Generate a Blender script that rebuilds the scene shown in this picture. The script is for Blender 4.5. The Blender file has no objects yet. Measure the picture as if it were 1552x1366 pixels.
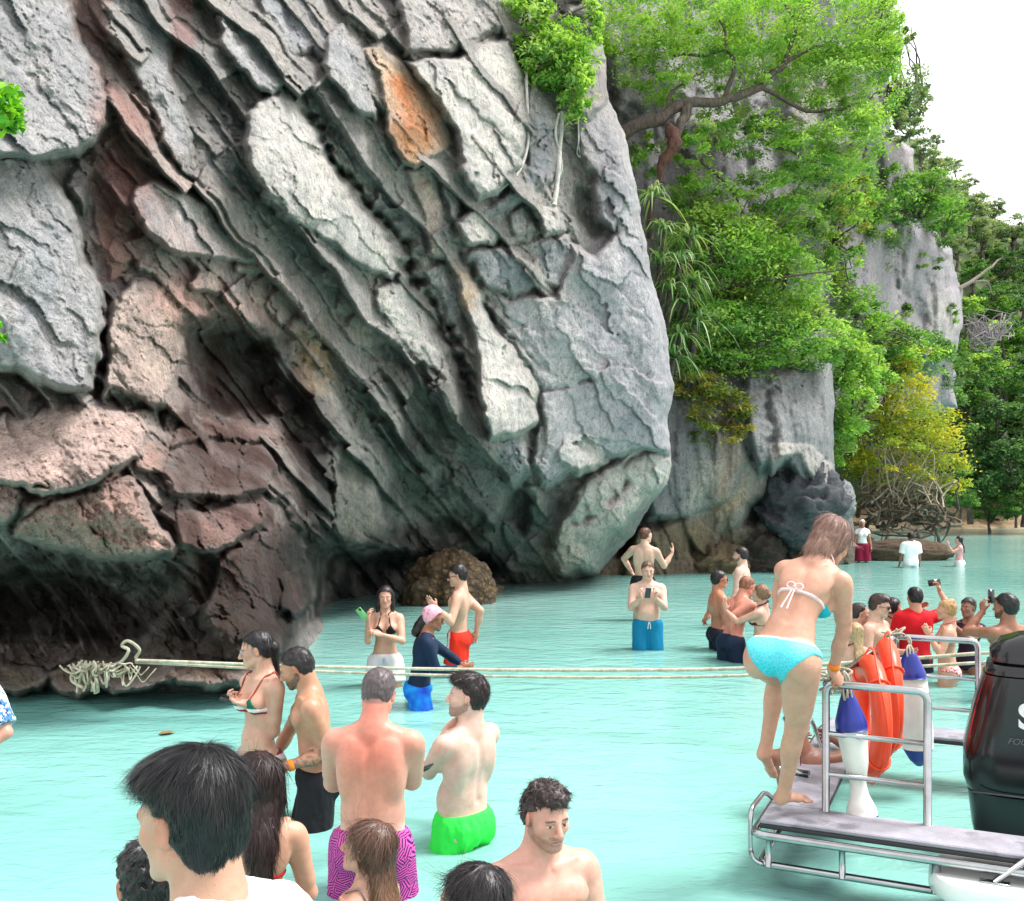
import bpy, math, random
import numpy as np
from mathutils import Vector, Matrix

# ---------------------------------------------------------------- camera, sky, sun, exposure
F = 1500.0          # focal length in photo pixels (photo is 1552 x 1366)
CX, HY = 776.0, 746.0   # centre column, horizon row
CAMZ = 2.1
SC = bpy.context.scene
COL = SC.collection
cam_d = bpy.data.cameras.new("camera")
cam = bpy.data.objects.new("camera", cam_d)
COL.objects.link(cam)
cam.location = (0, 0, CAMZ)
cam.rotation_euler = (math.radians(90), 0, 0)
cam_d.sensor_width = 36.0
cam_d.lens = F / 1552.0 * 36.0
cam_d.shift_y = (HY - 683.0) / 1552.0
cam_d.clip_start = 0.05
cam_d.clip_end = 2000
SC.camera = cam

SUN_AZ, SUN_EL = math.radians(84), math.radians(60)   # azimuth from +Y towards +X
world = bpy.data.worlds.new("World")
SC.world = world
world.use_nodes = True
wn = world.node_tree
wn.nodes.clear()
w_out = wn.nodes.new("ShaderNodeOutputWorld")
w_bg = wn.nodes.new("ShaderNodeBackground")
w_sky = wn.nodes.new("ShaderNodeTexSky")
w_sky.sky_type = 'NISHITA'
w_sky.sun_disc = False
w_sky.sun_elevation = SUN_EL
w_sky.sun_rotation = SUN_AZ
w_sky.air_density = 1.0
w_sky.dust_density = 1.0
w_hsv = wn.nodes.new("ShaderNodeHueSaturation")
w_hsv.inputs['Saturation'].default_value = 0.35
wn.links.new(w_sky.outputs[0], w_hsv.inputs['Color'])
w_mix = wn.nodes.new("ShaderNodeMix")           # thin even cloud over the blue
w_mix.data_type = 'RGBA'
w_mix.inputs[0].default_value = 0.8
wn.links.new(w_hsv.outputs[0], w_mix.inputs[6])
w_mix.inputs[7].default_value = (7.12, 7.1, 7.15, 1)
wn.links.new(w_mix.outputs[2], w_bg.inputs[0])
w_bg.inputs[1].default_value = 0.12
wn.links.new(w_bg.outputs[0], w_out.inputs[0])

sun_d = bpy.data.lights.new("sun", 'SUN')
sun_d.energy = 3.0
sun_d.angle = math.radians(24)
sun_d.color = (1.0, 0.985, 0.955)
sun = bpy.data.objects.new("sun", sun_d)
COL.objects.link(sun)
sdir = Vector((math.sin(SUN_AZ) * math.cos(SUN_EL), math.cos(SUN_AZ) * math.cos(SUN_EL), math.sin(SUN_EL)))
sun.rotation_euler = sdir.to_track_quat('Z', 'Y').to_euler()
sun.location = (0, 0, 40)

SC.render.engine = 'CYCLES'
SC.cycles.use_denoising = True
SC.cycles.max_bounces = 6
SC.cycles.transparent_max_bounces = 12
SC.cycles.caustics_reflective = False
SC.cycles.caustics_refractive = False
SC.view_settings.view_transform = 'Standard'
SC.view_settings.look = 'None'
SC.view_settings.gamma = 1.0
SC.view_settings.exposure = 1.12

# ---------------------------------------------------------------- helpers
def at(px, py, d):
    """photo pixel + distance -> world point"""
    return np.array([(px - CX) / F * d, d, CAMZ - (py - HY) / F * d])

def on_water(py):
    return F * CAMZ / (py - HY)

def srgb(r, g, b):
    def f(c):
        c /= 255.0
        return c / 12.92 if c <= 0.04045 else ((c + 0.055) / 1.055) ** 2.4
    return (f(r), f(g), f(b))

def mesh_np(name, verts, faces, smooth=True, col=None, mat=None, attr=None):
    """verts (n,3); faces = (m,3) or (m,4) array, or a list of such arrays"""
    verts = np.asarray(verts, dtype=np.float32)
    fl = faces if isinstance(faces, list) else [faces]
    fl = [np.asarray(f, dtype=np.int32) for f in fl if len(f)]
    me = bpy.data.meshes.new(name)
    me.vertices.add(len(verts))
    me.vertices.foreach_set("co", verts.ravel())
    loops = np.concatenate([f.ravel() for f in fl])
    tot = np.concatenate([np.full(len(f), f.shape[1], dtype=np.int32) for f in fl])
    start = np.concatenate([[0], np.cumsum(tot)[:-1]]).astype(np.int32)
    me.loops.add(len(loops))
    me.loops.foreach_set("vertex_index", loops)
    me.polygons.add(len(tot))
    me.polygons.foreach_set("loop_start", start)
    me.polygons.foreach_set("loop_total", tot)
    me.polygons.foreach_set("use_smooth", np.full(len(tot), smooth, dtype=bool))
    me.update(calc_edges=True)
    me.validate()
    if col is not None:
        a = me.color_attributes.new("Col", 'FLOAT_COLOR', 'POINT')
        c = np.ones((len(verts), 4), dtype=np.float32)
        c[:, :3] = col
        a.data.foreach_set("color", c.ravel())
    if attr:
        for k, v in attr.items():
            a = me.attributes.new(k, 'FLOAT', 'POINT')
            a.data.foreach_set("value", np.asarray(v, dtype=np.float32))
    if mat is not None:
        me.materials.append(mat)
    return me

def link(name, me, parent=None, loc=(0, 0, 0), rotz=0.0, label=None, cat=None, group=None, kind=None):
    o = bpy.data.objects.new(name, me)
    COL.objects.link(o)
    o.location = loc
    o.rotation_euler = (0, 0, rotz)
    if parent is not None:
        o.parent = parent
    if label: o["label"] = label
    if cat: o["category"] = cat
    if group: o["group"] = group
    if kind: o["kind"] = kind
    return o

class MB:
    """collects boxes, tubes, lathes into one mesh"""
    def __init__(s):
        s.v, s.q, s.t, s.n = [], [], [], 0
    def add(s, v, q=None, t=None):
        v = np.asarray(v, dtype=float).reshape(-1, 3)
        if q is not None and len(q): s.q.append(np.asarray(q, dtype=int) + s.n)
        if t is not None and len(t): s.t.append(np.asarray(t, dtype=int) + s.n)
        s.v.append(v); s.n += len(v)
        return s
    def grid(s, P, closed_u=False, closed_v=False):
        P = np.asarray(P, dtype=float)
        n, m = P.shape[:2]
        i = np.arange(n if closed_u else n - 1)
        j = np.arange(m if closed_v else m - 1)
        I, J = np.meshgrid(i, j, indexing='ij')
        I2, J2 = (I + 1) % n, (J + 1) % m
        q = np.stack([I * m + J, I2 * m + J, I2 * m + J2, I * m + J2], -1).reshape(-1, 4)
        return s.add(P.reshape(-1, 3), q)
    def tube(s, pts, r, n=8, cap=True, closed=False):
        P = np.asarray(pts, dtype=float)
        k = len(P)
        r = np.broadcast_to(np.asarray(r, dtype=float), (k,))
        if closed:
            T = np.roll(P, -1, 0) - np.roll(P, 1, 0)
        else:
            T = np.gradient(P, axis=0)
        T /= np.linalg.norm(T, axis=1)[:, None] + 1e-9
        ref = np.array([0, 0, 1.0]) if abs(T[0, 2]) < 0.9 else np.array([1.0, 0, 0])
        N = np.cross(T[0], ref); N /= np.linalg.norm(N)
        rings = []
        a = np.linspace(0, 2 * np.pi, n, endpoint=False)
        for i in range(k):
            N = N - T[i] * np.dot(N, T[i]); N /= np.linalg.norm(N) + 1e-9
            B = np.cross(T[i], N)
            rings.append(P[i] + r[i] * (np.cos(a)[:, None] * N + np.sin(a)[:, None] * B))
        base = s.n
        s.grid(np.array(rings), closed_u=closed, closed_v=True)
        if cap and not closed:
            for idx, rev in ((0, True), (k - 1, False)):
                c = P[idx]
                ring = np.arange(n) + base + idx * n
                s.v.append(c.reshape(1, 3)); ci = s.n; s.n += 1
                nx = np.roll(ring, -1)
                tri = np.stack([np.full(n, ci), nx, ring] if rev else [np.full(n, ci), ring, nx], -1)
                s.t.append(tri)
        return s
    def box(s, c, size, rot=None, bev=0.0):
        c = np.asarray(c, float); h = np.asarray(size, float) / 2
        b = min(bev, h.min() * 0.9)
        if b <= 0:
            V = np.array([[x, y, z] for x in (-1, 1) for y in (-1, 1) for z in (-1, 1)], float) * h
            Q = [[0, 1, 3, 2], [4, 6, 7, 5], [0, 4, 5, 1], [2, 3, 7, 6], [0, 2, 6, 4], [1, 5, 7, 3]]
            T = None
        else:
            V, idx = [], {}
            for x in (-1, 1):
                for y in (-1, 1):
                    for z in (-1, 1):
                        sg = np.array([x, y, z], float)
                        for ax in range(3):
                            p = sg * (h - b); p[ax] = sg[ax] * h[ax]
                            idx[(x, y, z, ax)] = len(V); V.append(p)
            V = np.array(V)
            Q, T = [], []
            for ax in range(3):
                o1, o2 = [(1, 2), (2, 0), (0, 1)][ax]
                for sg in (-1, 1):
                    f = []
                    for (a_, b_) in ((-1, -1), (1, -1), (1, 1), (-1, 1)):
                        k = [0, 0, 0]; k[ax] = sg; k[o1] = a_; k[o2] = b_
                        f.append(idx[(*k, ax)])
                    Q.append(f if sg > 0 else f[::-1])
            for ax in range(3):
                o1, o2 = [(1, 2), (2, 0), (0, 1)][ax]
                for s1 in (-1, 1):
                    for s2 in (-1, 1):
                        k0 = [0, 0, 0]; k0[ax] = -1; k0[o1] = s1; k0[o2] = s2
                        k1 = list(k0); k1[ax] = 1
                        f = [idx[(*k0, o1)], idx[(*k1, o1)], idx[(*k1, o2)], idx[(*k0, o2)]]
                        Q.append(f if s1 * s2 < 0 else f[::-1])
            for x in (-1, 1):
                for y in (-1, 1):
                    for z in (-1, 1):
                        f = [idx[(x, y, z, 0)], idx[(x, y, z, 1)], idx[(x, y, z, 2)]]
                        T.append(f if x * y * z > 0 else f[::-1])
        if rot is not None:
            V = V @ np.asarray(rot).T
        return s.add(V + c, Q, T)
    def lathe(s, prof, c=(0, 0, 0), n=16, rot=None, cap=True):
        """prof: list of (r, z) from one end to the other"""
        a = np.linspace(0, 2 * np.pi, n, endpoint=False)
        P = np.array([[[r * math.cos(t), r * math.sin(t), z] for t in a] for r, z in prof])
        if rot is not None: P = P @ np.asarray(rot).T
        return s.grid(P + np.asarray(c), closed_v=True)
    def mesh(s, name, mat=None, smooth=True, col=None):
        fl = []
        if s.q: fl.append(np.concatenate(s.q))
        if s.t: fl.append(np.concatenate(s.t))
        return mesh_np(name, np.concatenate(s.v), fl, smooth, col, mat)

def rot_xyz(rx, ry, rz):
    cx, sx, cy, sy, cz, sz = math.cos(rx), math.sin(rx), math.cos(ry), math.sin(ry), math.cos(rz), math.sin(rz)
    X = np.array([[1, 0, 0], [0, cx, -sx], [0, sx, cx]])
    Y = np.array([[cy, 0, sy], [0, 1, 0], [-sy, 0, cy]])
    Z = np.array([[cz, -sz, 0], [sz, cz, 0], [0, 0, 1]])
    return Z @ Y @ X

def rot_to(d):
    """matrix whose z axis points along d"""
    d = np.asarray(d, float); d = d / np.linalg.norm(d)
    u = np.array([1.0, 0, 0]) if abs(d[0]) < 0.9 else np.array([0, 1.0, 0])
    x = np.cross(u, d); x /= np.linalg.norm(x)
    return np.stack([x, np.cross(d, x), d], 1)

# ---- numpy gradient noise
_rs = np.random.RandomState(7)
_perm = _rs.permutation(256)
_perm = np.concatenate([_perm, _perm, _perm])
_g = _rs.normal(size=(256, 3)); _g /= np.linalg.norm(_g, axis=1)[:, None]
_g = _g.astype(np.float32)
def noise3(P):
    P = np.asarray(P, dtype=np.float32)
    I = np.floor(P).astype(np.int32)
    f = P - I
    I &= 255
    u = f * f * f * (f * (f * 6 - 15) + 10)
    out = 0
    for dx in (0, 1):
        wx = u[..., 0] if dx else 1 - u[..., 0]
        for dy in (0, 1):
            wy = u[..., 1] if dy else 1 - u[..., 1]
            for dz in (0, 1):
                wz = u[..., 2] if dz else 1 - u[..., 2]
                h = _perm[_perm[_perm[I[..., 0] + dx] + I[..., 1] + dy] + I[..., 2] + dz]
                g = _g[h]
                dot = g[..., 0] * (f[..., 0] - dx) + g[..., 1] * (f[..., 1] - dy) + g[..., 2] * (f[..., 2] - dz)
                out = out + wx * wy * wz * dot
    return out * 1.5
def fbm(P, oct=4, ridged=False, gain=0.5):
    P = np.asarray(P, dtype=np.float32)
    s, a, tot = 0, 1.0, 0
    for i in range(oct):
        n = noise3(P + 17.3 * i)
        s = s + a * ((1 - 2 * np.abs(n)) if ridged else n)
        tot += a; a *= gain; P = P * 2.03
    return s / tot

def coarse(fn, P, k, *a):
    """evaluate a smooth field on every k-th grid point of P (n,m,3) and upsample"""
    n, m = P.shape[:2]
    i = np.unique(np.concatenate([np.arange(0, n, k), [n - 1]])); j = np.unique(np.concatenate([np.arange(0, m, k), [m - 1]]))
    G = fn(P[np.ix_(i, j)], *a)
    def wt(idx, N):
        t = np.arange(N); k0 = np.clip(np.searchsorted(idx, t, 'right') - 1, 0, len(idx) - 2)
        return k0, ((t - idx[k0]) / (idx[k0 + 1] - idx[k0])).astype(np.float32)
    a0, fa = wt(i, n); b0, fb = wt(j, m)
    R = G[a0] * (1 - fa)[:, None] + G[a0 + 1] * fa[:, None]
    return R[:, b0] * (1 - fb) + R[:, b0 + 1] * fb
def facets(U, V, seed, tilt=1.0, off=1.0):
    """broken-rock facets: each Worley cell is a randomly tilted plane"""
    I, J = np.floor(U).astype(int), np.floor(V).astype(int)
    best = np.full(U.shape, 1e9, np.float32); sec = best.copy(); val = np.zeros(U.shape, np.float32)
    for di in (-1, 0, 1):
        for dj in (-1, 0, 1):
            a, b = I + di, J + dj
            h = _perm[(_perm[(a + seed) & 255] + b + seed * 3) & 255]
            g = _g[h]; g2 = _g[(h + 91) & 255]
            cu, cv = a + 0.5 + 0.7 * g[..., 0], b + 0.5 + 0.7 * g[..., 1]
            du, dv = U - cu, V - cv
            d = du * du + dv * dv
            z = off * g[..., 2] + tilt * (g2[..., 0] * du + g2[..., 1] * dv)
            w = d < best
            sec = np.where(w, best, np.minimum(sec, d))
            val = np.where(w, z, val); best = np.where(w, d, best)
    return val, np.sqrt(sec) - np.sqrt(best)
def domes(U, V, seed, tilt=0.8, q=0.9):
    """continuous lumps that meet in sharp creases (upper envelope of tilted domes)"""
    I, J = np.floor(U).astype(int), np.floor(V).astype(int)
    val = np.full(U.shape, -9, np.float32)
    for di in (-1, 0, 1):
        for dj in (-1, 0, 1):
            a, b = I + di, J + dj
            h = _perm[(_perm[(a + seed) & 255] + b + seed * 5) & 255]
            g = _g[h]; g2 = _g[(h + 57) & 255]
            du, dv = U - (a + 0.5 + 0.7 * g[..., 0]), V - (b + 0.5 + 0.7 * g[..., 1])
            val = np.maximum(val, 0.55 * g[..., 2] + tilt * (g2[..., 0] * du + g2[..., 1] * dv) - q * (du * du + dv * dv))
    return val
# ---- materials
class NT:
    def __init__(s, name):
        s.m = bpy.data.materials.new(name); s.m.use_nodes = True
        s.t = s.m.node_tree; s.t.nodes.clear()
        s.out = s.n("ShaderNodeOutputMaterial")
    def n(s, typ, **kw):
        nd = s.t.nodes.new(typ)
        for k, v in kw.items():
            if k.startswith("_"): setattr(nd, k[1:], v)
            else:
                inp = nd.inputs[int(k[1:])] if k[0] == 'i' and k[1:].isdigit() else nd.inputs[k.replace("__", " ")]
                if hasattr(v, "is_output") or isinstance(v, bpy.types.NodeSocket): s.t.links.new(v, inp)
                else:
                    if isinstance(v, tuple) and len(v) == 3 and inp.type == 'RGBA': v = (*v, 1)
                    inp.default_value = v
        return nd
    def l(s, a, b): s.t.links.new(a, b)
    def coords(s, kind="Object", scale=(1, 1, 1)):
        tc = s.n("ShaderNodeTexCoord")
        mp = s.n("ShaderNodeMapping")
        s.l(tc.outputs[kind], mp.inputs[0]); mp.inputs['Scale'].default_value = scale
        return mp.outputs[0]
    def noise(s, vec, scale, detail=4, rough=0.6, dist=0.0):
        nd = s.n("ShaderNodeTexNoise"); s.l(vec, nd.inputs['Vector'])
        nd.inputs['Scale'].default_value = scale; nd.inputs['Detail'].default_value = detail
        nd.inputs['Roughness'].default_value = rough; nd.inputs['Distortion'].default_value = dist
        return nd.outputs[0]
    def ramp(s, fac, stops, interp='LINEAR'):
        nd = s.n("ShaderNodeValToRGB"); s.l(fac, nd.inputs[0])
        cr = nd.color_ramp; cr.interpolation = interp
        while len(cr.elements) < len(stops): cr.elements.new(0.5)
        for e, (p, c) in zip(cr.elements, stops):
            e.position = p; e.color = (*c, 1) if len(c) == 3 else c
        return nd.outputs[0]
    def mix(s, fac, a, b, mode='MIX'):
        nd = s.n("ShaderNodeMix"); nd.data_type = 'RGBA'; nd.blend_type = mode
        for v, i in ((fac, 0), (a, 6), (b, 7)):
            if isinstance(v, bpy.types.NodeSocket): s.l(v, nd.inputs[i])
            elif i == 0: nd.inputs[0].default_value = v
            else: nd.inputs[i].default_value = (*v, 1)
        return nd.outputs[2]
    def math(s, op, a, b=0.0):
        nd = s.n("ShaderNodeMath"); nd.operation = op
        for v, i in ((a, 0), (b, 1)):
            if isinstance(v, bpy.types.NodeSocket): s.l(v, nd.inputs[i])
            else: nd.inputs[i].default_value = v
        return nd.outputs[0]
    def bump(s, h, strength=0.5, dist=0.02, nrm=None):
        nd = s.n("ShaderNodeBump"); s.l(h, nd.inputs['Height'])
        nd.inputs['Strength'].default_value = strength; nd.inputs['Distance'].default_value = dist
        if nrm is not None: s.l(nrm, nd.inputs['Normal'])
        return nd.outputs[0]
    def pbr(s, color, rough=0.6, metal=0.0, normal=None, sss=0.0, spec=0.5, **kw):
        p = s.n("ShaderNodeBsdfPrincipled")
        for v, k in ((color, 'Base Color'), (rough, 'Roughness'), (metal, 'Metallic'), (spec, 'Specular IOR Level')):
            if isinstance(v, bpy.types.NodeSocket): s.l(v, p.inputs[k])
            else: p.inputs[k].default_value = (*v, 1) if isinstance(v, tuple) and len(v) == 3 else v
        if sss:
            p.inputs['Subsurface Weight'].default_value = sss
            p.inputs['Subsurface Radius'].default_value = (1.0, 0.35, 0.2)
            p.inputs['Subsurface Scale'].default_value = 0.012
        for k, v in kw.items():
            p.inputs[k.replace("__", " ")].default_value = v
        if normal is not None: s.l(normal, p.inputs['Normal'])
        s.l(p.outputs[0], s.out.inputs[0])
        s.p = p
        return s.m

def simple_mat(name, color, rough=0.5, metal=0.0, var=0.08, scale=30.0, bump=0.0, spec=0.5, **kw):
    t = NT(name)
    v = t.coords()
    nz = t.noise(v, scale, 3)
    lo = tuple(c * (1 - var) for c in color); hi = tuple(min(1, c * (1 + var)) for c in color)
    c = t.ramp(nz, [(0.3, lo), (0.7, hi)])
    nrm = t.bump(nz, bump, 0.005) if bump else None
    return t.pbr(c, rough, metal, nrm, 0.0, spec, **kw)

def vcol_mat(name, rough=0.6, bump=0.0, scale=40, sss=0.0, spec=0.4, var=0.12, detail=4):
    t = NT(name)
    a = t.n("ShaderNodeVertexColor", _layer_name="Col").outputs[0]
    v = t.coords()
    nz = t.noise(v, scale, detail)
    c = t.mix(1.0, a, t.ramp(nz, [(0.25, (1 - var,) * 3), (0.75, (1 + var * 0.6,) * 3)]), 'MULTIPLY')
    nrm = t.bump(nz, bump, 0.004) if bump else None
    return t.pbr(c, rough, 0.0, nrm, sss, spec)
# ---------------------------------------------------------------- rock relief tools
def tps(pts, X, Y):
    """thin-plate spline through (px, py, value)"""
    P = np.array(pts, float)
    n = len(P)
    s = 300.0
    x, y, v = P[:, 0] / s, P[:, 1] / s, P[:, 2]
    def U(r2): return r2 * np.log(r2 + 1e-9)
    A = np.zeros((n + 3, n + 3))
    A[:n, :n] = U((x[:, None] - x) ** 2 + (y[:, None] - y) ** 2) + np.eye(n) * 0.02
    A[:n, n] = 1; A[:n, n + 1] = x; A[:n, n + 2] = y
    A[n:, :n] = A[:n, n:].T
    w = np.linalg.solve(A, np.concatenate([v, [0, 0, 0]]))
    xs, ys = X / s, Y / s
    out = w[n] + w[n + 1] * xs + w[n + 2] * ys
    for i in range(n):
        out = out + w[i] * U((xs - x[i]) ** 2 + (ys - y[i]) ** 2)
    return out

def poly_sd(poly, X, Y):
    """signed distance in px, positive inside"""
    p = np.array(poly, float)
    best = np.full(X.shape, 1e9)
    ins = np.zeros(X.shape, bool)
    for i in range(len(p)):
        a, b = p[i], p[(i + 1) % len(p)]
        ex, ey = b - a
        wx, wy = X - a[0], Y - a[1]
        t = np.clip((wx * ex + wy * ey) / (ex * ex + ey * ey + 1e-9), 0, 1)
        best = np.minimum(best, (wx - ex * t) ** 2 + (wy - ey * t) ** 2)
        c = (a[1] > Y) != (b[1] > Y)
        ins ^= c & (X < ex * (Y - a[1]) / (ey + 1e-12) + a[0])
    return np.where(ins, 1, -1) * np.sqrt(best)

def line_d(pts, X, Y):
    best = np.full(X.shape, 1e9)
    for a, b in zip(pts[:-1], pts[1:]):
        ex, ey = b[0] - a[0], b[1] - a[1]
        wx, wy = X - a[0], Y - a[1]
        t = np.clip((wx * ex + wy * ey) / (ex * ex + ey * ey + 1e-9), 0, 1)
        best = np.minimum(best, (wx - ex * t) ** 2 + (wy - ey * t) ** 2)
    return np.sqrt(best)

def relief(name, outline, ctrl, blocks, cuts, cracks, tints, step, base_col, mat, seed=0.0,
           rim=45.0, rim_d=2.0, warp=9.0, detail=1.0, fold=0.0, skirt=6.0, dip=50.0, base_rel=0.0, edge=0.6, smooth=(), saw=(), block_edge=9.0, **tag):
    o = np.array(outline, float)
    x0, y0 = o.min(0); x1, y1 = o.max(0)
    xs = np.arange(x0, x1 + step, step); ys = np.arange(y0, y1 + step, step)
    X, Y = np.meshgrid(xs, ys, indexing='ij')
    Q = np.stack([X / 90.0, Y / 90.0, np.full(X.shape, seed + 3.1)], -1)
    wx = coarse(fbm, Q, 2, 4, False, 0.6) * warp * 2.4; wy = coarse(fbm, Q + 31.7, 2, 4, False, 0.6) * warp * 2.4
    hf = noise3(Q * 6.3 + 3); hg = noise3(Q * 6.3 + 23)
    wx = wx + hf * warp * 0.3; wy = wy + hg * warp * 0.3
    Xw, Yw = X + wx, Y + wy
    D = coarse(lambda G: tps(ctrl, G[..., 0], G[..., 1]), np.stack([X, Y, X], -1), 8)
    rel = np.full(X.shape, base_rel)
    ca, sa = math.cos(math.radians(dip)), math.sin(math.radians(dip))
    if len(saw):
        lowq = coarse(fbm, Q * 0.55 + 71, 3, 3)
        Tt = (-X * sa + Y * ca) + 26 * lowq + 0.4 * wx; Ss = X * ca + Y * sa + 40 * coarse(fbm, Q * 0.6 + 11, 3, 3)
        for per, amp_, poly in saw:
            mk = np.clip(coarse(lambda G: poly_sd(poly, G[..., 0], G[..., 1]), np.stack([X, Y, X], -1), 4) / 40 + 0.5, 0, 1)
            jig = _g[_perm[np.floor(Ss / (per * 5.5)).astype(int) & 255]][..., 0] * 0.6
            ph = Tt / per + jig
            n_ = np.floor(ph).astype(int); fr = ph - n_
            ra = 0.35 + 0.9 * np.abs(_g[_perm[(_perm[n_ & 255] + np.floor(Ss / (per * 3.8) + 0.37 * n_).astype(int)) & 255]][..., 1])
            rel = rel + mk * amp_ * ra * np.where(fr < 0.9, fr / 0.9, (1 - fr) / 0.1)
    C = np.empty(X.shape + (3,)); C[:] = base_col
    own = np.zeros(X.shape)
    for b in blocks:
        poly, h, w = b[0], b[1], b[2]
        gx, gy = b[3] if len(b) > 3 and b[3] else (0, 0)
        col = b[4] if len(b) > 4 else None
        pp = np.array(poly, float); mg = 30
        m = (X > pp[:, 0].min() - mg) & (X < pp[:, 0].max() + mg) & (Y > pp[:, 1].min() - mg) & (Y < pp[:, 1].max() + mg)
        if not m.any(): continue
        sd = poly_sd(poly, Xw[m], Yw[m]) + 5.0
        c = pp.mean(0)
        down = c[0] < 165 or c[0] > 845 or c[1] > 600
        vx, vy = (0.0, 1.0) if down else (-sa, ca)
        sp_ = (pp[:, 0] - c[0]) * vx + (pp[:, 1] - c[1]) * vy
        rmp = np.clip(((X[m] - c[0]) * vx + (Y[m] - c[1]) * vy - sp_.min()) / (sp_.max() - sp_.min() + 1e-6), 0, 1)
        t = np.clip(sd / (block_edge + 0.12 * w), 0, 1)
        f = t * (1.6 - 0.6 * t)
        r = (h * (0.42 + 0.58 * rmp) + 0.5 * gx * (X[m] - c[0]) / 100) * f
        r = np.where(sd > 0, r, -9)
        cur = rel[m]
        win = r > cur
        rel[m] = np.where(win, r, cur)
        if col is not None:
            k = np.clip(sd / 30 + 0.1, 0, 1)[:, None] * win[:, None] * 0.8
            C[m] = C[m] * (1 - k) + np.array(col) * k
    for poly, h, w in cuts:
        sd = poly_sd(poly, Xw, Yw)
        t = np.clip(sd / w, 0, 1)
        rel -= h * (3 * t * t - 2 * t ** 3)
    for pts, dep, w in cracks:
        d = line_d(pts, X + wx * 1.2, Y + wy * 1.2)
        vary = np.clip(0.55 + 0.9 * hf + 0.5 * hg, 0.15, 1.3)
        rel -= dep * vary * np.exp(-(d / (w * (0.6 + 0.5 * vary))) ** 1.3)
    D = D - rel
    # round the outer rim away from the camera
    sdo = poly_sd(outline, X + wx * 0.5, Y + wy * 0.5)
    t = np.clip(sdo / rim, 0, 1)
    D = D + rim_d * (1 - np.sqrt(1 - (1 - t) ** 2))
    # 3-D detail: broken facets that follow the bedding, then lumps and grain
    Wp = np.stack([(X - CX) / F * D, D, CAMZ - (Y - HY) / F * D], -1).astype(np.float32)
    S = X * ca + Y * sa + wx * 1.5; T = -X * sa + Y * ca + wy * 1.5       # along / across the bedding
    pm = D / F                                                       # metres per pixel
    f1 = domes(S / 230, T / 56, 11 + int(seed), 1.0, 0.8)
    f1b, e1 = facets((S + f1 * 10) / 150, (T - f1 * 8) / 34, 17 + int(seed), 1.0, 0.35)
    f2 = domes((S + f1b * 12) / 72, (T + f1b * 8) / 20, 23 + int(seed), 1.0, 0.8)
    f2b, e2 = facets((S + f2 * 5) / 36, (T + f2 * 4) / 13, 29 + int(seed), 1.0, 0.5)
    f3, e3 = facets((S + f2b * 4) / 11, (T + f2b * 3) / 7, 37 + int(seed), 0.9, 0.6)
    lay = noise3(np.stack([S / 90, T / 7.0 + f1b, T * 0], -1))
    lump = coarse(fbm, Wp * 0.8 + seed + 50, 4, 3)
    med = fbm(Wp * 2.6 + seed, 4, True, 0.6)
    fin = fbm(Wp * 13 + seed, 3, True, 0.6)
    rough_k = np.clip(0.75 + 1.5 * coarse(fbm, Wp * 0.45 + seed + 90, 4, 2), 0.25, 1.4)   # smoother and rougher areas
    k_ = pm * 75
    for poly, fac in smooth:
        k = np.clip(coarse(lambda G: poly_sd(poly, G[..., 0], G[..., 1]), np.stack([X + wx, Y + wy, X], -1), 3) / 25 + 0.5, 0, 1)
        rough_k = rough_k * (1 - k * (1 - fac))
    D = D - detail * k_ * (0.24 * f1 + 0.16 * f1b + rough_k * (0.15 * f2 + 0.075 * f2b + 0.036 * f3 + 0.02 * lay)) - detail * (0.10 * lump + rough_k * (0.06 * med + 0.02 * fin))
    if fold: D = D - fold * fbm(np.stack([Wp[..., 0] * 3.0, Wp[..., 2] * 0.25, Wp[..., 1]], -1) + seed, 4)
    # slide rim vertices onto the outline so the silhouette is not stepped
    gxo, gyo = np.gradient(sdo, step)
    sh = np.where((sdo < 0) & (sdo > -1.5 * step), sdo, 0)
    X = X - sh * gxo; Y = Y - sh * gyo
    P = np.stack([(X - CX) / F * D, D, CAMZ - (Y - HY) / F * D], -1)
    # colour: authored tints, mostly mineral; cave and hollow ones also paint in shade
    mottle = np.clip(0.75 + 1.1 * coarse(fbm, Wp * 1.6 + seed + 5, 2, 4), 0, 1)
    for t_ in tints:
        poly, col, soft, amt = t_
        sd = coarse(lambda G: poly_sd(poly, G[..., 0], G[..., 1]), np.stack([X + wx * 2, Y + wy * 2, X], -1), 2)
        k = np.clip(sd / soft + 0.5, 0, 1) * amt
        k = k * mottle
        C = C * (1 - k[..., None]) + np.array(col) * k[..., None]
    keep = sdo > -step
    nx, ny = X.shape
    ids = np.arange(nx * ny).reshape(nx, ny)
    fm = keep[:-1, :-1] & keep[1:, :-1] & keep[1:, 1:] & keep[:-1, 1:]
    q = np.stack([ids[:-1, :-1], ids[:-1, 1:], ids[1:, 1:], ids[1:, :-1]], -1)[fm]
    # skirt: run the open rim back into the hill
    e = np.concatenate([q[:, [0, 1]], q[:, [1, 2]], q[:, [2, 3]], q[:, [3, 0]]])
    key = np.minimum(e[:, 0], e[:, 1]).astype(np.int64) * (nx * ny) + np.maximum(e[:, 0], e[:, 1])
    _, inv, cnt = np.unique(key, return_inverse=True, return_counts=True)
    be = e[cnt[inv] == 1]
    V = P.reshape(-1, 3); Cc = C.reshape(-1, 3)
    used, inv2 = np.unique(q.ravel(), return_inverse=True)
    q = inv2.reshape(-1, 4)
    lut = np.full(nx * ny, -1); lut[used] = np.arange(len(used))
    V, Cc = V[used], Cc[used]
    be = lut[be]
    bu, binv = np.unique(be.ravel(), return_inverse=True)
    binv = binv.reshape(-1, 2) + len(V)
    cen = V.mean(0)
    back = V[bu].copy()
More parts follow.
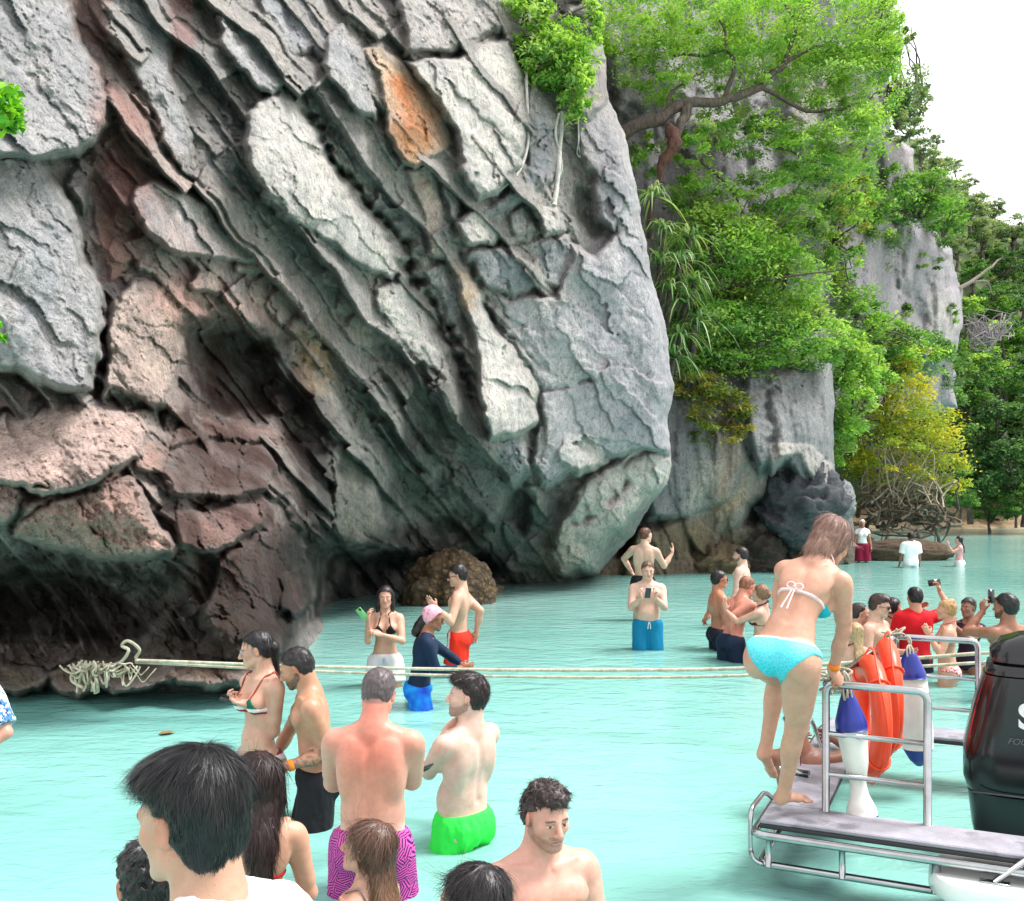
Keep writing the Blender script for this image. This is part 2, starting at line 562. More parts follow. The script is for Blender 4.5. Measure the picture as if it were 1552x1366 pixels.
    back = cen + (back - cen) * np.array([0.97, 1, 0.98]); back[:, 1] = V[bu][:, 1] + skirt
    back[:, 0] += (V[bu][:, 0] / V[bu][:, 1]) * skirt * 0.6
    V2 = np.concatenate([V, back]); C2 = np.concatenate([Cc, Cc[bu]])
    sk = np.stack([be[:, 1], be[:, 0], binv[:, 0], binv[:, 1]], -1)
    me = mesh_np(name, V2, [q, sk], True, np.clip(C2 * np.array([1.05, 1.0, 0.955]), 0, 1), mat)
    ob = link(name, me, **tag)
    # sampler for putting things on the face
    def depth(px, py):
        i = int(np.clip(round((px - x0) / step), 0, nx - 1)); j = int(np.clip(round((py - y0) / step), 0, ny - 1))
        return D[i, j]
    ob_depth.setdefault(name + '_main', depth)
    return ob
ob_depth = {}

def rock_mat(name, dark=(0.03, 0.033, 0.03), streak=True):
    t = NT(name)
    a = t.n("ShaderNodeVertexColor", _layer_name="Col").outputs[0]
    v = t.coords()
    n1 = t.noise(v, 1.3, 6, 0.65, 0.6)
    n2 = t.noise(v, 9.0, 8, 0.7, 0.3)
    n3 = t.noise(v, 45.0, 6, 0.7)
    vs = t.coords(scale=(3.0, 3.0, 0.35))
    n4 = t.noise(vs, 1.6, 6, 0.65, 1.2)
    c = t.mix(1.0, a, t.ramp(n2, [(0.28, (0.36, 0.37, 0.38)), (0.43, (0.88, 0.88, 0.89)), (0.56, (1.06, 1.06, 1.06)), (0.74, (1.35, 1.33, 1.3))]), 'MULTIPLY')
    c = t.mix(1.0, c, t.ramp(n1, [(0.3, (0.62, 0.64, 0.67)), (0.55, (1.0, 1.0, 1.0)), (0.75, (1.18, 1.15, 1.1))]), 'MULTIPLY')
    if streak:   # rain-streak lichen running down the limestone
        k = t.ramp(n4, [(0.50, (0, 0, 0)), (0.64, (0.75, 0.75, 0.75))])
        c = t.mix(t.math('MULTIPLY', k, 0.75), c, t.mix(0.45, c, (0.05, 0.055, 0.06)))
    sp = t.ramp(n3, [(0.33, (0.34, 0.34, 0.34)), (0.48, (1, 1, 1)), (0.7, (1.15, 1.15, 1.15))])
    c = t.mix(0.8, c, sp, 'MULTIPLY')
    ns = t.noise(t.coords(scale=(1.0, 1.0, 0.7)), 6.0, 9, 0.72, 0.8)
    rd = t.math('ABSOLUTE', t.math('SUBTRACT', ns, 0.5))
    cr2 = t.ramp(rd, [(0.0, (0.42, 0.41, 0.40)), (0.025, (1, 1, 1))])
    ck = t.ramp(n1, [(0.44, (0, 0, 0)), (0.60, (1, 1, 1))])
    c = t.mix(ck, c, t.mix(1.0, c, cr2, 'MULTIPLY'))
    h = t.math('ADD', t.math('MULTIPLY', n2, 0.9), t.math('MULTIPLY', n3, 0.35))
    h = t.math('ADD', h, t.math('MULTIPLY', ns, 0.5))
    b = t.bump(h, 1.0, 0.06)
    return t.pbr(c, 0.85, 0.0, b, 0.0, 0.25)

LIME = srgb(163, 165, 170); PALE = srgb(200, 198, 195); BLUEG = srgb(152, 156, 164); DGRAY = srgb(128, 128, 128)
PINK = srgb(198, 176, 168); RED = srgb(134, 100, 94); BROWN = srgb(92, 70, 58); DBROWN = srgb(58, 46, 42)
ORANGE = srgb(190, 120, 62); ALGAE = srgb(52, 68, 62); DALG = srgb(34, 42, 40); TAN = srgb(140, 118, 92)

M_ROCK = rock_mat("limestone")

ctrl = [(0, 1050, 10.6), (150, 1050, 10.5), (330, 1040, 10.7), (430, 1010, 11.6), (460, 950, 13.2),
        (0, 930, 11.4), (150, 930, 11.5), (300, 960, 10.8), (400, 900, 11.3),
        (0, 780, 9.4), (200, 780, 9.6), (400, 780, 11.4), (0, 640, 9.9), (200, 640, 10.4),
        (80, 500, 10.0), (80, 200, 10.4), (80, -40, 10.9),
        (250, 480, 11.6), (340, 560, 13.2), (350, 700, 12.2), (250, 80, 12.3), (340, 330, 12.8),
        (450, 850, 13.4), (480, 700, 14.6), (450, 300, 14.0), (550, 100, 15.4), (550, 450, 16.0), (400, 0, 14.2),
        (600, 700, 18.0), (650, 790, 18.6), (560, 850, 17.6), (600, 940, 17.6), (500, 940, 16.6), (740, 880, 22.0),
        (700, 500, 18.2), (760, 620, 18.9), (750, 250, 18.0), (700, -40, 18.2),
        (850, 300, 19.4), (850, 600, 20.4), (900, 800, 22.2), (840, 860, 22.8),
        (960, 300, 20.8), (1010, 600, 22.0), (1010, 720, 22.4), (900, -40, 20.6)]
B = []
def blk(poly, h, w, g=None, col=None): B.append((poly, h, w, g, col))
# left grey buttress
blk([(-60, -60), (100, -60), (125, 70), (160, 105), (174, 165), (165, 190), (140, 215), (118, 238), (70, 246), (45, 250), (-60, 238)], 1.3, 80, (0, 0.35), LIME)
blk([(-60, 222), (60, 240), (95, 285), (120, 340), (128, 400), (150, 430), (160, 470), (152, 540), (136, 590), (110, 604), (60, 592), (30, 568), (-60, 548)], 1.35, 85, (-0.1, 0.2), LIME)
blk([(118, 240), (150, 210), (145, 270), (125, 320), (100, 285)], 0.5, 30, None, DGRAY)
blk([(165, 470), (200, 430), (255, 430), (302, 480), (288, 520), (276, 560), (260, 600), (240, 640), (215, 605), (170, 590), (150, 604), (162, 520)], 0.85, 40, (0, 0.2), srgb(190, 176, 168))
blk([(130, -60), (258, -60), (256, 60), (264, 110), (292, 180), (302, 240), (322, 295), (290, 275), (255, 225), (235, 190), (215, 130), (165, 60)], 0.9, 40, (0.1, 0.2), LIME)
blk([(264, 60), (300, 60), (340, 110), (392, 170), (390, 195), (360, 260), (385, 350), (320, 290), (297, 250)], 0.55, 55, None, DGRAY)
blk([(170, 140), (205, 150), (230, 190), (285, 255), (262, 268), (225, 240), (190, 220), (165, 180)], 0.7, 26, None, srgb(176, 150, 140))
blk([(140, 220), (180, 225), (210, 250), (205, 330), (190, 420), (165, 430), (140, 330)], 0.3, 25, None, RED)
blk([(204, 282), (235, 265), (270, 280), (312, 305), (348, 340), (398, 365), (418, 388), (410, 402), (350, 398), (320, 398), (270, 387), (230, 366), (205, 340)], 1.15, 36, (0, 0.4), LIME)
blk([(330, 300), (380, 340), (440, 370), (500, 430), (560, 450), (600, 500), (560, 520), (480, 470), (400, 420), (350, 350)], 0.45, 40, None, DGRAY)
for (cx_, cy_, rx_, ry_, h_) in [(330, 425, 42, 20, .75), (395, 440, 26, 20, .7), (380, 405, 30, 12, .7), (445, 415, 26, 18, .6), (430, 455, 30, 24, .7), (482, 452, 24, 24, .6),
                                 (470, 492, 34, 24, .8), (300, 455, 30, 16, .6), (345, 468, 28, 14, .5), (505, 420, 22, 16, .5), (410, 495, 22, 14, .5), (560, 500, 38, 30, .7), (535, 460, 26, 18, .5), (230, 400, 30, 20, .6), (180, 380, 18, 26, .5), (190, 330, 16, 26, .45)]:
    a = np.linspace(0, 2 * np.pi, 9)[:-1]
    rr = np.random.RandomState(int(cx_ * 7 + cy_))
    blk([(cx_ + rx_ * 1.1 * math.cos(t) * rr.uniform(.8, 1.2), cy_ + ry_ * 1.1 * math.sin(t) * rr.uniform(.8, 1.2)) for t in a], h_, min(rx_, ry_) * 0.8, (0, 0.4), srgb(182, 166, 158))
# diagonal slabs
blk([(388, 150), (430, 138), (462, 165), (492, 230), (532, 290), (572, 340), (608, 390), (624, 412), (600, 428), (560, 418), (520, 392), (450, 345), (400, 295), (368, 245), (370, 190)], 1.35, 42, (-0.25, 0.35), PALE)
blk([(330, 20), (370, 8), (402, 40), (442, 95), (442, 130), (415, 148), (385, 132), (348, 92)], 1.2, 32, (-0.1, 0.4), LIME)
blk([(372, -60), (490, -60), (490, 30), (524, 100), (512, 112), (470, 72), (440, 88), (400, 30)], 0.75, 28, (0, 0.3), BLUEG)
blk([(490, 50), (522, 34), (552, 75), (562, 130), (568, 185), (535, 168), (505, 132), (484, 92)], 1.2, 22, (-0.2, 0.4), LIME)
blk([(553, 75), (575, 63), (612, 90), (642, 130), (672, 175), (684, 215), (656, 247), (625, 258), (604, 242), (590, 200), (570, 130)], 1.15, 26, (0, 0.4), srgb(196, 168, 140))
blk([(500, -60), (610, -60), (612, 60), (590, 60), (560, 50), (520, 30)], 0.5, 40, None, DGRAY)
blk([(470, 120), (530, 170), (582, 210), (612, 260), (642, 350), (652, 388), (625, 392), (590, 352), (540, 282), (500, 212)], 0.5, 34, None, DGRAY)
blk([(608, 258), (658, 250), (668, 300), (693, 370), (682, 392), (653, 384), (633, 312)], 0.9, 20, (0, 0.2), srgb(186, 166, 156))
blk([(600, -60), (764, -60), (772, 40), (690, 72), (610, 80)], 1.1, 30, (0, 0.3), srgb(170, 168, 168))
blk([(612, 88), (690, 80), (772, 52), (795, 110), (800, 200), (792, 252), (755, 292), (720, 302), (692, 262), (684, 200), (650, 150)], 1.4, 50, (0, 0.25), PALE)
blk([(800, 110), (852, 170), (848, 262), (800, 312), (730, 332), (700, 322), (760, 294), (797, 246)], 1.0, 30, None, BLUEG)
blk([(668, 250), (700, 300), (700, 340), (690, 330), (672, 290)], 0.8, 15, None, LIME)
blk([(568, 440), (616, 424), (642, 470), (684, 530), (704, 582), (680, 588), (640, 557), (600, 512), (568, 472)], 1.05, 30, (-0.2, 0.3), PALE)
blk([(640, 408), (688, 392), (695, 420), (716, 560), (690, 522), (662, 450)], 0.75, 14, None, LIME)
blk([(690, 395), (722, 420), (748, 480), (792, 545), (822, 580), (818, 642), (790, 658), (745, 668), (734, 632), (727, 580), (713, 500), (690, 430)], 1.9, 34, (-0.1, 0.25), PALE)
blk([(743, 668), (802, 648), (805, 700), (792, 742), (763, 737)], 1.5, 22, None, BLUEG)
blk([(694, 332), (720, 305), (762, 298), (770, 340), (745, 372), (708, 377)], 1.3, 22, (0, .3), PALE)
blk([(774, 320), (806, 318), (810, 352), (778, 357)], 1.0, 12, None, LIME)
blk([(812, 310), (846, 312), (855, 352), (820, 362)], 1.15, 16, None, PALE)
blk([(690, 388), (760, 366), (862, 358), (866, 402), (852, 442), (830, 432), (780, 452), (730, 432)], 1.0, 30, (0, 0.2), BLUEG)
# right pillar
blk([(845, 450), (862, 372), (902, 382), (938, 350), (930, 158), (960, 160), (1000, 400), (1060, 560), (1060, 600), (1040, 640), (1060, 690), (1000, 690), (900, 700), (822, 740), (808, 700), (822, 660), (818, 590), (782, 540), (735, 440)], 1.2, 40, (0.1, 0.12), srgb(178, 178, 185))
blk([(876, 172), (925, 158), (947, 200), (968, 300), (937, 352), (905, 332), (898, 270), (880, 240)], 0.9, 20, None, srgb(150, 150, 158))
blk([(862, 90), (915, 90), (922, 150), (892, 182), (860, 162)], 0.9, 22, None, srgb(150, 142, 144))
for k_ in range(5):
    blk([(858, -20 + k_ * 23), (905, -24 + k_ * 23), (912, -4 + k_ * 23), (860, 0 + k_ * 23)], 0.8, 10, None, DGRAY)
blk([(865, 598), (892, 588), (908, 620), (918, 700), (880, 722), (848, 702), (843, 640)], 1.5, 22, None, PALE)
blk([(818, 610), (862, 598), (848, 660), (842, 720), (818, 735), (806, 700)], 1.25, 22, None, LIME)
blk([(838, 788), (900, 716), (962, 678), (1060, 690), (1060, 735), (985, 756), (932, 802), (905, 866), (860, 878), (826, 842)], 1.6, 45, (0, 0.25), srgb(196, 194, 190))
blk([(760, 800), (800, 740), (850, 740), (840, 800), (830, 860), (780, 860)], 0.6, 40, None, srgb(96, 110, 110))
# pink lower left
blk([(-60, 640), (30, 626), (150, 614), (206, 618), (230, 650), (226, 692), (170, 716), (120, 747), (70, 762), (40, 742), (-60, 722)], 1.1, 42, (0, 0.3), PINK)
blk([(172, 710), (206, 724), (242, 790), (268, 830), (260, 848), (180, 848), (100, 838), (16, 812), (40, 766), (110, 752)], 1.15, 40, (0, 0.3), srgb(176, 142, 130))
blk([(-60, 715), (30, 730), (48, 760), (10, 800), (-60, 800)], 0.9, 25, None, PINK)
blk([(-60, 565), (20, 575), (60, 600), (40, 622), (-60, 636)], 0.55, 18, None, RED)
blk([(222, 655), (262, 680), (250, 720), (205, 712)], 0.8, 18, None, srgb(170, 130, 112))
blk([(254, 682), (300, 668), (402, 668), (424, 700), (412, 742), (360, 752), (258, 758), (246, 722)], 0.95, 24, (0, .3), srgb(92, 84, 82))
blk([(270, 650), (330, 632), (420, 640), (425, 670), (330, 668), (262, 678)], 0.7, 18, None, srgb(134, 100, 96))
blk([(268, 775), (350, 757), (405, 760), (398, 792), (330, 835), (268, 835)], 0.9, 26, None, srgb(150, 118, 112))
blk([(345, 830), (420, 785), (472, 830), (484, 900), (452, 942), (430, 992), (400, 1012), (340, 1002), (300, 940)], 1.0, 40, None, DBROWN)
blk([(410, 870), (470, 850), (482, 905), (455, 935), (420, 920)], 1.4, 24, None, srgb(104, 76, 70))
for (cx_, cy_, rx_, ry_, h_) in [(20, 1025, 60, 30, 1.1), (110, 1030, 50, 26, 1.0), (200, 1022, 60, 30, 1.2), (300, 1018, 60, 34, 1.2), (390, 1010, 50, 36, 1.2), (60, 990, 50, 22, .7), (260, 985, 60, 24, .8), (350, 975, 44, 26, .9), (160, 995, 50, 20, .7)]:
    a = np.linspace(0, 2 * np.pi, 10)[:-1]
    rr = np.random.RandomState(int(cx_ * 3 + cy_))
    blk([(cx_ + rx_ * 1.1 * math.cos(t) * rr.uniform(.7, 1.25), cy_ + ry_ * 1.1 * math.sin(t) * rr.uniform(.7, 1.25)) for t in a], h_, min(rx_, ry_) * 0.9, (0, 0.5), srgb(rr.randint(70, 100), rr.randint(60, 80), rr.randint(46, 62)))
blk([(285, 560), (340, 530), (400, 560), (405, 640), (300, 640)], 0.4, 30, None, srgb(88, 56, 49))
# cave side ribs
blk([(500, 700), (520, 620), (548, 560), (566, 600), (556, 700), (596, 800), (580, 830), (520, 830), (505, 790)], 1.0, 22, None, srgb(120, 118, 108))
blk([(560, 590), (580, 640), (640, 720), (690, 790), (660, 790), (600, 740), (560, 660)], 0.8, 18, None, srgb(110, 118, 112))
blk([(590, 560), (650, 560), (660, 640), (700, 700), (756, 770), (744, 800), (690, 745), (620, 660)], 0.9, 30, None, srgb(108, 110, 104))
blk([(690, 620), (740, 640), (764, 740), (752, 805), (702, 765), (678, 690)], 1.0, 26, None, srgb(116, 124, 128))
blk([(440, 500), (500, 520), (540, 560), (520, 620), (470, 590), (440, 560)], 0.7, 24, None, srgb(132, 108, 80))
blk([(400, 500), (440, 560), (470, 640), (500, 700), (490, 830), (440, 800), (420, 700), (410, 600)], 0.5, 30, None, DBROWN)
cuts = [([(275, 480), (440, 490), (510, 570), (505, 760), (490, 900), (440, 985), (330, 960), (275, 860), (262, 700)], 0.55, 45), ([(270, 500), (330, 470), (420, 500), (440, 600), (400, 660), (290, 650)], 0.9, 40),
        ([(455, 830), (520, 815), (640, 830), (750, 830), (770, 870), (700, 960), (455, 960), (470, 890)], 2.6, 40),
        ([(-60, 850), (120, 855), (270, 870), (300, 930), (200, 985), (-60, 990)], 0.9, 45),
        ([(590, 690), (680, 720), (750, 800), (700, 850), (560, 850)], 1.3, 60),
        ([(150, 600), (190, 590), (262, 620), (250, 660), (225, 630), (150, 612)], 0.5, 14),
        ([(800, 690), (815, 780), (800, 820), (750, 790), (765, 745)], 1.0, 20),
        ([(865, 270), (905, 275), (935, 345), (900, 370), (870, 330)], 0.5, 16)]
cracks = [([(152, 470), (160, 540), (142, 600)], 0.5, 6), ([(215, 130), (240, 200), (290, 265)], 0.35, 5), ([(200, 715), (120, 750), (20, 800)], 0.25, 3), ([(50, 740), (120, 760), (170, 830)], 0.2, 3),
          ([(620, 400), (640, 440), (690, 530), (720, 600)], 0.9, 9), ([(470, 180), (500, 240), (560, 310), (630, 400)], 0.8, 8),
          ([(600, 78), (690, 76), (775, 46)], 0.25, 3), ([(690, 380), (760, 372), (860, 355)], 0.2, 3), ([(818, 600), (870, 590), (905, 582)], 0.25, 3),
          ([(690, 330), (700, 390), (750, 470), (815, 560)], 0.35, 6), ([(940, 710), (985, 690), (1010, 680)], 0.25, 3), ([(870, 790), (910, 770), (950, 740)], 0.4, 6), ([(960, 410), (985, 430)], 0.25, 6)]
tints = [([(150, 130), (290, 240), (420, 420), (520, 480), (470, 540), (400, 500), (310, 520), (280, 640), (160, 600), (170, 450), (130, 300)], srgb(172, 146, 138), 60, 0.5),
         ([(-60, 600), (240, 600), (430, 650), (430, 800), (260, 860), (-60, 830)], srgb(172, 144, 136), 50, 0.35),
         ([(140, 215), (205, 240), (215, 330), (180, 350), (150, 330)], srgb(148, 104, 98), 24, 0.7),
         ([(250, 410), (420, 470), (320, 500), (230, 470)], srgb(186, 140, 130), 30, 0.6),
         ([(100, -60), (160, -60), (170, 60), (150, 80), (120, 60)], srgb(128, 84, 74), 14, 0.7),
         ([(255, -60), (285, -60), (285, 60), (265, 120), (250, 60)], srgb(150, 92, 88), 14, 0.7),
         ([(585, 120), (615, 110), (650, 160), (655, 205), (630, 245), (605, 225)], srgb(178, 108, 62), 26, 0.85),
         ([(600, 180), (640, 200), (640, 250), (610, 240)], srgb(120, 92, 50), 16, 0.6),
         ([(690, 400), (715, 420), (725, 470), (705, 470)], srgb(160, 130, 96), 16, 0.7),
         ([(268, 490), (440, 490), (505, 640), (505, 830), (480, 900), (440, 1010), (340, 1000), (275, 870), (250, 760), (262, 640)], srgb(60, 38, 33), 40, 0.9),  # dark red-brown rock, with the overhang's shade painted into the tint
         ([(410, 520), (505, 640), (505, 830), (480, 900), (440, 1010), (360, 1000), (400, 860), (440, 760)], srgb(30, 22, 19), 40, 0.8),  # brown rock darkened again: painted shade in the depth of the hollow
         ([(150, 40), (215, 120), (240, 230), (225, 330), (190, 430), (150, 430), (140, 230)], srgb(150, 96, 86), 30, 0.55),
         ([(440, 500), (510, 530), (520, 600), (470, 600)], srgb(150, 124, 86), 24, 0.5),
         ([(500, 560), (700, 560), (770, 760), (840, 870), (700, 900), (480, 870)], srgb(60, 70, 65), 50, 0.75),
         ([(430, 790), (780, 800), (780, 960), (430, 960)], srgb(30, 30, 27), 40, 0.92),  # dark algae-stained rock, blackened further to paint in the cave's shade
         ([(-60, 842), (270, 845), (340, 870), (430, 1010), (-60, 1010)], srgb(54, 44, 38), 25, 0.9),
         ([(370, 240), (450, 345), (560, 420), (600, 440), (560, 470), (440, 400), (360, 300)], srgb(84, 94, 90), 40, 0.5),
         ([(760, 720), (900, 800), (960, 780), (920, 870), (830, 880), (740, 820)], srgb(96, 118, 112), 40, 0.55),
         ([(262, 40), (330, 60), (390, 170), (360, 330), (300, 250)], srgb(90, 92, 94), 50, 0.5),
         ([(880, 360), (960, 300), (1060, 560), (1060, 680), (930, 690), (900, 560)], srgb(142, 144, 156), 60, 0.5),
         ([(30, 340), (75, 340), (75, 480), (40, 520)], srgb(140, 148, 158), 30, 0.6),
         ([(830, 800), (862, 790), (880, 830), (860, 880), (830, 860)], srgb(190, 180, 164), 20, 0.7)]
SAW = [(74, 0.85, [(150, -70), (760, -70), (830, 300), (830, 560), (760, 700), (560, 720), (300, 500), (150, 300)]), (36, 0.20, [(150, -70), (760, -70), (830, 300), (830, 560), (760, 860), (480, 900), (300, 1000), (-70, 1000), (-70, 560), (150, 560)]),
       (46, 0.4, [(-70, 560), (500, 560), (480, 900), (300, 1010), (-70, 1010)]), (52, 0.6, [(480, 560), (800, 560), (860, 880), (480, 900)])]
SMOOTH = [([(860, 380), (935, 350), (930, 170), (960, 190), (1030, 580), (1030, 700), (920, 700), (840, 720), (820, 600), (760, 450)], 0.35), ([(-70, 240), (90, 260), (160, 460), (140, 600), (-70, 560)], 0.45),
          ([(620, 90), (780, 50), (800, 240), (720, 300), (690, 200)], 0.45), ([(390, 150), (460, 160), (620, 410), (520, 390), (375, 240)], 0.5), ([(-70, -70), (110, -70), (170, 160), (60, 240), (-70, 230)], 0.6),
          ([(690, 400), (820, 580), (810, 650), (740, 660)], 0.5), ([(840, 790), (960, 680), (1020, 700), (900, 870), (830, 850)], 0.5)]
outline = [(-70, -70), (905, -70), (912, 60), (920, 150), (946, 205), (968, 300), (990, 420), (1008, 500), (1022, 590), (1014, 640), (1020, 700), (1012, 735), (985, 768), (945, 825), (905, 872), (850, 890), (760, 900), (700, 960), (480, 1000), (440, 1030), (432, 1075), (-70, 1075)]
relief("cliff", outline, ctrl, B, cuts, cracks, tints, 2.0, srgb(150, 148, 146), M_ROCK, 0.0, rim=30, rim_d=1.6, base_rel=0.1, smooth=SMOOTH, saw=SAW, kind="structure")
# ---------------------------------------------------------------- cliffs behind, hill, boulders, plants
M_ROCKF = rock_mat('limestone_wall', streak=False)
ctrl2 = [(850, 880, 25.6), (1000, 870, 26.5), (1100, 870, 27.5), (1200, 870, 28.0), (1290, 860, 30.0), (1010, 720, 25.8), (1120, 700, 26.0), (1200, 650, 26.2), (1265, 700, 28.0), (1100, 560, 26.8), (1260, 560, 28.5), (1000, 560, 26.0)]
B2 = []
def blk2(*a): B2.append(a)
blk2([(980, 560), (1060, 560), (1130, 600), (1130, 700), (1110, 760), (1040, 790), (980, 790)], 0.9, 50, (0, 0.3), srgb(132, 134, 138))
blk2([(1130, 560), (1256, 560), (1262, 640), (1264, 740), (1240, 760), (1190, 690), (1150, 720), (1130, 660)], 1.4, 40, (0, 0.2), srgb(142, 144, 148))
blk2([(1160, 665), (1200, 650), (1240, 670), (1262, 700), (1264, 745), (1235, 735), (1215, 690), (1190, 700), (1170, 720)], 1.9, 20, None, srgb(190, 184, 178))
blk2([(1080, 760), (1130, 700), (1165, 690), (1160, 750), (1120, 800), (1060, 830), (1010, 800)], 0.7, 30, None, srgb(150, 142, 130))
blk2([(830, 850), (900, 840), (960, 830), (970, 890), (830, 900)], 1.2, 25, (0, 0.5), srgb(120, 106, 86))
blk2([(950, 810), (1060, 780), (1090, 800), (1100, 850), (1080, 890), (940, 890)], 1.5, 35, (0, 0.4), srgb(128, 114, 92))
blk2([(1090, 800), (1180, 790), (1260, 800), (1300, 830), (1300, 890), (1080, 890)], 1.1, 30, (0, 0.6), srgb(96, 88, 76))
cuts2 = [([(930, 790), (975, 800), (960, 850), (930, 850)], 1.2, 12), ([(1120, 760), (1180, 740), (1190, 800), (1120, 800)], 0.8, 20), ([(1040, 800), (1060, 830), (1110, 880), (1080, 885), (1040, 840)], 0.5, 10)]
tints2 = [([(930, 790), (1300, 800), (1300, 900), (930, 900)], srgb(112, 98, 74), 30, 0.6), ([(1090, 640), (1110, 640), (1125, 760), (1080, 800)], srgb(176, 146, 116), 20, 0.6),
          ([(1140, 750), (1280, 760), (1280, 850), (1130, 840)], srgb(52, 50, 46), 24, 0.7), ([(1060, 690), (1100, 700), (1060, 790), (1030, 790)], srgb(190, 186, 176), 14, 0.5)]
relief("cliff", [(925, 540), (1262, 540), (1266, 740), (1290, 770), (1300, 875), (930, 895), (840, 893), (840, 800), (925, 780)], ctrl2, B2, cuts2, [([(1170, 570), (1165, 620), (1175, 680)], 0.5, 6)], tints2, 2.5, srgb(132, 134, 138), M_ROCK, 5.0,
       rim=14, rim_d=0.8, warp=6, detail=0.7, fold=0.25, dip=75, skirt=8, kind="structure")
ctrl3 = [(900, 100, 27), (1000, 0, 28.5), (1000, 300, 28), (1000, 560, 28), (1150, 300, 30), (1150, 0, 31), (1250, 400, 32), (1250, 600, 31), (1340, 0, 34), (1350, 250, 36), (1340, 400, 38), (1440, 450, 42), (1340, 600, 38), (1440, 600, 43)]
B3 = [([(1190, 320), (1240, 310), (1252, 420), (1240, 470), (1190, 450)], 1.6, 30, None, srgb(136, 136, 150)),
      ([(1270, 380), (1330, 330), (1400, 350), (1440, 380), (1448, 470), (1420, 560), (1370, 520), (1300, 480)], 1.6, 40, (0, .1), srgb(152, 150, 158)),
      ([(1400, 420), (1455, 440), (1450, 520), (1425, 560), (1400, 520)], 2.2, 25, None, srgb(176, 172, 172)),
      ([(1340, 210), (1382, 215), (1380, 300), (1340, 310)], 1.2, 20, None, srgb(176, 172, 176)),
      ([(1040, 180), (1150, 160), (1180, 300), (1120, 360), (1050, 340)], 1.2, 50, None, srgb(140, 138, 148)),
      ([(1180, 60), (1280, 60), (1330, 150), (1300, 230), (1200, 220)], 1.4, 50, None, srgb(156, 150, 152)),
      ([(900, -50), (1000, -50), (1030, 140), (930, 180)], 1.0, 50, None, srgb(150, 148, 156))]
relief("cliff", [(880, -80), (1345, -80), (1352, 60), (1346, 150), (1350, 205), (1384, 225), (1380, 305), (1405, 340), (1442, 375), (1458, 450), (1450, 540), (1450, 620), (1240, 660), (1000, 600), (900, 500)], ctrl3, B3, [], [], [], 4.0, srgb(150, 148, 156), M_ROCKF, 9.0,
       rim=25, rim_d=2.0, warp=12, detail=0.9, fold=0.45, dip=85, skirt=8, kind="structure")
# far hill
M_HILL = simple_mat("hill_soil", srgb(70, 84, 50), 0.95, 0, 0.4, 0.4)
ctrl4 = [(1250, 800, 58), (1400, 795, 60), (1552, 795, 62), (1650, 795, 63), (1400, 600, 60), (1552, 600, 66), (1400, 300, 62), (1552, 340, 76), (1650, 330, 84), (1350, 200, 56)]
relief("hill", [(1230, 300), (1330, 190), (1385, 215), (1420, 260), (1480, 300), (1530, 345), (1600, 345), (1700, 360), (1700, 803), (1230, 803)], ctrl4, [], [], [], [], 7.0, srgb(70, 84, 50), M_HILL, 14.0,
       rim=30, rim_d=6.0, warp=14, detail=3.0, fold=1.0, dip=70, skirt=20, kind="structure")
# shore bank
mb = MB()
xs = np.linspace(14, 70, 120)
prof = [(-1.5, -0.3), (0, 0.05), (1.2, 0.45), (2.2, 1.2), (4, 2.2), (9, 4.5)]
G_ = np.array([[[x, 56 + 0.10 * (x - 14) + yo + 1.2 * noise3(np.array([x * 0.25, yo * 0.3, 1.0])) , z + 0.25 * (z > 0) * noise3(np.array([x * 0.9, yo, 4.0]))] for yo, z in prof] for x in xs])
mb.grid(G_)
tb = NT("shore_sand")
vv = tb.coords(); nn = tb.noise(vv, 1.5, 6, 0.7)
tb.pbr(tb.ramp(nn, [(0.35, srgb(96, 78, 56)), (0.6, srgb(170, 146, 112))]), 0.95, 0, tb.bump(nn, 0.8, 0.15))
link("shore", mb.mesh("shore", tb.m), kind="structure")

# ---- loose boulders: things of their own
def oyster_mat():
    t = NT("oyster_crust")
    a = t.n("ShaderNodeVertexColor", _layer_name="Col").outputs[0]
    v = t.coords()
    vo = t.n("ShaderNodeTexVoronoi", Vector=v, Scale=9.0)
    n = t.noise(v, 3.0, 6, 0.7); n2 = t.noise(v, 24.0, 5, 0.7)
    c = t.mix(1.0, a, t.ramp(vo.outputs['Distance'], [(0.1, (1.5, 1.4, 1.2)), (0.5, (0.45, 0.42, 0.36))]), 'MULTIPLY')
    c = t.mix(t.ramp(n, [(0.45, (0, 0, 0)), (0.65, (0.8, 0.8, 0.8))]), c, srgb(70, 58, 44))
    c = t.mix(1.0, c, t.ramp(n2, [(0.3, (0.5, 0.5, 0.5)), (0.65, (1.25, 1.25, 1.25))]), 'MULTIPLY')
    return t.pbr(c, 0.8, 0, t.bump(t.math('ADD', vo.outputs['Distance'], t.math('MULTIPLY', n2, -0.6)), 1.0, -0.09))
M_OYSTER = oyster_mat()
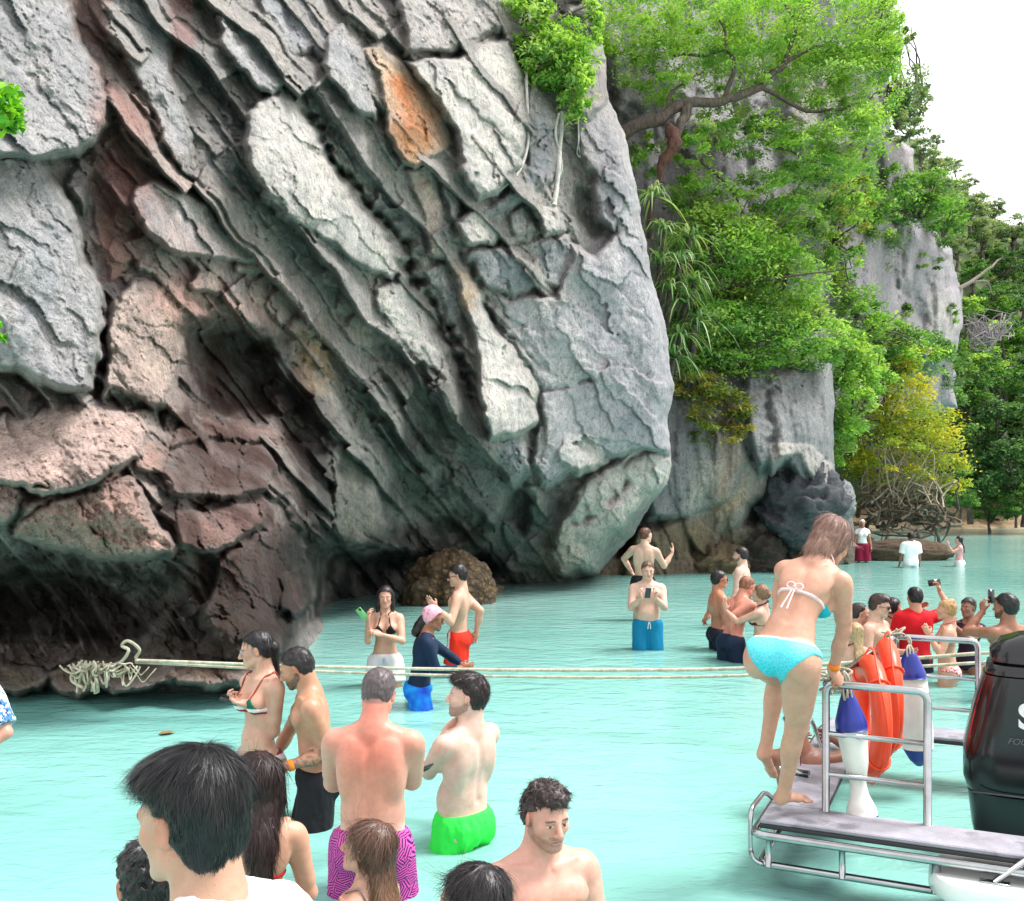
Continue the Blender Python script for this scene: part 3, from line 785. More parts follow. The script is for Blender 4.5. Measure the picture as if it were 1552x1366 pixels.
def boulder(label, px, py0, py1, wpx, d, col, seed, elong=1.0, tilt=0, rough=1.0, mat=None, spike=0.0, name="boulder", depth=1.0, dz=0.25, fac=0.09):
    """py0 top row, py1 base row in the photo; stands in the water at distance d"""
    base = at(px, py1, d); h = (py1 - py0) / F * d; w = wpx / F * d
    n, m = 56, 72
    th = np.linspace(0.02, np.pi - 0.02, n); ph = np.linspace(0, 2 * np.pi, m, endpoint=False)
    TH, PH = np.meshgrid(th, ph, indexing='ij')
    U = np.stack([np.sin(TH) * np.cos(PH), np.sin(TH) * np.sin(PH), np.cos(TH)], -1)
    r = 1 + rough * (0.22 * fbm(U * 1.6 + seed, 3) + 0.10 * fbm(U * 4 + seed, 3, True) + 0.05 * fbm(U * 11 + seed, 3))
    f1, _ = facets(PH * 2.2 + 0.4 * np.sin(TH * 3 + seed), TH * 3.0, int(seed) + 3, 0.5, 0.5)
    r = r + fac * rough * f1 * np.sin(TH)
    r = r + spike * np.maximum(0, U[..., 2]) ** 2 * (0.4 + fbm(U * 3 + seed + 9, 3, True))
    Pn = U * r[..., None] * np.array([w / 2, w / 2 * depth, h / (1.6 + spike)])
    zmin = 0
    Pn = Pn @ rot_xyz(0, math.radians(tilt), 0).T
    top = Pn[..., 2].max()
    z0 = base[2] + h - top
    c = np.array(col) * (1 + 0.4 * fbm(U * 2.5 + seed, 3))[..., None]
    mb = MB(); mb.grid(Pn[:, ::-1], closed_v=True)
    k = mb.n
    me = mb.mesh(name, mat or M_ROCK, True, np.clip(c[:, ::-1].reshape(-1, 3), 0, 1))
    return link(name, me, None, (base[0], d + w * 0.15, z0), 0, label, "boulder")
boulder("rounded boulder crusted with golden oysters under the overhang", 676, 830, 950, 138, 18.6, srgb(108, 86, 54), 2, rough=1.5, depth=0.8, mat=M_OYSTER)
boulder("low barnacled boulder at the foot of the golden oyster boulder", 712, 880, 905, 90, 20.5, srgb(150, 136, 116), 8, rough=1.5, mat=M_OYSTER)
boulder("pointed black boulder leaning on the grey cliff", 1214, 690, 800, 120, 26.4, srgb(84, 86, 90), 12, tilt=16, rough=0.9, spike=0.9, fac=0.30)
boulder("small white-topped rock beside the pointed black boulder", 1274, 725, 775, 44, 27.6, srgb(150, 150, 152), 15, spike=0.4, rough=1.3)
for i_, (px, y0, y1, w, d, cc, lb) in enumerate([(1150, 790, 868, 90, 26.5, (66, 60, 54), "dark jagged rock under the grey cliff, beside the bearded man"), (1215, 775, 862, 80, 27.0, (84, 76, 66), "jagged brown rock below the pointed black boulder"),
        (1262, 765, 852, 70, 31.5, (96, 88, 76), "tall jagged grey-brown rock by the driftwood roots"), (1090, 815, 872, 90, 26.0, (118, 102, 78), "tan barnacled rock in front of the grey cliff's foot"), (1296, 800, 846, 60, 33.0, (74, 66, 56), "dark low rock behind the burgundy sarong")]):
    boulder(lb, px, y0, y1, w, d, srgb(*cc), 20 + i_ * 3, rough=1.7, spike=0.5)
ledge = boulder("long low brown rock ledge breaking the water by the white T-shirt", 1375, 817, 850, 150, 30.2, srgb(92, 74, 58), 41, rough=0.8, depth=0.35)

# ---- leaves
def leaf_mat(name, trans=0.42):
    t = NT(name)
    a = t.n("ShaderNodeVertexColor", _layer_name="Col").outputs[0]
    dif = t.n("ShaderNodeBsdfPrincipled", Roughness=0.5); t.l(a, dif.inputs['Base Color']); dif.inputs['Specular IOR Level'].default_value = 0.3
    tr = t.n("ShaderNodeBsdfTranslucent")
    t.l(t.mix(1.0, a, (1.25, 1.15, 0.5), 'MULTIPLY'), tr.inputs[0])
    mx = t.n("ShaderNodeMixShader", i0=trans); t.l(dif.outputs[0], mx.inputs[1]); t.l(tr.outputs[0], mx.inputs[2])
    t.l(mx.outputs[0], t.out.inputs[0])
    return t.m
M_LEAF = leaf_mat("leaves")
def bark_mat(name, c0, c1):
    t = NT(name); v = t.coords(scale=(1, 1, 0.4)); n = t.noise(v, 14, 6, 0.7)
    return t.pbr(t.ramp(n, [(0.3, c0), (0.7, c1)]), 0.9, 0, t.bump(n, 0.8, 0.03))
M_BARK = bark_mat("bark_brown", srgb(40, 33, 30), srgb(104, 92, 82))
M_PALEBARK = bark_mat("bark_pale", srgb(120, 108, 92), srgb(186, 172, 150))

def leaf_quads(Pc, size, rs, up=0.5, elong=2.2, droop=0.0):
    n = len(Pc)
    N = rs.normal(size=(n, 3)); N[:, 2] = np.abs(N[:, 2]) + up * 1.5
    N /= np.linalg.norm(N, axis=1)[:, None]
    D = rs.normal(size=(n, 3)); D[:, 2] -= droop
    D -= N * (D * N).sum(1)[:, None]; D /= np.linalg.norm(D, axis=1)[:, None] + 1e-9
    W = np.cross(N, D)
    L = (size * rs.uniform(0.6, 1.3, n))[:, None]
    v = np.stack([Pc - D * L * 0.5, Pc + W * L / elong * 0.5 + N * L * 0.04, Pc + D * L * 0.5 - N * L * 0.08, Pc - W * L / elong * 0.5 + N * L * 0.04], 1)
    q = np.arange(n * 4).reshape(n, 4)
    return v.reshape(-1, 3), q

def clump_pts(cen, rad, n, rs, nclump, cr=0.3, shell=0.55):
    """points gathered in flattened clumps spread over an ellipsoid"""
    d = rs.normal(size=(nclump, 3)); d /= np.linalg.norm(d, axis=1)[:, None]
    rr = shell + (1 - shell) * rs.uniform(0, 1, nclump) ** 0.6
    cc = d * rr[:, None]
    k = rs.randint(0, nclump, n)
    cs = cr * rs.uniform(0.5, 1.3, nclump)
    off = rs.normal(size=(n, 3)) * cs[k][:, None] * np.array([0.6, 0.6, 0.34])
    off[:, 2] -= 0.25 * (off[:, 0] ** 2 + off[:, 1] ** 2) / (cs[k] + 1e-6)
    return cen + (cc[k] + off) * rad, k

def leaf_cols(k, n, cols, rs, var=0.25):
    cols = np.array(cols)
    ck = cols[rs.randint(0, len(cols), k.max() + 1)]
    c = ck[k] * rs.uniform(1 - var, 1 + var, n)[:, None]
    m = rs.uniform(size=n) < 0.25
    c[m] = cols[rs.randint(0, len(cols), m.sum())]
    return np.repeat(c, 4, axis=0)

def crown_mesh(name, parts, size, cols, seed, up=0.5, elong=2.2, nclump=None, cr=0.3, droop=0.0, shell=0.5):
    """parts: list of (centre, radii, n)"""
    rs = np.random.RandomState(seed)
    VV, CC = [], []
    for cen, rad, n in parts:
        P_, k = clump_pts(np.asarray(cen), np.asarray(rad), n, rs, nclump or max(6, n // 90), cr, shell)
        v, q = leaf_quads(P_, size, rs, up, elong, droop)
        VV.append(v); CC.append(leaf_cols(k, n, cols, rs))
    V = np.concatenate(VV); C = np.concatenate(CC)
    return mesh_np(name, V, np.arange(len(V)).reshape(-1, 4), False, np.clip(C, 0, 1), M_LEAF)

LIME_ = [srgb(136, 180, 76), srgb(118, 168, 68), srgb(162, 198, 94), srgb(100, 150, 64), srgb(152, 186, 112)]
MIDG = [srgb(80, 126, 60), srgb(98, 144, 68), srgb(66, 108, 54), srgb(114, 156, 78)]
DARKG = [srgb(70, 106, 64), srgb(84, 122, 72), srgb(58, 92, 58), srgb(100, 138, 80)]  # lightened greens, standing in for distance haze
YELG = [srgb(176, 176, 50), srgb(150, 168, 56), srgb(196, 184, 64), srgb(128, 154, 56)]
OLIVE = [srgb(112, 130, 56), srgb(136, 142, 60), srgb(88, 112, 52), srgb(160, 150, 70)]
HAZY = [srgb(112, 138, 100), srgb(126, 150, 104), srgb(96, 122, 90), srgb(144, 162, 116)]  # paler, greyed greens: distance haze put into the leaf colour

def px_part(px, py, rx_, ry_, d, rd, n):
    s = d / F
    return (at(px, py, d), (rx_ * s, rd, ry_ * s), n)

def curve(pts, n=24, jit=0.0, seed=0):
    """smooth path through points"""
    P_ = np.asarray(pts, float); t = np.linspace(0, len(P_) - 1, n)
    i = np.clip(t.astype(int), 0, len(P_) - 2); f = (t - i)[:, None]
    Pm = np.vstack([2 * P_[0] - P_[1], P_, 2 * P_[-1] - P_[-2]])
    p0, p1, p2, p3 = Pm[i], Pm[i + 1], Pm[i + 2], Pm[i + 3]
    R = 0.5 * ((2 * p1) + (-p0 + p2) * f + (2 * p0 - 5 * p1 + 4 * p2 - p3) * f ** 2 + (-p0 + 3 * p1 - 3 * p2 + p3) * f ** 3)
    if jit: R = R + jit * np.stack([noise3(R * 1.7 + seed), noise3(R * 1.7 + seed + 9), noise3(R * 1.7 + seed + 23)], 1)
    return R

def tree(name, label, base, cat="tree", group=None):
    o = bpy.data.objects.new(name, None); COL.objects.link(o)
    o.location = tuple(base); o["label"] = label; o["category"] = cat
    if group: o["group"] = group
    return o
def child(parent, name, me):
    o = link(name, me, parent)
    o.matrix_parent_inverse = Matrix.Translation(-Vector(parent.location))
    return o

# the tree that leans out over the gap
pxl = lambda pts, n=20, jit=0.1: curve([at(*q) for q in pts], n, jit)
t1 = tree("leaning_tree", "lime-leaved tree with a crooked dark limb leaning out from the big cliff", at(938, 214, 24.5))
mb = MB()
main = [(925, 222, 25.2), (960, 198, 25.0), (1000, 178, 25.0), (1040, 156, 25.2), (1100, 150, 25.6), (1150, 130, 26.0), (1188, 96, 26.2), (1206, 48, 26.4), (1228, -10, 26.6)]
mb.tube(pxl(main, 40, 0.12), np.linspace(0.19, 0.04, 40) * (1 + 0.2 * noise3(np.stack([np.arange(40) * .4, np.zeros(40), np.zeros(40)], 1))), 10)
for br, r0 in (([(1100, 150, 25.6), (1108, 110, 25.4), (1104, 70, 25.5), (1090, 30, 25.6)], .08), ([(1040, 156, 25.2), (1032, 200, 24.9), (1005, 235, 24.8)], .16), ([(1188, 96, 26.2), (1215, 80, 26.4), (1260, 60, 26.6), (1290, 20, 27)], .06),
               ([(1206, 48, 26.4), (1195, 15, 26.4), (1180, 0, 26.3)], .05), ([(1000, 178, 25), (1030, 130, 25.2), (1060, 110, 25.5)], .06), ([(1060, 240, 25.6), (1100, 280, 26), (1130, 320, 26.2)], .06), ([(1150, 130, 26), (1230, 170, 26.5), (1300, 160, 27), (1330, 140, 27.2)], .06),
               ([(1130, 200, 26), (1200, 230, 26.5), (1280, 260, 27)], .05), ([(1020, 80, 25.5), (1060, 85, 25.6), (1105, 75, 25.5)], .05)):
    k = pxl(br, 14, 0.15); mb.tube(k, np.linspace(r0, r0 * .3, 14), 7)
child(t1, "trunk", mb.mesh("trunk", M_BARK))
cr = [px_part(a[0], a[1], a[2], a[3], a[4], a[5], int(a[6] * 1.8)) for a in [(960, 40, 70, 60, 25.6, 1.6, 3000), (1060, 40, 80, 60, 26, 1.8, 3800), (1150, 50, 80, 55, 26.5, 1.8, 3000), (1255, 50, 90, 70, 27, 1.8, 4200), (1310, 130, 50, 70, 27.2, 1.5, 3000),
      (1240, 130, 70, 45, 27, 1.5, 2000), (1290, 215, 55, 55, 27, 1.5, 2400), (1225, 225, 60, 40, 26.8, 1.4, 2000), (1000, 110, 60, 40, 25.6, 1.4, 1300), (1120, 110, 60, 35, 26.2, 1.3, 1200), (1150, 205, 70, 30, 26.4, 1.2, 1300), (1060, 220, 45, 28, 25.6, 1.0, 900), (1330, 40, 30, 60, 27.5, 1.2, 1500)]]
child(t1, "crown", crown_mesh("crown", cr, 0.125, LIME_, 5, 0.7, 2.6, cr=0.24, droop=0.4))
mb = MB(); u = np.linspace(0, 1, 8)
mb.tube(pxl([(1016, 190, 24.9), (1022, 215, 24.8), (1008, 245, 24.8), (1000, 275, 24.9)], 12, 0.1), np.array([.08, .13, .2, .14, .22, .16, .12, .18, .12, .10, .07, .03]), 10)
child(t1, "root_burr", mb.mesh("root_burr", bark_mat("bark_red", srgb(38, 24, 22), srgb(112, 74, 62))))
# shrubs rooted on the cliff face, pixel boxes at the depth of the rock they grow on
def shrub(label, parts, size, cols, seed, cr_=0.3, name="shrub", droop=0.3, cat="shrub", stem=True, elong=2.2, group=None, up=0.6):
    c0 = parts[0]
    base = at(c0[0], c0[1] + c0[3] * 0.8, c0[4] + 0.3)
    o = tree(name, label, base, cat, group)
    ps = [px_part(*a[:6], int(a[6] * (1.7 if a[4] > 15 else 1))) for a in parts]
    size = size * (0.76 if parts[0][4] > 15 else 1)
    child(o, "foliage", crown_mesh("foliage", ps, size, cols, seed, up, elong, cr=cr_, droop=droop))
    if stem:
        mb = MB(); rs = np.random.RandomState(seed)
        for a, pp in zip(parts, ps):
            for _ in range(4):
                e = pp[0] + rs.normal(size=3) * np.array(pp[1]) * 0.5
                mb.tube(curve([base, (base + e) / 2 + rs.normal(size=3) * 0.15, e], 8, 0.1), np.linspace(0.05, 0.012, 8), 6)
        child(o, "stems", mb.mesh("stems", M_BARK))
    return o
shrub("bright green bush tumbling over the top of the big cliff beside hanging roots", [(800, 30, 40, 45, 18.6, 0.7, 1600), (840, 80, 55, 50, 18.6, 0.7, 2600), (870, 125, 30, 45, 18.7, 0.6, 1500), (815, 100, 35, 30, 18.5, 0.5, 1000), (905, 20, 25, 40, 19.3, 0.5, 700)], 0.15, LIME_, 21, droop=1.0)
shrub("leafy lime sapling curtain below the leaning tree", [(1090, 380, 85, 70, 26.4, 1.4, 4200), (1170, 420, 70, 60, 27, 1.4, 3000), (1060, 300, 50, 45, 26.2, 1.0, 1500), (1180, 330, 40, 35, 27, 1.0, 900), (1150, 290, 50, 30, 26.8, 1.0, 900)], 0.17, LIME_, 22, droop=0.5)
shrub("soft green thicket crowning the grey cliff", [(1080, 500, 70, 45, 26, 1.3, 3000), (1160, 510, 80, 45, 26.6, 1.3, 3400), (1230, 520, 50, 40, 27, 1.2, 2000), (1040, 540, 40, 30, 25.6, 0.9, 1200), (1120, 550, 70, 22, 26.0, 0.9, 1400)], 0.17, LIME_[1:] + MIDG[:2], 23)
shrub("olive shrub with yellowing leaves hanging on the grey cliff", [(1085, 615, 50, 42, 25.2, 0.8, 1800), (1060, 590, 45, 25, 25.2, 0.7, 900), (1125, 640, 25, 28, 25.3, 0.6, 500), (1080, 660, 35, 20, 25.0, 0.6, 500)], 0.16, OLIVE, 24)
shrub("green shrub on the high wall left of the fluted cliff", [(1265, 330, 45, 45, 31, 1.4, 1700), (1300, 300, 35, 35, 33, 1.2, 1100), (1275, 395, 25, 45, 31.5, 1, 800)], 0.2, OLIVE + LIME_, 25)
shrub("rounded bush on top of the fluted grey cliff", [(1390, 300, 50, 40, 37, 1.6, 2400), (1345, 290, 35, 35, 35.5, 1.4, 1400), (1430, 330, 30, 40, 40, 1.5, 1300), (1320, 315, 25, 25, 35, 1, 800)], 0.22, MIDG + LIME_[:2], 26)
shrub("dark bushes against the sky on the cliff shoulder", [(1360, 160, 22, 40, 33, 1.2, 1000), (1385, 130, 22, 30, 35, 1.2, 600), (1355, 60, 14, 35, 33, 0.8, 500), (1340, 20, 14, 40, 33, 0.8, 600), (1375, 200, 22, 22, 36, 1, 600)], 0.2, HAZY + DARKG[:1], 27)
shrub("spindly bush sprouting where cliff meets sky", [(1395, 150, 14, 22, 40, 0.8, 260), (1372, 52, 12, 14, 36, 0.7, 160)], 0.2, HAZY, 28)
shrub("green bushes at the foot of the fluted cliff", [(1300, 480, 45, 40, 33, 1.6, 2200), (1350, 530, 50, 50, 35, 1.8, 2600), (1270, 540, 40, 50, 30.5, 1.4, 2000), (1400, 540, 35, 40, 38, 1.5, 1500)], 0.21, MIDG + LIME_[:3], 29)
shrub("vivid green vine tree hanging beside the yellow tree", [(1290, 600, 35, 60, 30, 1.3, 2200), (1275, 660, 26, 40, 29.6, 1.0, 1000), (1320, 560, 40, 40, 31, 1.2, 1500)], 0.19, LIME_, 30, droop=0.8)
yt = shrub("yellow-leaved tree with bare tangled twigs over the water", [(1345, 600, 55, 55, 35, 2, 2600), (1390, 660, 60, 60, 36, 2, 3000), (1340, 690, 55, 45, 34.5, 1.8, 1500), (1425, 710, 35, 40, 36.5, 1.6, 1300), (1350, 540, 40, 30, 35, 1.4, 900)], 0.2, YELG, 31, name="yellow_tree", cat="tree")
rs = np.random.RandomState(77)
mb = MB()
for i in range(110):
    a = at(rs.uniform(1300, 1430), rs.uniform(735, 775), rs.uniform(34, 37)); e = at(rs.uniform(1285, 1450), rs.uniform(640, 745), rs.uniform(33.5, 37.5))
    mb.tube(curve([a, (a + e) / 2 + rs.normal(size=3) * 0.35, e], 7, 0.25, i), np.linspace(0.035, 0.01, 7), 5)
child(yt, "bare_twigs", mb.mesh("bare_twigs", M_PALEBARK))
shrub("mixed creeper covering the pale wall above the soft green thicket", [(1130, 460, 60, 40, 27.4, 1.0, 1500), (1215, 470, 45, 40, 28.5, 1.0, 1300), (1240, 420, 30, 50, 30.5, 1.0, 900), (1200, 290, 50, 30, 28.5, 1.0, 900), (1100, 190, 60, 40, 27.6, 0.9, 1000), (1330, 380, 40, 30, 37, 1.2, 800), (1300, 250, 40, 30, 33, 1.0, 900), (1210, 350, 45, 40, 29, 1.0, 1500), (1250, 280, 45, 40, 30, 1.0, 1400), (1330, 330, 30, 30, 34, 1.0, 700), (1190, 400, 40, 40, 28.5, 1.0, 1200), (980, 230, 30, 40, 25.6, 0.6, 500), (1050, 420, 40, 40, 25.8, 0.8, 1000)], 0.18, LIME_ + HAZY, 52, stem=False)
shrub("tufted grey-green shrubs rooted on ledges of the fluted cliff", [(1320, 420, 20, 16, 37.0, 0.8, 300), (1400, 400, 22, 14, 39, 0.8, 300), (1430, 480, 18, 24, 41, 0.8, 300), (1365, 470, 22, 18, 38, 0.8, 300), (1275, 440, 28, 30, 33, 1.0, 700), (1440, 560, 26, 40, 43, 1.2, 900)], 0.2, HAZY + MIDG, 53, stem=False)
dt = tree("driftwood", "tangle of dark fallen roots and driftwood at the water's edge", at(1350, 800, 37), "driftwood")
mb = MB()
for i in range(60):
    d_ = rs.uniform(33, 40)
    a = at(rs.uniform(1290, 1450), rs.uniform(778, 806), d_); e = at(rs.uniform(1285, 1450), rs.uniform(758, 802), d_ + rs.uniform(-2, 2))
    mb.tube(curve([a, (a + e) / 2 + rs.normal(size=3) * 0.4 + [0, 0, .2], e], 10, 0.3, i), np.linspace(rs.uniform(.04, .10), 0.012, 10), 6)
child(dt, "roots", mb.mesh("roots", bark_mat("bark_wet", srgb(44, 36, 30), srgb(120, 104, 88))))
# strap-leaved plants beside the pillar edge
def strap_plant(label, spots, seed, cols):
    rs = np.random.RandomState(seed)
    o = tree("screw_pine", label, at(*spots[0]), "plant")
    V, Q, C = [], [], []; nv = 0
    stem = MB()
    for px, py, d in spots:
        c0 = at(px, py, d)
        stem.tube(curve([c0 + [0, 0.6, -0.8], c0 + [0, 0.3, -0.4], c0], 6, 0.05), np.linspace(0.09, 0.06, 6), 7)
        for k in range(46):
            az = rs.uniform(0, 2 * np.pi); el = rs.uniform(0.1, 1.35); L = rs.uniform(0.6, 1.25)
            dr = np.array([math.cos(az) * math.cos(el), math.sin(az) * math.cos(el), math.sin(el)])
            sd = np.array([-math.sin(az), math.cos(az), 0]); w = rs.uniform(0.022, 0.038)
            n = 7; pts = []
            for t in np.linspace(0, 1, n):
                p_ = c0 + dr * L * t + np.array([0, 0, -0.85]) * L * t ** 2.4 * rs.uniform(0.95, 1.05)
                ww = w * (1 - t) ** 0.6 + 0.002
                pts += [p_ - sd * ww, p_ + sd * ww]
            V.append(pts)
            Q.append([[nv + 2 * i, nv + 2 * i + 1, nv + 2 * i + 3, nv + 2 * i + 2] for i in range(n - 1)])
            C.append(np.tile(np.array(cols[rs.randint(len(cols))]) * rs.uniform(.7, 1.3), (2 * n, 1))); nv += 2 * n
    child(o, "strap_leaves", mesh_np("strap_leaves", np.concatenate(V), np.concatenate(Q), True, np.clip(np.concatenate(C), 0, 1), M_LEAF))
    child(o, "stems", stem.mesh("stems", M_BARK))
strap_plant("screw pine with long arching strap leaves beside the pillar edge", [(1005, 350, 24.0), (1030, 400, 24.2), (1015, 440, 24.0), (1040, 460, 24.3), (990, 300, 24.0), (1030, 510, 24.0), (1020, 545, 23.8), (1045, 360, 24.4), (1050, 430, 24.4), (1000, 400, 23.9), (1055, 490, 24.4)], 3, [srgb(92, 132, 78), srgb(120, 156, 96), srgb(70, 108, 66), srgb(160, 180, 130)])
# leaves poking in at the left edge, close to the grey buttress
shrub("bright green vine leaves on the near grey buttress", [(6, 130, 26, 45, 7.8, 0.25, 300), (0, 185, 18, 30, 7.8, 0.2, 150), (12, 165, 16, 28, 7.75, 0.15, 130), (-4, 500, 12, 18, 7.8, 0.12, 60), (-30, 120, 30, 60, 7.9, 0.3, 220)], 0.085, [srgb(96, 168, 40), srgb(128, 186, 48), srgb(70, 136, 40)], 33, cr_=0.35, elong=1.5, droop=1.2, up=0.2, stem=False)

# far slope: copies of a few trees
def proto_tree(seed, cols, n=1500, size=0.12):
    rs = np.random.RandomState(seed)
    parts = [((0, 0, 1.0), (0.85, 0.85, 0.6), n)] + [((rs.uniform(-.6, .6), rs.uniform(-.6, .6), rs.uniform(.5, 1.4)), (0.5, 0.5, 0.38), n // 3) for _ in range(4)]
    cm = crown_mesh("crown", parts, size, cols, seed, 0.6, 1.9, cr=0.3)
    mb = MB()
    mb.tube(curve([(0, 0, -0.35), (0.05, 0, 0.2), (0, 0.05, 0.9)], 8, 0.05), np.linspace(0.09, 0.03, 8), 7)
    for k in range(5):
        e = np.array([rs.uniform(-.7, .7), rs.uniform(-.7, .7), rs.uniform(.6, 1.4)])
        mb.tube(curve([(0, 0, 0.2), e * 0.5 + [0, 0, .15], e], 7, 0.1, k), np.linspace(0.045, 0.012, 7), 5)
    return cm, mb.mesh("trunk", M_BARK)
protos = {k: [proto_tree(100 + i * 10 + j, c) for j in range(2)] for i, (k, c) in enumerate((('dark', DARKG), ('mid', MIDG), ('hazy', HAZY), ('lime', LIME_ + MIDG)))}
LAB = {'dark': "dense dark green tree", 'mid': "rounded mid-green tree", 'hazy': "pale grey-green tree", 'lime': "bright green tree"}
def far_label(px, py, rpx, kind):
    edge_ = np.interp(px, [1385, 1420, 1480, 1530, 1640], [235, 265, 318, 355, 360])
    zone = "on the ridge against the sky" if py < edge_ + 35 else "high on the far slope" if py < 440 else "halfway up the far slope" if py < 620 else "just above the far shore"
    size = "large " if rpx > 36 else "small " if rpx < 24 else ""
    return size + LAB[kind] + " " + zone
rs = np.random.RandomState(9)
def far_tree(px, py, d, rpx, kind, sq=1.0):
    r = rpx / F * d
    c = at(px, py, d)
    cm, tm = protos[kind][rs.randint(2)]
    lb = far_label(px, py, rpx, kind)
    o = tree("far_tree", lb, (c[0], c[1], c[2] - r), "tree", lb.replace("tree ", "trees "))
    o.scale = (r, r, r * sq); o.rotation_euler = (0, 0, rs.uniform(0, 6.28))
    link("crown", cm, o); link("trunk", tm, o)
_more = []
for _ in range(150):
    px, py = rs.uniform(1385, 1640), rs.uniform(255, 770)
    edge_ = np.interp(px, [1385, 1420, 1480, 1530, 1640], [235, 265, 318, 355, 360])
    if py < edge_ + 12: continue
    if px < 1460 and py > 380: continue
    dd = ob_depth["hill_main"](px, py) - 1.5
    f_ = (py - edge_) / (780 - edge_)
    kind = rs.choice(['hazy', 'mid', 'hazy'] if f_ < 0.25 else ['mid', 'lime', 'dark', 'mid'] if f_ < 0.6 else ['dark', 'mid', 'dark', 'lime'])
    _more.append((px, py, dd, rs.uniform(20, 34) * (0.7 if f_ < 0.2 else 1.0), kind))
for px, py, d, r, k in _more + [(1470, 720, 50, 55, 'dark'), (1530, 700, 50, 60, 'dark'), (1440, 650, 51, 50, 'dark'), (1500, 640, 52, 60, 'dark'), (1560, 640, 52, 55, 'dark'), (1415, 590, 50, 45, 'mid'), (1465, 590, 52, 45, 'mid'),
        (1520, 570, 55, 50, 'mid'), (1570, 560, 56, 45, 'dark'), (1470, 530, 54, 40, 'lime'), (1520, 510, 58, 40, 'lime'), (1560, 500, 58, 35, 'mid'), (1465, 470, 55, 32, 'lime'), (1510, 455, 60, 40, 'mid'), (1550, 440, 62, 40, 'dark'),
        (1475, 410, 56, 30, 'mid'), (1520, 395, 64, 36, 'dark'), (1560, 385, 66, 34, 'dark'), (1450, 370, 52, 30, 'hazy'), (1490, 350, 62, 36, 'hazy'), (1535, 345, 72, 34, 'hazy'), (1575, 345, 74, 34, 'hazy'), (1410, 255, 50, 38, 'hazy'), (1440, 290, 54, 38, 'hazy'),
        (1470, 310, 60, 32, 'hazy'), (1430, 330, 50, 34, 'mid'), (1505, 315, 68, 24, 'hazy'), (1395, 225, 48, 26, 'hazy'), (1490, 560, 53, 40, 'lime'), (1550, 745, 50, 40, 'lime'), (1500, 770, 51, 30, 'mid'), (1600, 720, 50, 60, 'dark'), (1610, 600, 55, 60, 'mid'), (1620, 450, 62, 50, 'mid'),
        (1455, 750, 48, 30, 'mid'), (1540, 765, 49, 26, 'mid'), (1425, 480, 49, 24, 'mid'), (1448, 250, 60, 14, 'hazy'), (1465, 275, 62, 18, 'hazy'), (1420, 210, 60, 12, 'hazy')]:
    far_tree(px, py, d, r * 1.0, k)
# bare limb reaching from the far trees
bt = tree("bare_tree", "bare forked tree on the ledge above the fluted cliff", at(1440, 455, 44), "tree")
mb = MB()
mb.tube(pxl([(1442, 470, 43.5), (1452, 440, 43.5), (1475, 425, 44), (1500, 405, 44.5), (1520, 390, 45)], 14, 0.1), np.linspace(0.13, 0.03, 14), 7)
mb.tube(pxl([(1470, 428, 44), (1495, 428, 44.2), (1505, 445, 44.4)], 9, 0.1), np.linspace(0.07, 0.02, 9), 6)
child(bt, "trunk", mb.mesh("trunk", bark_mat("bark_grey", srgb(84, 76, 68), srgb(140, 128, 114))))
mb = MB()
for i in range(60):
    a = at(rs.uniform(1470, 1520), rs.uniform(500, 530), 47); e = at(rs.uniform(1460, 1540), rs.uniform(470, 520), rs.uniform(46, 48))
    mb.tube(curve([a, (a + e) / 2 + rs.normal(size=3) * .3, e], 6, .2, i), np.linspace(.04, .012, 6), 5)
child(bt, "twigs", mb.mesh("twigs", bark_mat("twig_grey", srgb(110, 100, 104), srgb(170, 158, 160))))
# aerial roots and ropes hanging on the big cliff
def on_cliff(px, py, off=0.06):
    return at(px, py, ob_depth["cliff_main"](px, py) - off)
def hang(name, label, pts, r, mat, cat, jit=0.02, off=0.08):
    P_ = np.array([on_cliff(a, b, off) for a, b in pts])
    P_[:, 1] = np.minimum(P_[:, 1], np.convolve(np.pad(P_[:, 1], 1, 'edge'), [1 / 3] * 3, 'valid'))
    mb = MB(); mb.tube(curve(P_, 40, jit), r, 7)
    return link(name, mb.mesh(name, mat), None, (0, 0, 0), 0, label, cat)
M_ROOT = bark_mat("root_white", srgb(150, 146, 140), srgb(214, 210, 204))
hang("aerial_root", "long pale root curving down the bright block of the big cliff", [(797, 110), (799, 150), (800, 200), (797, 235), (785, 262), (765, 282), (745, 297)], 0.03, M_ROOT, "root")
hang("aerial_root", "thick white root hanging under the cliff-top bush", [(850, 170), (850, 200), (848, 225), (847, 250), (843, 285), (840, 312)], 0.05, M_ROOT, "root")
hang("aerial_root", "thin white root beside the thick one, looped at its end", [(876, 150), (876, 180), (877, 215), (874, 235), (879, 240), (877, 220)], 0.015, M_ROOT, "root")
hang("aerial_root", "short forked root next to the thick white root", [(846, 175), (842, 200), (846, 225), (852, 250), (850, 265)], 0.025, M_ROOT, "root")
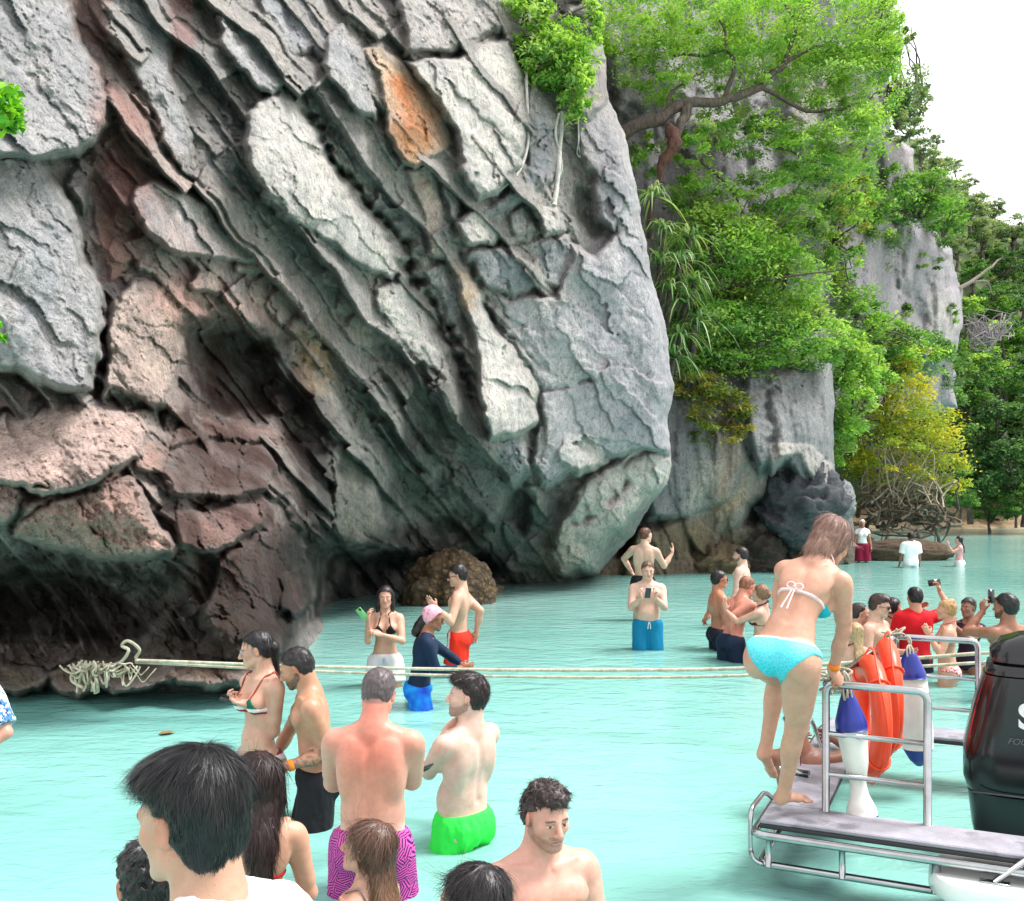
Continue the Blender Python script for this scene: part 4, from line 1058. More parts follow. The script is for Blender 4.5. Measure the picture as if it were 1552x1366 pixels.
# ---------------------------------------------------------------- water and sea bed
def build_water():
    t = NT("turquoise_water")
    v = t.coords()
    g = t.n("ShaderNodeNewGeometry").outputs['Position']
    big = t.noise(v, 0.16, 3, 0.5, 0.5)
    c = t.ramp(big, [(0.3, srgb(120, 183, 175)), (0.55, srgb(141, 200, 191)), (0.75, srgb(157, 207, 199))])
    a = t.n("ShaderNodeVertexColor", _layer_name="Col").outputs[0]
    c = t.mix(1.0, c, a, 'MULTIPLY')
    vr = t.coords(scale=(1.0, 1.7, 1.0))
    n1 = t.noise(vr, 2.2, 3, 0.5, 0.6)
    n2 = t.noise(vr, 7.0, 3, 0.55, 0.8)
    n3 = t.noise(vr, 22.0, 2, 0.5, 0.4)
    h = t.math('ADD', t.math('MULTIPLY', n1, 1.0), t.math('ADD', t.math('MULTIPLY', n2, 0.38), t.math('MULTIPLY', n3, 0.05)))
    b = t.bump(h, 0.32, 0.07)
    dif = t.n("ShaderNodeBsdfDiffuse", Color=c, Normal=b)
    tr = t.n("ShaderNodeBsdfTransparent", Color=srgb(190, 236, 226))
    mx = t.n("ShaderNodeMixShader", i0=0.22); t.l(dif.outputs[0], mx.inputs[1]); t.l(tr.outputs[0], mx.inputs[2])
    gl = t.n("ShaderNodeBsdfGlossy", Roughness=0.07, Normal=b)
    fr = t.n("ShaderNodeFresnel", IOR=1.33, Normal=b)
    m2 = t.n("ShaderNodeMixShader"); t.l(fr.outputs[0], m2.inputs[0]); t.l(mx.outputs[0], m2.inputs[1]); t.l(gl.outputs[0], m2.inputs[2])
    t.l(m2.outputs[0], t.out.inputs[0])
    # rows spaced like the view so waves are real geometry nearby
    ys = 1.0 * (1.022 ** np.arange(0, 260))
    ys = np.concatenate([[-12, -6, -3, -1, 0, 0.5], ys[ys < 160], [300, 700, 1500]])
    u = np.linspace(-1, 1, 260)
    Yg, U = np.meshgrid(ys, u, indexing='ij')
    Xg = U * (4.0 + np.abs(Yg) * 0.95)
    near = np.clip(1.2 - Yg / 40, 0, 1)
    Z = 0.016 * near * fbm(np.stack([Xg * 0.9, Yg * 1.4, 0 * Xg], -1), 3) + 0.008 * near * fbm(np.stack([Xg * 3, Yg * 4.5, 0 * Xg + 5], -1), 2)
    # colour of the water over the shallows: sand shows by the cave and under the far shore
    C = np.ones(Xg.shape + (3,))
    def blob(x, y, rx, ry, col, amt):
        k = np.exp(-(((Xg - x) / rx) ** 2 + ((Yg - y) / ry) ** 2)) * amt
        k = np.clip(k * (1 + 0.8 * fbm(np.stack([Xg * .5, Yg * .5, 0 * Xg + 9], -1), 3)), 0, 1)[..., None]
        C[:] = C * (1 - k) + np.array(col) * k
    blob(0.4, 22.5, 2.6, 2.6, (1.35, 1.0, 0.98), 1.0)
    blob(-0.6, 19.5, 3.2, 3.5, (1.15, 0.93, 0.92), 0.8)
    blob(-2.0, 16.0, 2.5, 3.0, (0.85, 0.72, 0.72), 0.8)
    blob(-4.5, 10.0, 3.0, 1.6, (0.62, 0.72, 0.72), 0.55)
    blob(26, 62, 14, 8, (1.05, 0.88, 0.85), 0.9)
    blob(-2.6, 9.0, 0.9, 0.35, (0.5, 0.7, 0.7), 0.4)
    mb = MB(); mb.grid(np.stack([Xg, Yg, Z], -1)[:, ::-1])
    me = mb.mesh("water", t.m, True, C[:, ::-1].reshape(-1, 3))
    link("water", me, kind="structure")
    # sea bed
    s = NT("seabed_sand")
    v = s.coords()
    n = s.noise(v, 1.5, 5)
    s.pbr(s.ramp(n, [(0.3, srgb(150, 160, 140)), (0.7, srgb(196, 196, 172))]), 0.9, 0, s.bump(n, 0.4, 0.05))
    xs = np.linspace(-80, 120, 101); ys = np.concatenate([np.linspace(-12, 40, 53), np.linspace(44, 120, 20), [400, 1500]])
    Xs, Ys = np.meshgrid(xs, ys, indexing='ij')
    Zs = seabed(Xs, Ys)
    mb = MB(); mb.grid(np.stack([Xs, Ys, Zs], -1))
    link("seabed", mb.mesh("seabed", s.m), kind="structure")

def seabed(x, y):
    x = np.asarray(x, float); y = np.asarray(y, float)
    z = -0.72 + 0.04 * np.sin(x * 0.7) * np.cos(y * 0.5)
    return z
build_water()
# ---------------------------------------------------------------- figure modelling: implicit bodies meshed with surface nets
def rc(a, b, ra, rb, k=0.03, flat=None):
    return ('rc', np.asarray(a, float), np.asarray(b, float), ra, rb, k, flat)
def ell(c, r, R=None, k=0.03):
    return ('el', np.asarray(c, float), np.asarray(r, float), np.eye(3) if R is None else R, None, k, None)
def cutp(p, k=0.01):
    return ('cut', p, k)

def prim_box(p):
    if p[0] == 'rc':
        m = max(p[3], p[4])
        return np.minimum(p[1], p[2]) - m, np.maximum(p[1], p[2]) + m
    m = p[2].max()
    return p[1] - m, p[1] + m

def prim_d(p, X, Y, Z):
    if p[0] == 'rc':
        _, a, b, ra, rb, _, flat = p
        ab = b - a
        wx, wy, wz = X - a[0], Y - a[1], Z - a[2]
        t = np.clip((wx * ab[0] + wy * ab[1] + wz * ab[2]) / (ab @ ab + 1e-12), 0, 1)
        qx, qy, qz = wx - t * ab[0], wy - t * ab[1], wz - t * ab[2]
        if flat is not None:
            n, f = flat
            dn = (qx * n[0] + qy * n[1] + qz * n[2]) * (1 / f - 1)
            qx, qy, qz = qx + dn * n[0], qy + dn * n[1], qz + dn * n[2]
            return (np.sqrt(qx * qx + qy * qy + qz * qz) - (ra + t * (rb - ra))) * (0.5 + 0.5 * f)
        return np.sqrt(qx * qx + qy * qy + qz * qz) - (ra + t * (rb - ra))
    _, c, r, R, _, _, _ = p
    dx, dy, dz = X - c[0], Y - c[1], Z - c[2]
    u = (dx * R[0, 0] + dy * R[1, 0] + dz * R[2, 0]) / r[0]
    v = (dx * R[0, 1] + dy * R[1, 1] + dz * R[2, 1]) / r[1]
    w = (dx * R[0, 2] + dy * R[1, 2] + dz * R[2, 2]) / r[2]
    k0 = np.sqrt(u * u + v * v + w * w)
    k1 = np.sqrt((u / r[0]) ** 2 + (v / r[1]) ** 2 + (w / r[2]) ** 2) + 1e-6
    return k0 * (k0 - 1) / k1

class Grid:
    def __init__(s, xs, ys, zs):
        s.ax = [np.asarray(a, np.float32) for a in (xs, ys, zs)]
        s.f = np.full([len(a) for a in s.ax], 0.5, np.float32)
    def sl(s, lo, hi):
        out = []
        for a, l, h in zip(s.ax, lo, hi):
            i0, i1 = np.searchsorted(a, l), np.searchsorted(a, h)
            if i1 - i0 < 1: return None
            out.append(slice(i0, i1))
        return tuple(out)
    def co(s, sl):
        return s.ax[0][sl[0]][:, None, None], s.ax[1][sl[1]][None, :, None], s.ax[2][sl[2]][None, None, :]
    def put(s, prims, grow=0.0):
        for p in prims:
            sub = p[0] == 'cut'
            k = p[2] if sub else p[5]
            q = p[1] if sub else p
            lo, hi = prim_box(q)
            m = k + 0.03 + grow
            sl = s.sl(lo - m, hi + m)
            if sl is None: continue
            d = prim_d(q, *s.co(sl)).astype(np.float32) - (0 if sub else grow)
            f = s.f[sl]
            if sub:
                d = -d
                h = np.clip(0.5 - 0.5 * (d - f) / k, 0, 1)
                s.f[sl] = f * h + d * (1 - h) + k * h * (1 - h)
            else:
                h = np.clip(0.5 + 0.5 * (f - d) / k, 0, 1)
                s.f[sl] = f * (1 - h) + d * h - k * h * (1 - h)
        return s
    def full(s):
        return s.co((slice(None),) * 3)

def surfnet(g):
    Fd = g.f
    ins = Fd < 0
    n = [m - 1 for m in Fd.shape]
    cnt = np.zeros(n, np.int8)
    offs = [(a, b, c) for a in (0, 1) for b in (0, 1) for c in (0, 1)]
    for a, b, c in offs:
        cnt += ins[a:a + n[0], b:b + n[1], c:c + n[2]]
    act = (cnt > 0) & (cnt < 8)
    ci, cj, ck = np.nonzero(act)
    vals = [Fd[ci + a, cj + b, ck + c] for a, b, c in offs]
    acc = np.zeros((len(ci), 3), np.float32); num = np.zeros(len(ci), np.float32)
    for i, oa in enumerate(offs):
        for j, ob in enumerate(offs):
            if j <= i or sum(abs(x - y) for x, y in zip(oa, ob)) != 1: continue
            va, vb = vals[i], vals[j]
            m = (va < 0) != (vb < 0)
            t = np.where(m, va / np.where(m, va - vb, 1), 0)
            for ax in range(3):
                acc[:, ax] += np.where(m, oa[ax] + t * (ob[ax] - oa[ax]), 0)
            num += m
    acc /= num[:, None]
    idx = np.full(n, -1, np.int64); idx[ci, cj, ck] = np.arange(len(ci))
    V = np.empty((len(ci), 3), np.float32)
    for ax, c in enumerate((ci, cj, ck)):
        A = g.ax[ax]
        V[:, ax] = A[c] + acc[:, ax] * (A[c + 1] - A[c])
    quads = []
    for ax in range(3):
        o1, o2 = [(1, 2), (2, 0), (0, 1)][ax]
        s0 = [slice(None)] * 3; s1 = [slice(None)] * 3
        s0[ax] = slice(0, -1); s1[ax] = slice(1, None)
        for o in (o1, o2):
            s0[o] = slice(1, -1); s1[o] = slice(1, -1)
        A, B_ = ins[tuple(s0)], ins[tuple(s1)]
        for flip, m in ((False, A & ~B_), (True, ~A & B_)):
            e = list(np.nonzero(m))
            if not len(e[0]): continue
            e[o1] = e[o1] + 1; e[o2] = e[o2] + 1
            def cell(d1, d2):
                c = [x.copy() for x in e]; c[o1] = c[o1] - d1; c[o2] = c[o2] - d2
                return idx[c[0], c[1], c[2]]
            q = np.stack([cell(1, 1), cell(0, 1), cell(0, 0), cell(1, 0)], -1)
            quads.append(q[:, ::-1] if flip else q)
    Q = np.concatenate(quads) if quads else np.zeros((0, 4), int)
    Q = Q[(Q >= 0).all(1)]
    return V, Q

def axis_pts(lo, hi, h, fine=None):
    """grid line positions with spacing h, finer inside the (lo, hi, h) intervals of fine"""
    if not fine: return np.arange(lo, hi + h, h)
    pts, x = [], lo
    while x < hi + h:
        pts.append(x)
        s = h
        for a, b, hf in fine:
            if a - hf <= x <= b: s = min(s, hf)
        x += s
    return np.array(pts)

def rx(a): a = math.radians(a); return np.array([[1, 0, 0], [0, math.cos(a), -math.sin(a)], [0, math.sin(a), math.cos(a)]])
def ry(a): a = math.radians(a); return np.array([[math.cos(a), 0, math.sin(a)], [0, 1, 0], [-math.sin(a), 0, math.cos(a)]])
def rz(a): a = math.radians(a); return np.array([[math.cos(a), -math.sin(a), 0], [math.sin(a), math.cos(a), 0], [0, 0, 1]])

def ik(a, t, l1, l2, pole):
    d = t - a; L = np.linalg.norm(d)
    mx = (l1 + l2) * 0.995
    if L > mx: t = a + d / L * mx; d = t - a; L = mx
    L = max(L, abs(l1 - l2) + 0.02)
    u = d / np.linalg.norm(d)
    c = (l1 * l1 + L * L - l2 * l2) / (2 * L)
    h = math.sqrt(max(l1 * l1 - c * c, 0))
    pv = pole - a; pv = pv - u * (pv @ u)
    nn = np.linalg.norm(pv)
    pv = pv / nn if nn > 1e-5 else np.array([0, -1.0, 0])
    return a + u * c + pv * h, a + u * L

def hand_prims(w, d, palm_n, side, curl=0.5, k=0.006, point=False):
    """w wrist, d direction of the hand, palm_n palm normal; side +1 right, -1 left"""
    d = d / np.linalg.norm(d)
    n = palm_n - d * (palm_n @ d); n /= np.linalg.norm(n) + 1e-9
    s = np.cross(d, n) * side                 # towards the thumb
    P = []
    R = np.stack([s, d, n], 1)
    P.append(ell(w + d * 0.048, (0.041, 0.056, 0.016), R, 0.012))
    P.append(rc(w - d * 0.02, w + d * 0.03, 0.026, 0.026, 0.02, (n, 0.72)))
    for i, (off, L) in enumerate(((0.030, 0.070), (0.010, 0.080), (-0.010, 0.075), (-0.029, 0.058))):
        c = curl + 0.10 * i
        if point and i == 0: c = 0.08
        b = w + d * (0.092 - 0.006 * abs(i - 1)) + s * off
        p = b; ang = 0.25 * c
        r = 0.0088
        for j, fr in enumerate((0.45, 0.32, 0.23)):
            ang += c * (0.75 if j else 0.55)
            dd = d * math.cos(ang) + n * math.sin(ang) + s * off * 1.2
            q = p + dd * L * fr
            P.append(rc(p, q, r, r * 0.93, k)); p = q; r *= 0.93
    b = w + d * 0.02 + s * 0.026 + n * 0.004
    m = b + (d * 0.55 + s * 0.62 + n * 0.35) * 0.042
    e = m + (d * 0.85 + s * 0.15 + n * (0.25 + 0.4 * curl)) * 0.034
    P += [rc(b, m, 0.014, 0.011, 0.012), rc(m, e, 0.011, 0.009, k)]
    return P

def skeleton(sp):
    """joints in standard units (1.75 m figure), local frame: x right, y forward, z up"""
    fem = sp.get('sex', 'm') == 'f'
    J = {}
    lean, side, twist = sp.get('lean', 0), sp.get('side', 0), sp.get('twist', 0)
    Rp = rx(-lean * sp.get('pel', 0.45)) @ ry(side * 0.3)
    Rm = rz(twist * 0.5) @ rx(-lean * 0.8) @ ry(side * 0.7)
    Rc = rz(twist) @ rx(-lean) @ ry(side)
    P0 = np.array(sp.get('pelvis', (0, 0, 0.95)), float)
    W = P0 + Rp @ np.array([0, 0, 0.07]) + Rm @ np.array([0, 0.0, 0.09])
    C = W + Rm @ np.array([0, 0, 0.06]) + Rc @ np.array([0, 0, 0.12])
    N = C + Rc @ np.array([0, -0.012, 0.20 + sp.get('neck', 0.0)])
    hy, hp, hr = sp.get('head', (0, 0, 0))
    Rh = rz(hy) @ rx(-hp) @ ry(hr)
    H = N + Rc @ np.array([0, 0.012, 0.035]) + Rh @ np.array([0, 0.018, 0.123]) * 1.0
    sw = 0.158 if fem else 0.183
    sh = sp.get('shrug', 0)
    J.update(P0=P0, W=W, C=C, N=N, H=H, Rp=Rp, Rm=Rm, Rc=Rc, Rh=Rh, fem=fem)
    for s, n in ((1, 'R'), (-1, 'L')):
        J['S' + n] = C + Rc @ np.array([s * sw, -0.005, 0.118 + sh])
        J['hip' + n] = P0 + Rp @ np.array([s * (0.098 if fem else 0.092), 0, -0.045])
    return J

def place(sp, J):
    """base location from head position in the photo; returns loc, heading, scale"""
    S = sp.get('H', 1.65 if J['fem'] else 1.76) / 1.75
    px, py = sp['hp']; d = sp['d']
    hd = math.radians(sp.get('hd', 0))
    top = at(px, py, d)
    Rw = rz(math.degrees(hd))
    hl = Rw @ (J['H'] * S)
    hairtop = (J['H'][2] + 0.112 + sp.get('hair_t', 0.012)) * S
    loc = np.array([top[0] - hl[0], d - hl[1], top[2] - hairtop])
    return loc, hd, S

def make_person(sp):
    J = skeleton(sp)
    loc, hd, S = place(sp, J)
    fem = J['fem']
    d = sp['d']
    Rw = rz(math.degrees(hd))
    def loc_pt(t):            # (px, py, depth offset) -> local standard point ; or ('l', x, y, z)
        if t[0] == 'l': return np.array(t[1:], float)
        if t[0] == 'c': return J['C'] + J['Rc'] @ np.array(t[1:], float)
        w = at(t[0], t[1], d + t[2])
        return Rw.T @ (w - loc) / S
    fat = sp.get('fat', 1.0); mus = sp.get('mus', 1.0)
    arm_t = sp.get('arm', 1.0) * (0.86 if fem else 1.0)
    leg_t = 1.06 if fem else 1.0
    Rc, Rp, Rm, C, W, P0, N, H, Rh = (J[k] for k in ('Rc', 'Rp', 'Rm', 'C', 'W', 'P0', 'N', 'H', 'Rh'))
    c = lambda x, y, z: C + Rc @ np.array([x, y, z])
    p = lambda x, y, z: P0 + Rp @ np.array([x, y, z])
    w_ = lambda x, y, z: W + Rm @ np.array([x, y, z])
    hw = lambda x, y, z: H + Rh @ np.array([x, y, z])
    T = []      # torso
    if fem:
        T += [ell(p(0, -0.005, -0.005), (0.162 * fat, 0.108 * fat, 0.105), Rp, 0.05),
              ell(w_(0, 0.004, 0.0), (0.116 * fat, 0.086 * fat, 0.15), Rm, 0.07),
              ell(w_(0, 0.018, -0.06), (0.12 * fat, 0.085 * fat, 0.09), Rm, 0.05),
              ell(c(0, 0, 0.02), (0.134, 0.098, 0.165), Rc, 0.06)]
        for s in (1, -1):
            T += [ell(p(s * 0.076, -0.066, -0.055), (0.083, 0.078, 0.086), Rp, 0.04),
                  ell(p(s * 0.13, 0.0, -0.06), (0.055, 0.085, 0.10), Rp, 0.05),
                  ell(c(s * 0.072, 0.088, 0.005), (0.058, 0.052, 0.056), Rc, 0.025),
                  rc(c(s * 0.07, 0.05, 0.10), c(s * 0.07, 0.09, 0.02), 0.04, 0.045, 0.04)]
    else:
        T += [ell(p(0, 0, 0.0), (0.158 * fat, 0.112 * fat, 0.105), Rp, 0.05),
              ell(w_(0, 0.004, 0.0), (0.138 * fat, 0.098 * fat, 0.15), Rm, 0.07),
              ell(c(0, 0, 0.03), (0.158, 0.112, 0.17), Rc, 0.06)]
        if fat > 1.04: T.append(ell(w_(0, 0.035, -0.04), (0.125 * fat, 0.10 * fat, 0.11), Rm, 0.06))
        for s in (1, -1):
            T += [ell(p(s * 0.072, -0.062, -0.045), (0.076, 0.07, 0.08), Rp, 0.04),
                  ell(c(s * 0.078, 0.078, 0.055), (0.085, 0.042 * mus, 0.062), Rc, 0.035),
                  ell(c(s * 0.118, -0.03, 0.0), (0.05, 0.075, 0.14), Rc, 0.045)]
    for s, n in ((1, 'R'), (-1, 'L')):
        Sn = J['S' + n]
        T += [rc(c(s * 0.03, -0.025, 0.19), Sn + Rc @ np.array([-s * 0.02, -0.012, 0.012]), 0.045, 0.05 if not fem else 0.04, 0.045),   # trapezius
              rc(c(s * 0.05, 0.03, 0.145), Sn + Rc @ np.array([-s * 0.02, 0.02, 0.0]), 0.042, 0.045 if not fem else 0.038, 0.035),
              ell(c(s * 0.085, -0.082 if not fem else -0.062, 0.06), (0.06, 0.024, 0.085), Rc @ rz(s * 12), 0.035)]                                              # shoulder blade
    neck_r = 0.05 if fem else 0.060
    T += [rc(c(0, -0.02, 0.15), hw(0, -0.022, -0.06), neck_r * 1.05, neck_r * 0.97, 0.04),
          rc(c(0, -0.04, 0.17), hw(0, -0.05, -0.03), 0.045, 0.045, 0.04)]
    for s in (1, -1):   # neck cords and collar bones
        T += [rc(c(s * 0.018, 0.055, 0.165), hw(s * 0.058, -0.02, -0.05), 0.011, 0.014, 0.02),
              rc(c(s * 0.02, 0.068, 0.160), c(s * 0.13, 0.04, 0.175), 0.010, 0.009, 0.018)]
    A, Hd, L = [], [], []
    joints = {}
    for s, n in ((1, 'R'), (-1, 'L')):
        Sn = J['S' + n]
        spec = sp.get('arm' + n)
        if spec is None:
            t = Sn + np.array([s * 0.10, 0.10, -0.535]); pole = Sn + np.array([s * 0.4, -0.6, -0.3])
        else:
            t = loc_pt(spec['h'])
            pole = loc_pt(spec['e']) if 'e' in spec else Sn + Rc @ np.array([s * 0.4, -0.5, -0.4])
        E, Wr = ik(Sn, t, 0.295, 0.262, pole)
        joints['E' + n], joints['W' + n] = E, Wr
        a = arm_t
        A += [ell(Sn + (E - Sn) * 0.10 + Rc @ np.array([s * 0.008, 0, 0.0]), (0.055 * a, 0.057 * a, 0.085 * a), rot_to(E - Sn), 0.035),
              rc(Sn, E, 0.050 * a, 0.041 * a, 0.03),
              rc(Sn + (E - Sn) * 0.35, Sn + (E - Sn) * 0.75, 0.050 * a * mus, 0.046 * a * mus, 0.03),
              rc(E, E + (Wr - E) * 0.45, 0.042 * a, 0.043 * a, 0.025),
              rc(E + (Wr - E) * 0.35, Wr, 0.042 * a, 0.027 * a, 0.02)]
        spec = spec or {}
        hdir = np.array(spec['hd']) if 'hd' in spec else (Wr - E) / np.linalg.norm(Wr - E)
        if 'hdl' in spec: hdir = loc_pt(spec['hdl']) - Wr
        pn = np.array(spec['pn'], float) if 'pn' in spec else np.array([-s, 0.0, 0.0]) + 0.001
        if abs(pn @ hdir) > 0.93: pn = np.array([0, 1.0, 0.01])
        Hd.append((Wr, hand_prims(Wr, hdir, pn, s, spec.get('curl', 0.45), point=spec.get('point', False))))
        hp_ = J['hip' + n]
        ls = sp.get('leg' + n)
        if ls is None:
            ft = np.array([s * 0.115, -0.02, 0.085]); kp = hp_ + np.array([s * 0.1, 1.0, -0.2])
        else:
            ft = loc_pt(ls['f']); kp = loc_pt(ls['k']) if 'k' in ls else hp_ + np.array([s * 0.1, 1.0, -0.2])
        K, An = ik(hp_, ft, 0.415, 0.415, kp)
        joints['K' + n], joints['A' + n] = K, An
        l = leg_t * (0.5 + 0.5 * fat)
        fd = np.array(ls['fd'], float) if ls and 'fd' in ls else np.array([s * 0.25, 1.0, 0.0])
        fd = fd / np.linalg.norm(fd)
        up = (K - An) / np.linalg.norm(K - An)
        L += [rc(hp_ + np.array([0, -0.005, -0.01]), K, 0.088 * l, 0.055 * l, 0.04),
              rc(hp_ + (K - hp_) * 0.25, hp_ + (K - hp_) * 0.7, 0.083 * l, 0.064 * l, 0.04),
              rc(K, An, 0.053, 0.034, 0.03),
              ell(K + (An - K) * 0.30 - fd * 0.022, (0.046, 0.046, 0.11), rot_to(An - K), 0.03),
              rc(An, An - up * 0.045 - fd * 0.025, 0.036, 0.03, 0.02),
              rc(An - up * 0.035, An - up * 0.055 + fd * 0.13, 0.034, 0.024, 0.025, (up, 0.8)),
              rc(An - up * 0.058 + fd * 0.11, An - up * 0.065 + fd * 0.17, 0.030, 0.016, 0.02, (up, 0.6))]
        for q in range(5):
            o = np.cross(fd, up) * (0.034 - 0.017 * q) * s
            L.append(rc(An - up * 0.064 + fd * 0.14 + o, An - up * 0.067 + fd * (0.185 - 0.008 * q) + o * 1.1, 0.011, 0.009, 0.006))
    # spine furrow, navel
    cuts_ = [cutp(rc(c(0, -0.128 if not fem else -0.112, 0.12), w_(0, -0.108 if not fem else -0.098, -0.02), 0.010, 0.014, 0.0), 0.03),
             cutp(ell(w_(0, 0.112 * (fat if not fem else fat), -0.055), (0.006, 0.014, 0.008), Rm), 0.012)]
    # head
    HS = []
    fs = 0.94 if fem else 1.0
    HS += [ell(hw(0, -0.018, 0.035), (0.0735, 0.093, 0.080), Rh, 0.03),
           ell(hw(0, 0.030, -0.004), (0.062 * fs, 0.060, 0.085), Rh, 0.03),
           ell(hw(0, 0.036, -0.062), (0.051 * fs, 0.050, 0.048), Rh, 0.03),
           ell(hw(0, 0.076, -0.098), (0.021, 0.017, 0.017), Rh, 0.022)]
    for s in (1, -1):
        HS += [ell(hw(s * 0.041 * fs, 0.060, -0.020), (0.022, 0.022, 0.02), Rh, 0.022),
               rc(hw(s * 0.05 * fs, 0.01, -0.06), hw(s * 0.02, 0.07, -0.095), 0.018, 0.014, 0.02)]
    HS.append(rc(hw(-0.036, 0.078, 0.021), hw(0.036, 0.078, 0.021), 0.011 if fem else 0.013, 0.011 if fem else 0.013, 0.016))
    for s in (1, -1):
        HS.append(cutp(ell(hw(s * 0.031, 0.099, 0.002), (0.019, 0.014, 0.011), Rh), 0.012))
    for s in (1, -1):
        HS.append(ell(hw(s * 0.031, 0.0805, 0.000), (0.0125, 0.0115, 0.0105), Rh, 0.003))
    HS += [rc(hw(0, 0.088, 0.012), hw(0, 0.112, -0.030), 0.0085, 0.0125, 0.012),
           ell(hw(0.012, 0.100, -0.034), (0.009, 0.010, 0.008), Rh, 0.008), ell(hw(-0.012, 0.100, -0.034), (0.009, 0.010, 0.008), Rh, 0.008),
           rc(hw(-0.016, 0.086, -0.058), hw(0.016, 0.086, -0.058), 0.0075, 0.0075, 0.010),
           rc(hw(-0.013, 0.087, -0.070), hw(0.013, 0.087, -0.070), 0.0085, 0.0085, 0.010),
           cutp(rc(hw(-0.021, 0.095, -0.0635), hw(0.021, 0.095, -0.0635), 0.0025, 0.0025), 0.004)]
    for s in (1, -1):
        Re = Rh @ rz(-s * 25) @ rx(-10)
        HS += [ell(hw(s * 0.077, -0.006, -0.006), (0.009, 0.018, 0.031), Re, 0.008),
               cutp(ell(hw(s * 0.088, -0.001, -0.004), (0.007, 0.010, 0.018), Re), 0.005)]
    if sp.get('scale_head'): pass
    body = T + L + A + cuts_
    vb = float(np.clip(d * 0.0017, 0.0068, 0.02)); vh = float(np.clip(d * 0.0010, 0.0034, 0.010)); vhand = float(np.clip(d * 0.0011, 0.0042, 0.012))
    vh = sp.get('vh', vh)
    allp = [q for q in body + HS + [x for _, hh in Hd for x in hh] if q[0] != 'cut']
    bx = [prim_box(q) for q in allp]
    lo = np.min([b[0] for b in bx], 0) - 0.03; hi = np.max([b[1] for b in bx], 0) + 0.03
    hb0, hb1 = H - 0.13, H + 0.14
    g = Grid(*[axis_pts(lo[i], hi[i], vb, [(hb0[i] + (0.0 if i < 2 else -0.0), hb1[i], vh)]) for i in range(3)])
    g.put(body)
    coarse_hand = vhand >= vb * 0.98
    if coarse_hand:
        for _, hh in Hd: g.put(hh)
    g.put(HS)
    if sp.get('field'): sp['field'](g, locals())
    V, Q = surfnet(g)
    VV, QQ = [V], [Q]; nV = len(V)
    if not coarse_hand:
        for Wr, hh in Hd:
            b = [prim_box(q) for q in hh]
            lo2 = np.min([x[0] for x in b], 0) - 0.012; hi2 = np.max([x[1] for x in b], 0) + 0.012
            g2 = Grid(*[np.arange(lo2[i], hi2[i] + vhand, vhand) for i in range(3)])
            v2, q2 = surfnet(g2.put(hh))
            VV.append(v2); QQ.append(q2 + nV); nV += len(v2)
    V = np.concatenate(VV); Q = np.concatenate(QQ)
    ctx = dict(J=J, joints=joints, c=c, p=p, w=w_, hw=hw, T=T, A=A, L=L, HS=HS, cuts=cuts_, S=S, loc=loc, Rw=Rw, d=d, fem=fem, fat=fat, vb=vb, vh=vh, sp=sp, loc_pt=loc_pt, V=V)
    # ---- skin colour
    sk = np.array(sp.get('skin', srgb(214, 172, 150))) * 0.84
    col = np.tile(sk, (len(V), 1))
    nz = fbm(V * 9.0 + hash(sp['name']) % 50, 3)
    nz2 = fbm(V * 34.0 + 7, 3)
    col *= (1 + 0.12 * nz + 0.05 * nz2)[:, None]
    col[:, 1:] *= (1 - 0.10 * np.clip(fbm(V * 5.0 + 21, 3), -1, 1))[:, None]
    red = np.array([1.04, 0.86, 0.84])
    def tint(mask, t): col[:] = col * (1 + mask[:, None] * (np.asarray(t) - 1))
    for key, rad in (('ER', 0.06), ('EL', 0.06), ('KR', 0.07), ('KL', 0.07)):
        tint(np.exp(-(((V - joints[key]) / rad) ** 2).sum(1)) * 0.6, red)
    for key in ('WR', 'WL'):
        tint(np.exp(-(((V - joints[key]) / 0.13) ** 2).sum(1)) * 0.6, red)
    if not fem and sp.get('nip', True):
        for s in (1, -1):
            dd = np.linalg.norm(V - c(s * 0.098, 0.112, 0.03), axis=1)
            tint(np.clip(1.4 - dd / 0.018, 0, 1) * 0.8, (0.72, 0.5, 0.46))
    for (pt, rad, tt) in sp.get('tints', []):
        tint(np.exp(-(((V - (c(*pt[1:]) if pt[0] == 'c' else p(*pt[1:]) if pt[0] == 'p' else hw(*pt[1:]))) / np.array(rad)) ** 2).sum(1)), tt)
    hl = (V - H) @ Rh                # head-local coordinates
    inh = (np.abs(hl) < 0.15).all(1) & (np.linalg.norm(hl - np.array([0, 0.01, 0]), axis=1) < 0.145)
    x, y, z = hl.T
    ax_ = np.abs(x)
    front = inh & (y > 0.05)
    hc = np.array(sp.get('hair_col', srgb(40, 30, 26)))
    if inh.any():
        tint((inh & (z < 0.03) & (y > 0.04)) * np.exp(-((ax_ - 0.04) / 0.022) ** 2 - ((z + 0.03) / 0.025) ** 2) * 0.7, (1.0, 0.84, 0.82))
        tint((inh & (y > 0.085)) * np.exp(-(x / 0.018) ** 2 - ((z + 0.025) / 0.02) ** 2) * 0.6, (1.0, 0.84, 0.82))
        tint((inh & (ax_ > 0.07) & (np.abs(z) < 0.05)).astype(float), (1.0, 0.85, 0.82))
        def paint(m, cc, a=1.0): col[m] = col[m] * (1 - a) + np.asarray(cc) * a
        paint(front & (ax_ < 0.022) & (np.abs(z + 0.064) < 0.0115), srgb(172, 96, 92) if not fem else srgb(184, 92, 92), 0.55)
        paint(front & (ax_ < 0.020) & (np.abs(z + 0.0638) < 0.0028), srgb(96, 48, 46), 0.7)
        bz = 0.0225 - (ax_ - 0.03) ** 2 * 6
        paint(front & (ax_ > 0.013) & (ax_ < 0.050) & (np.abs(z - bz) < (0.0032 if fem else 0.0045)), hc * 0.8 + sk * 0.06, 0.8)
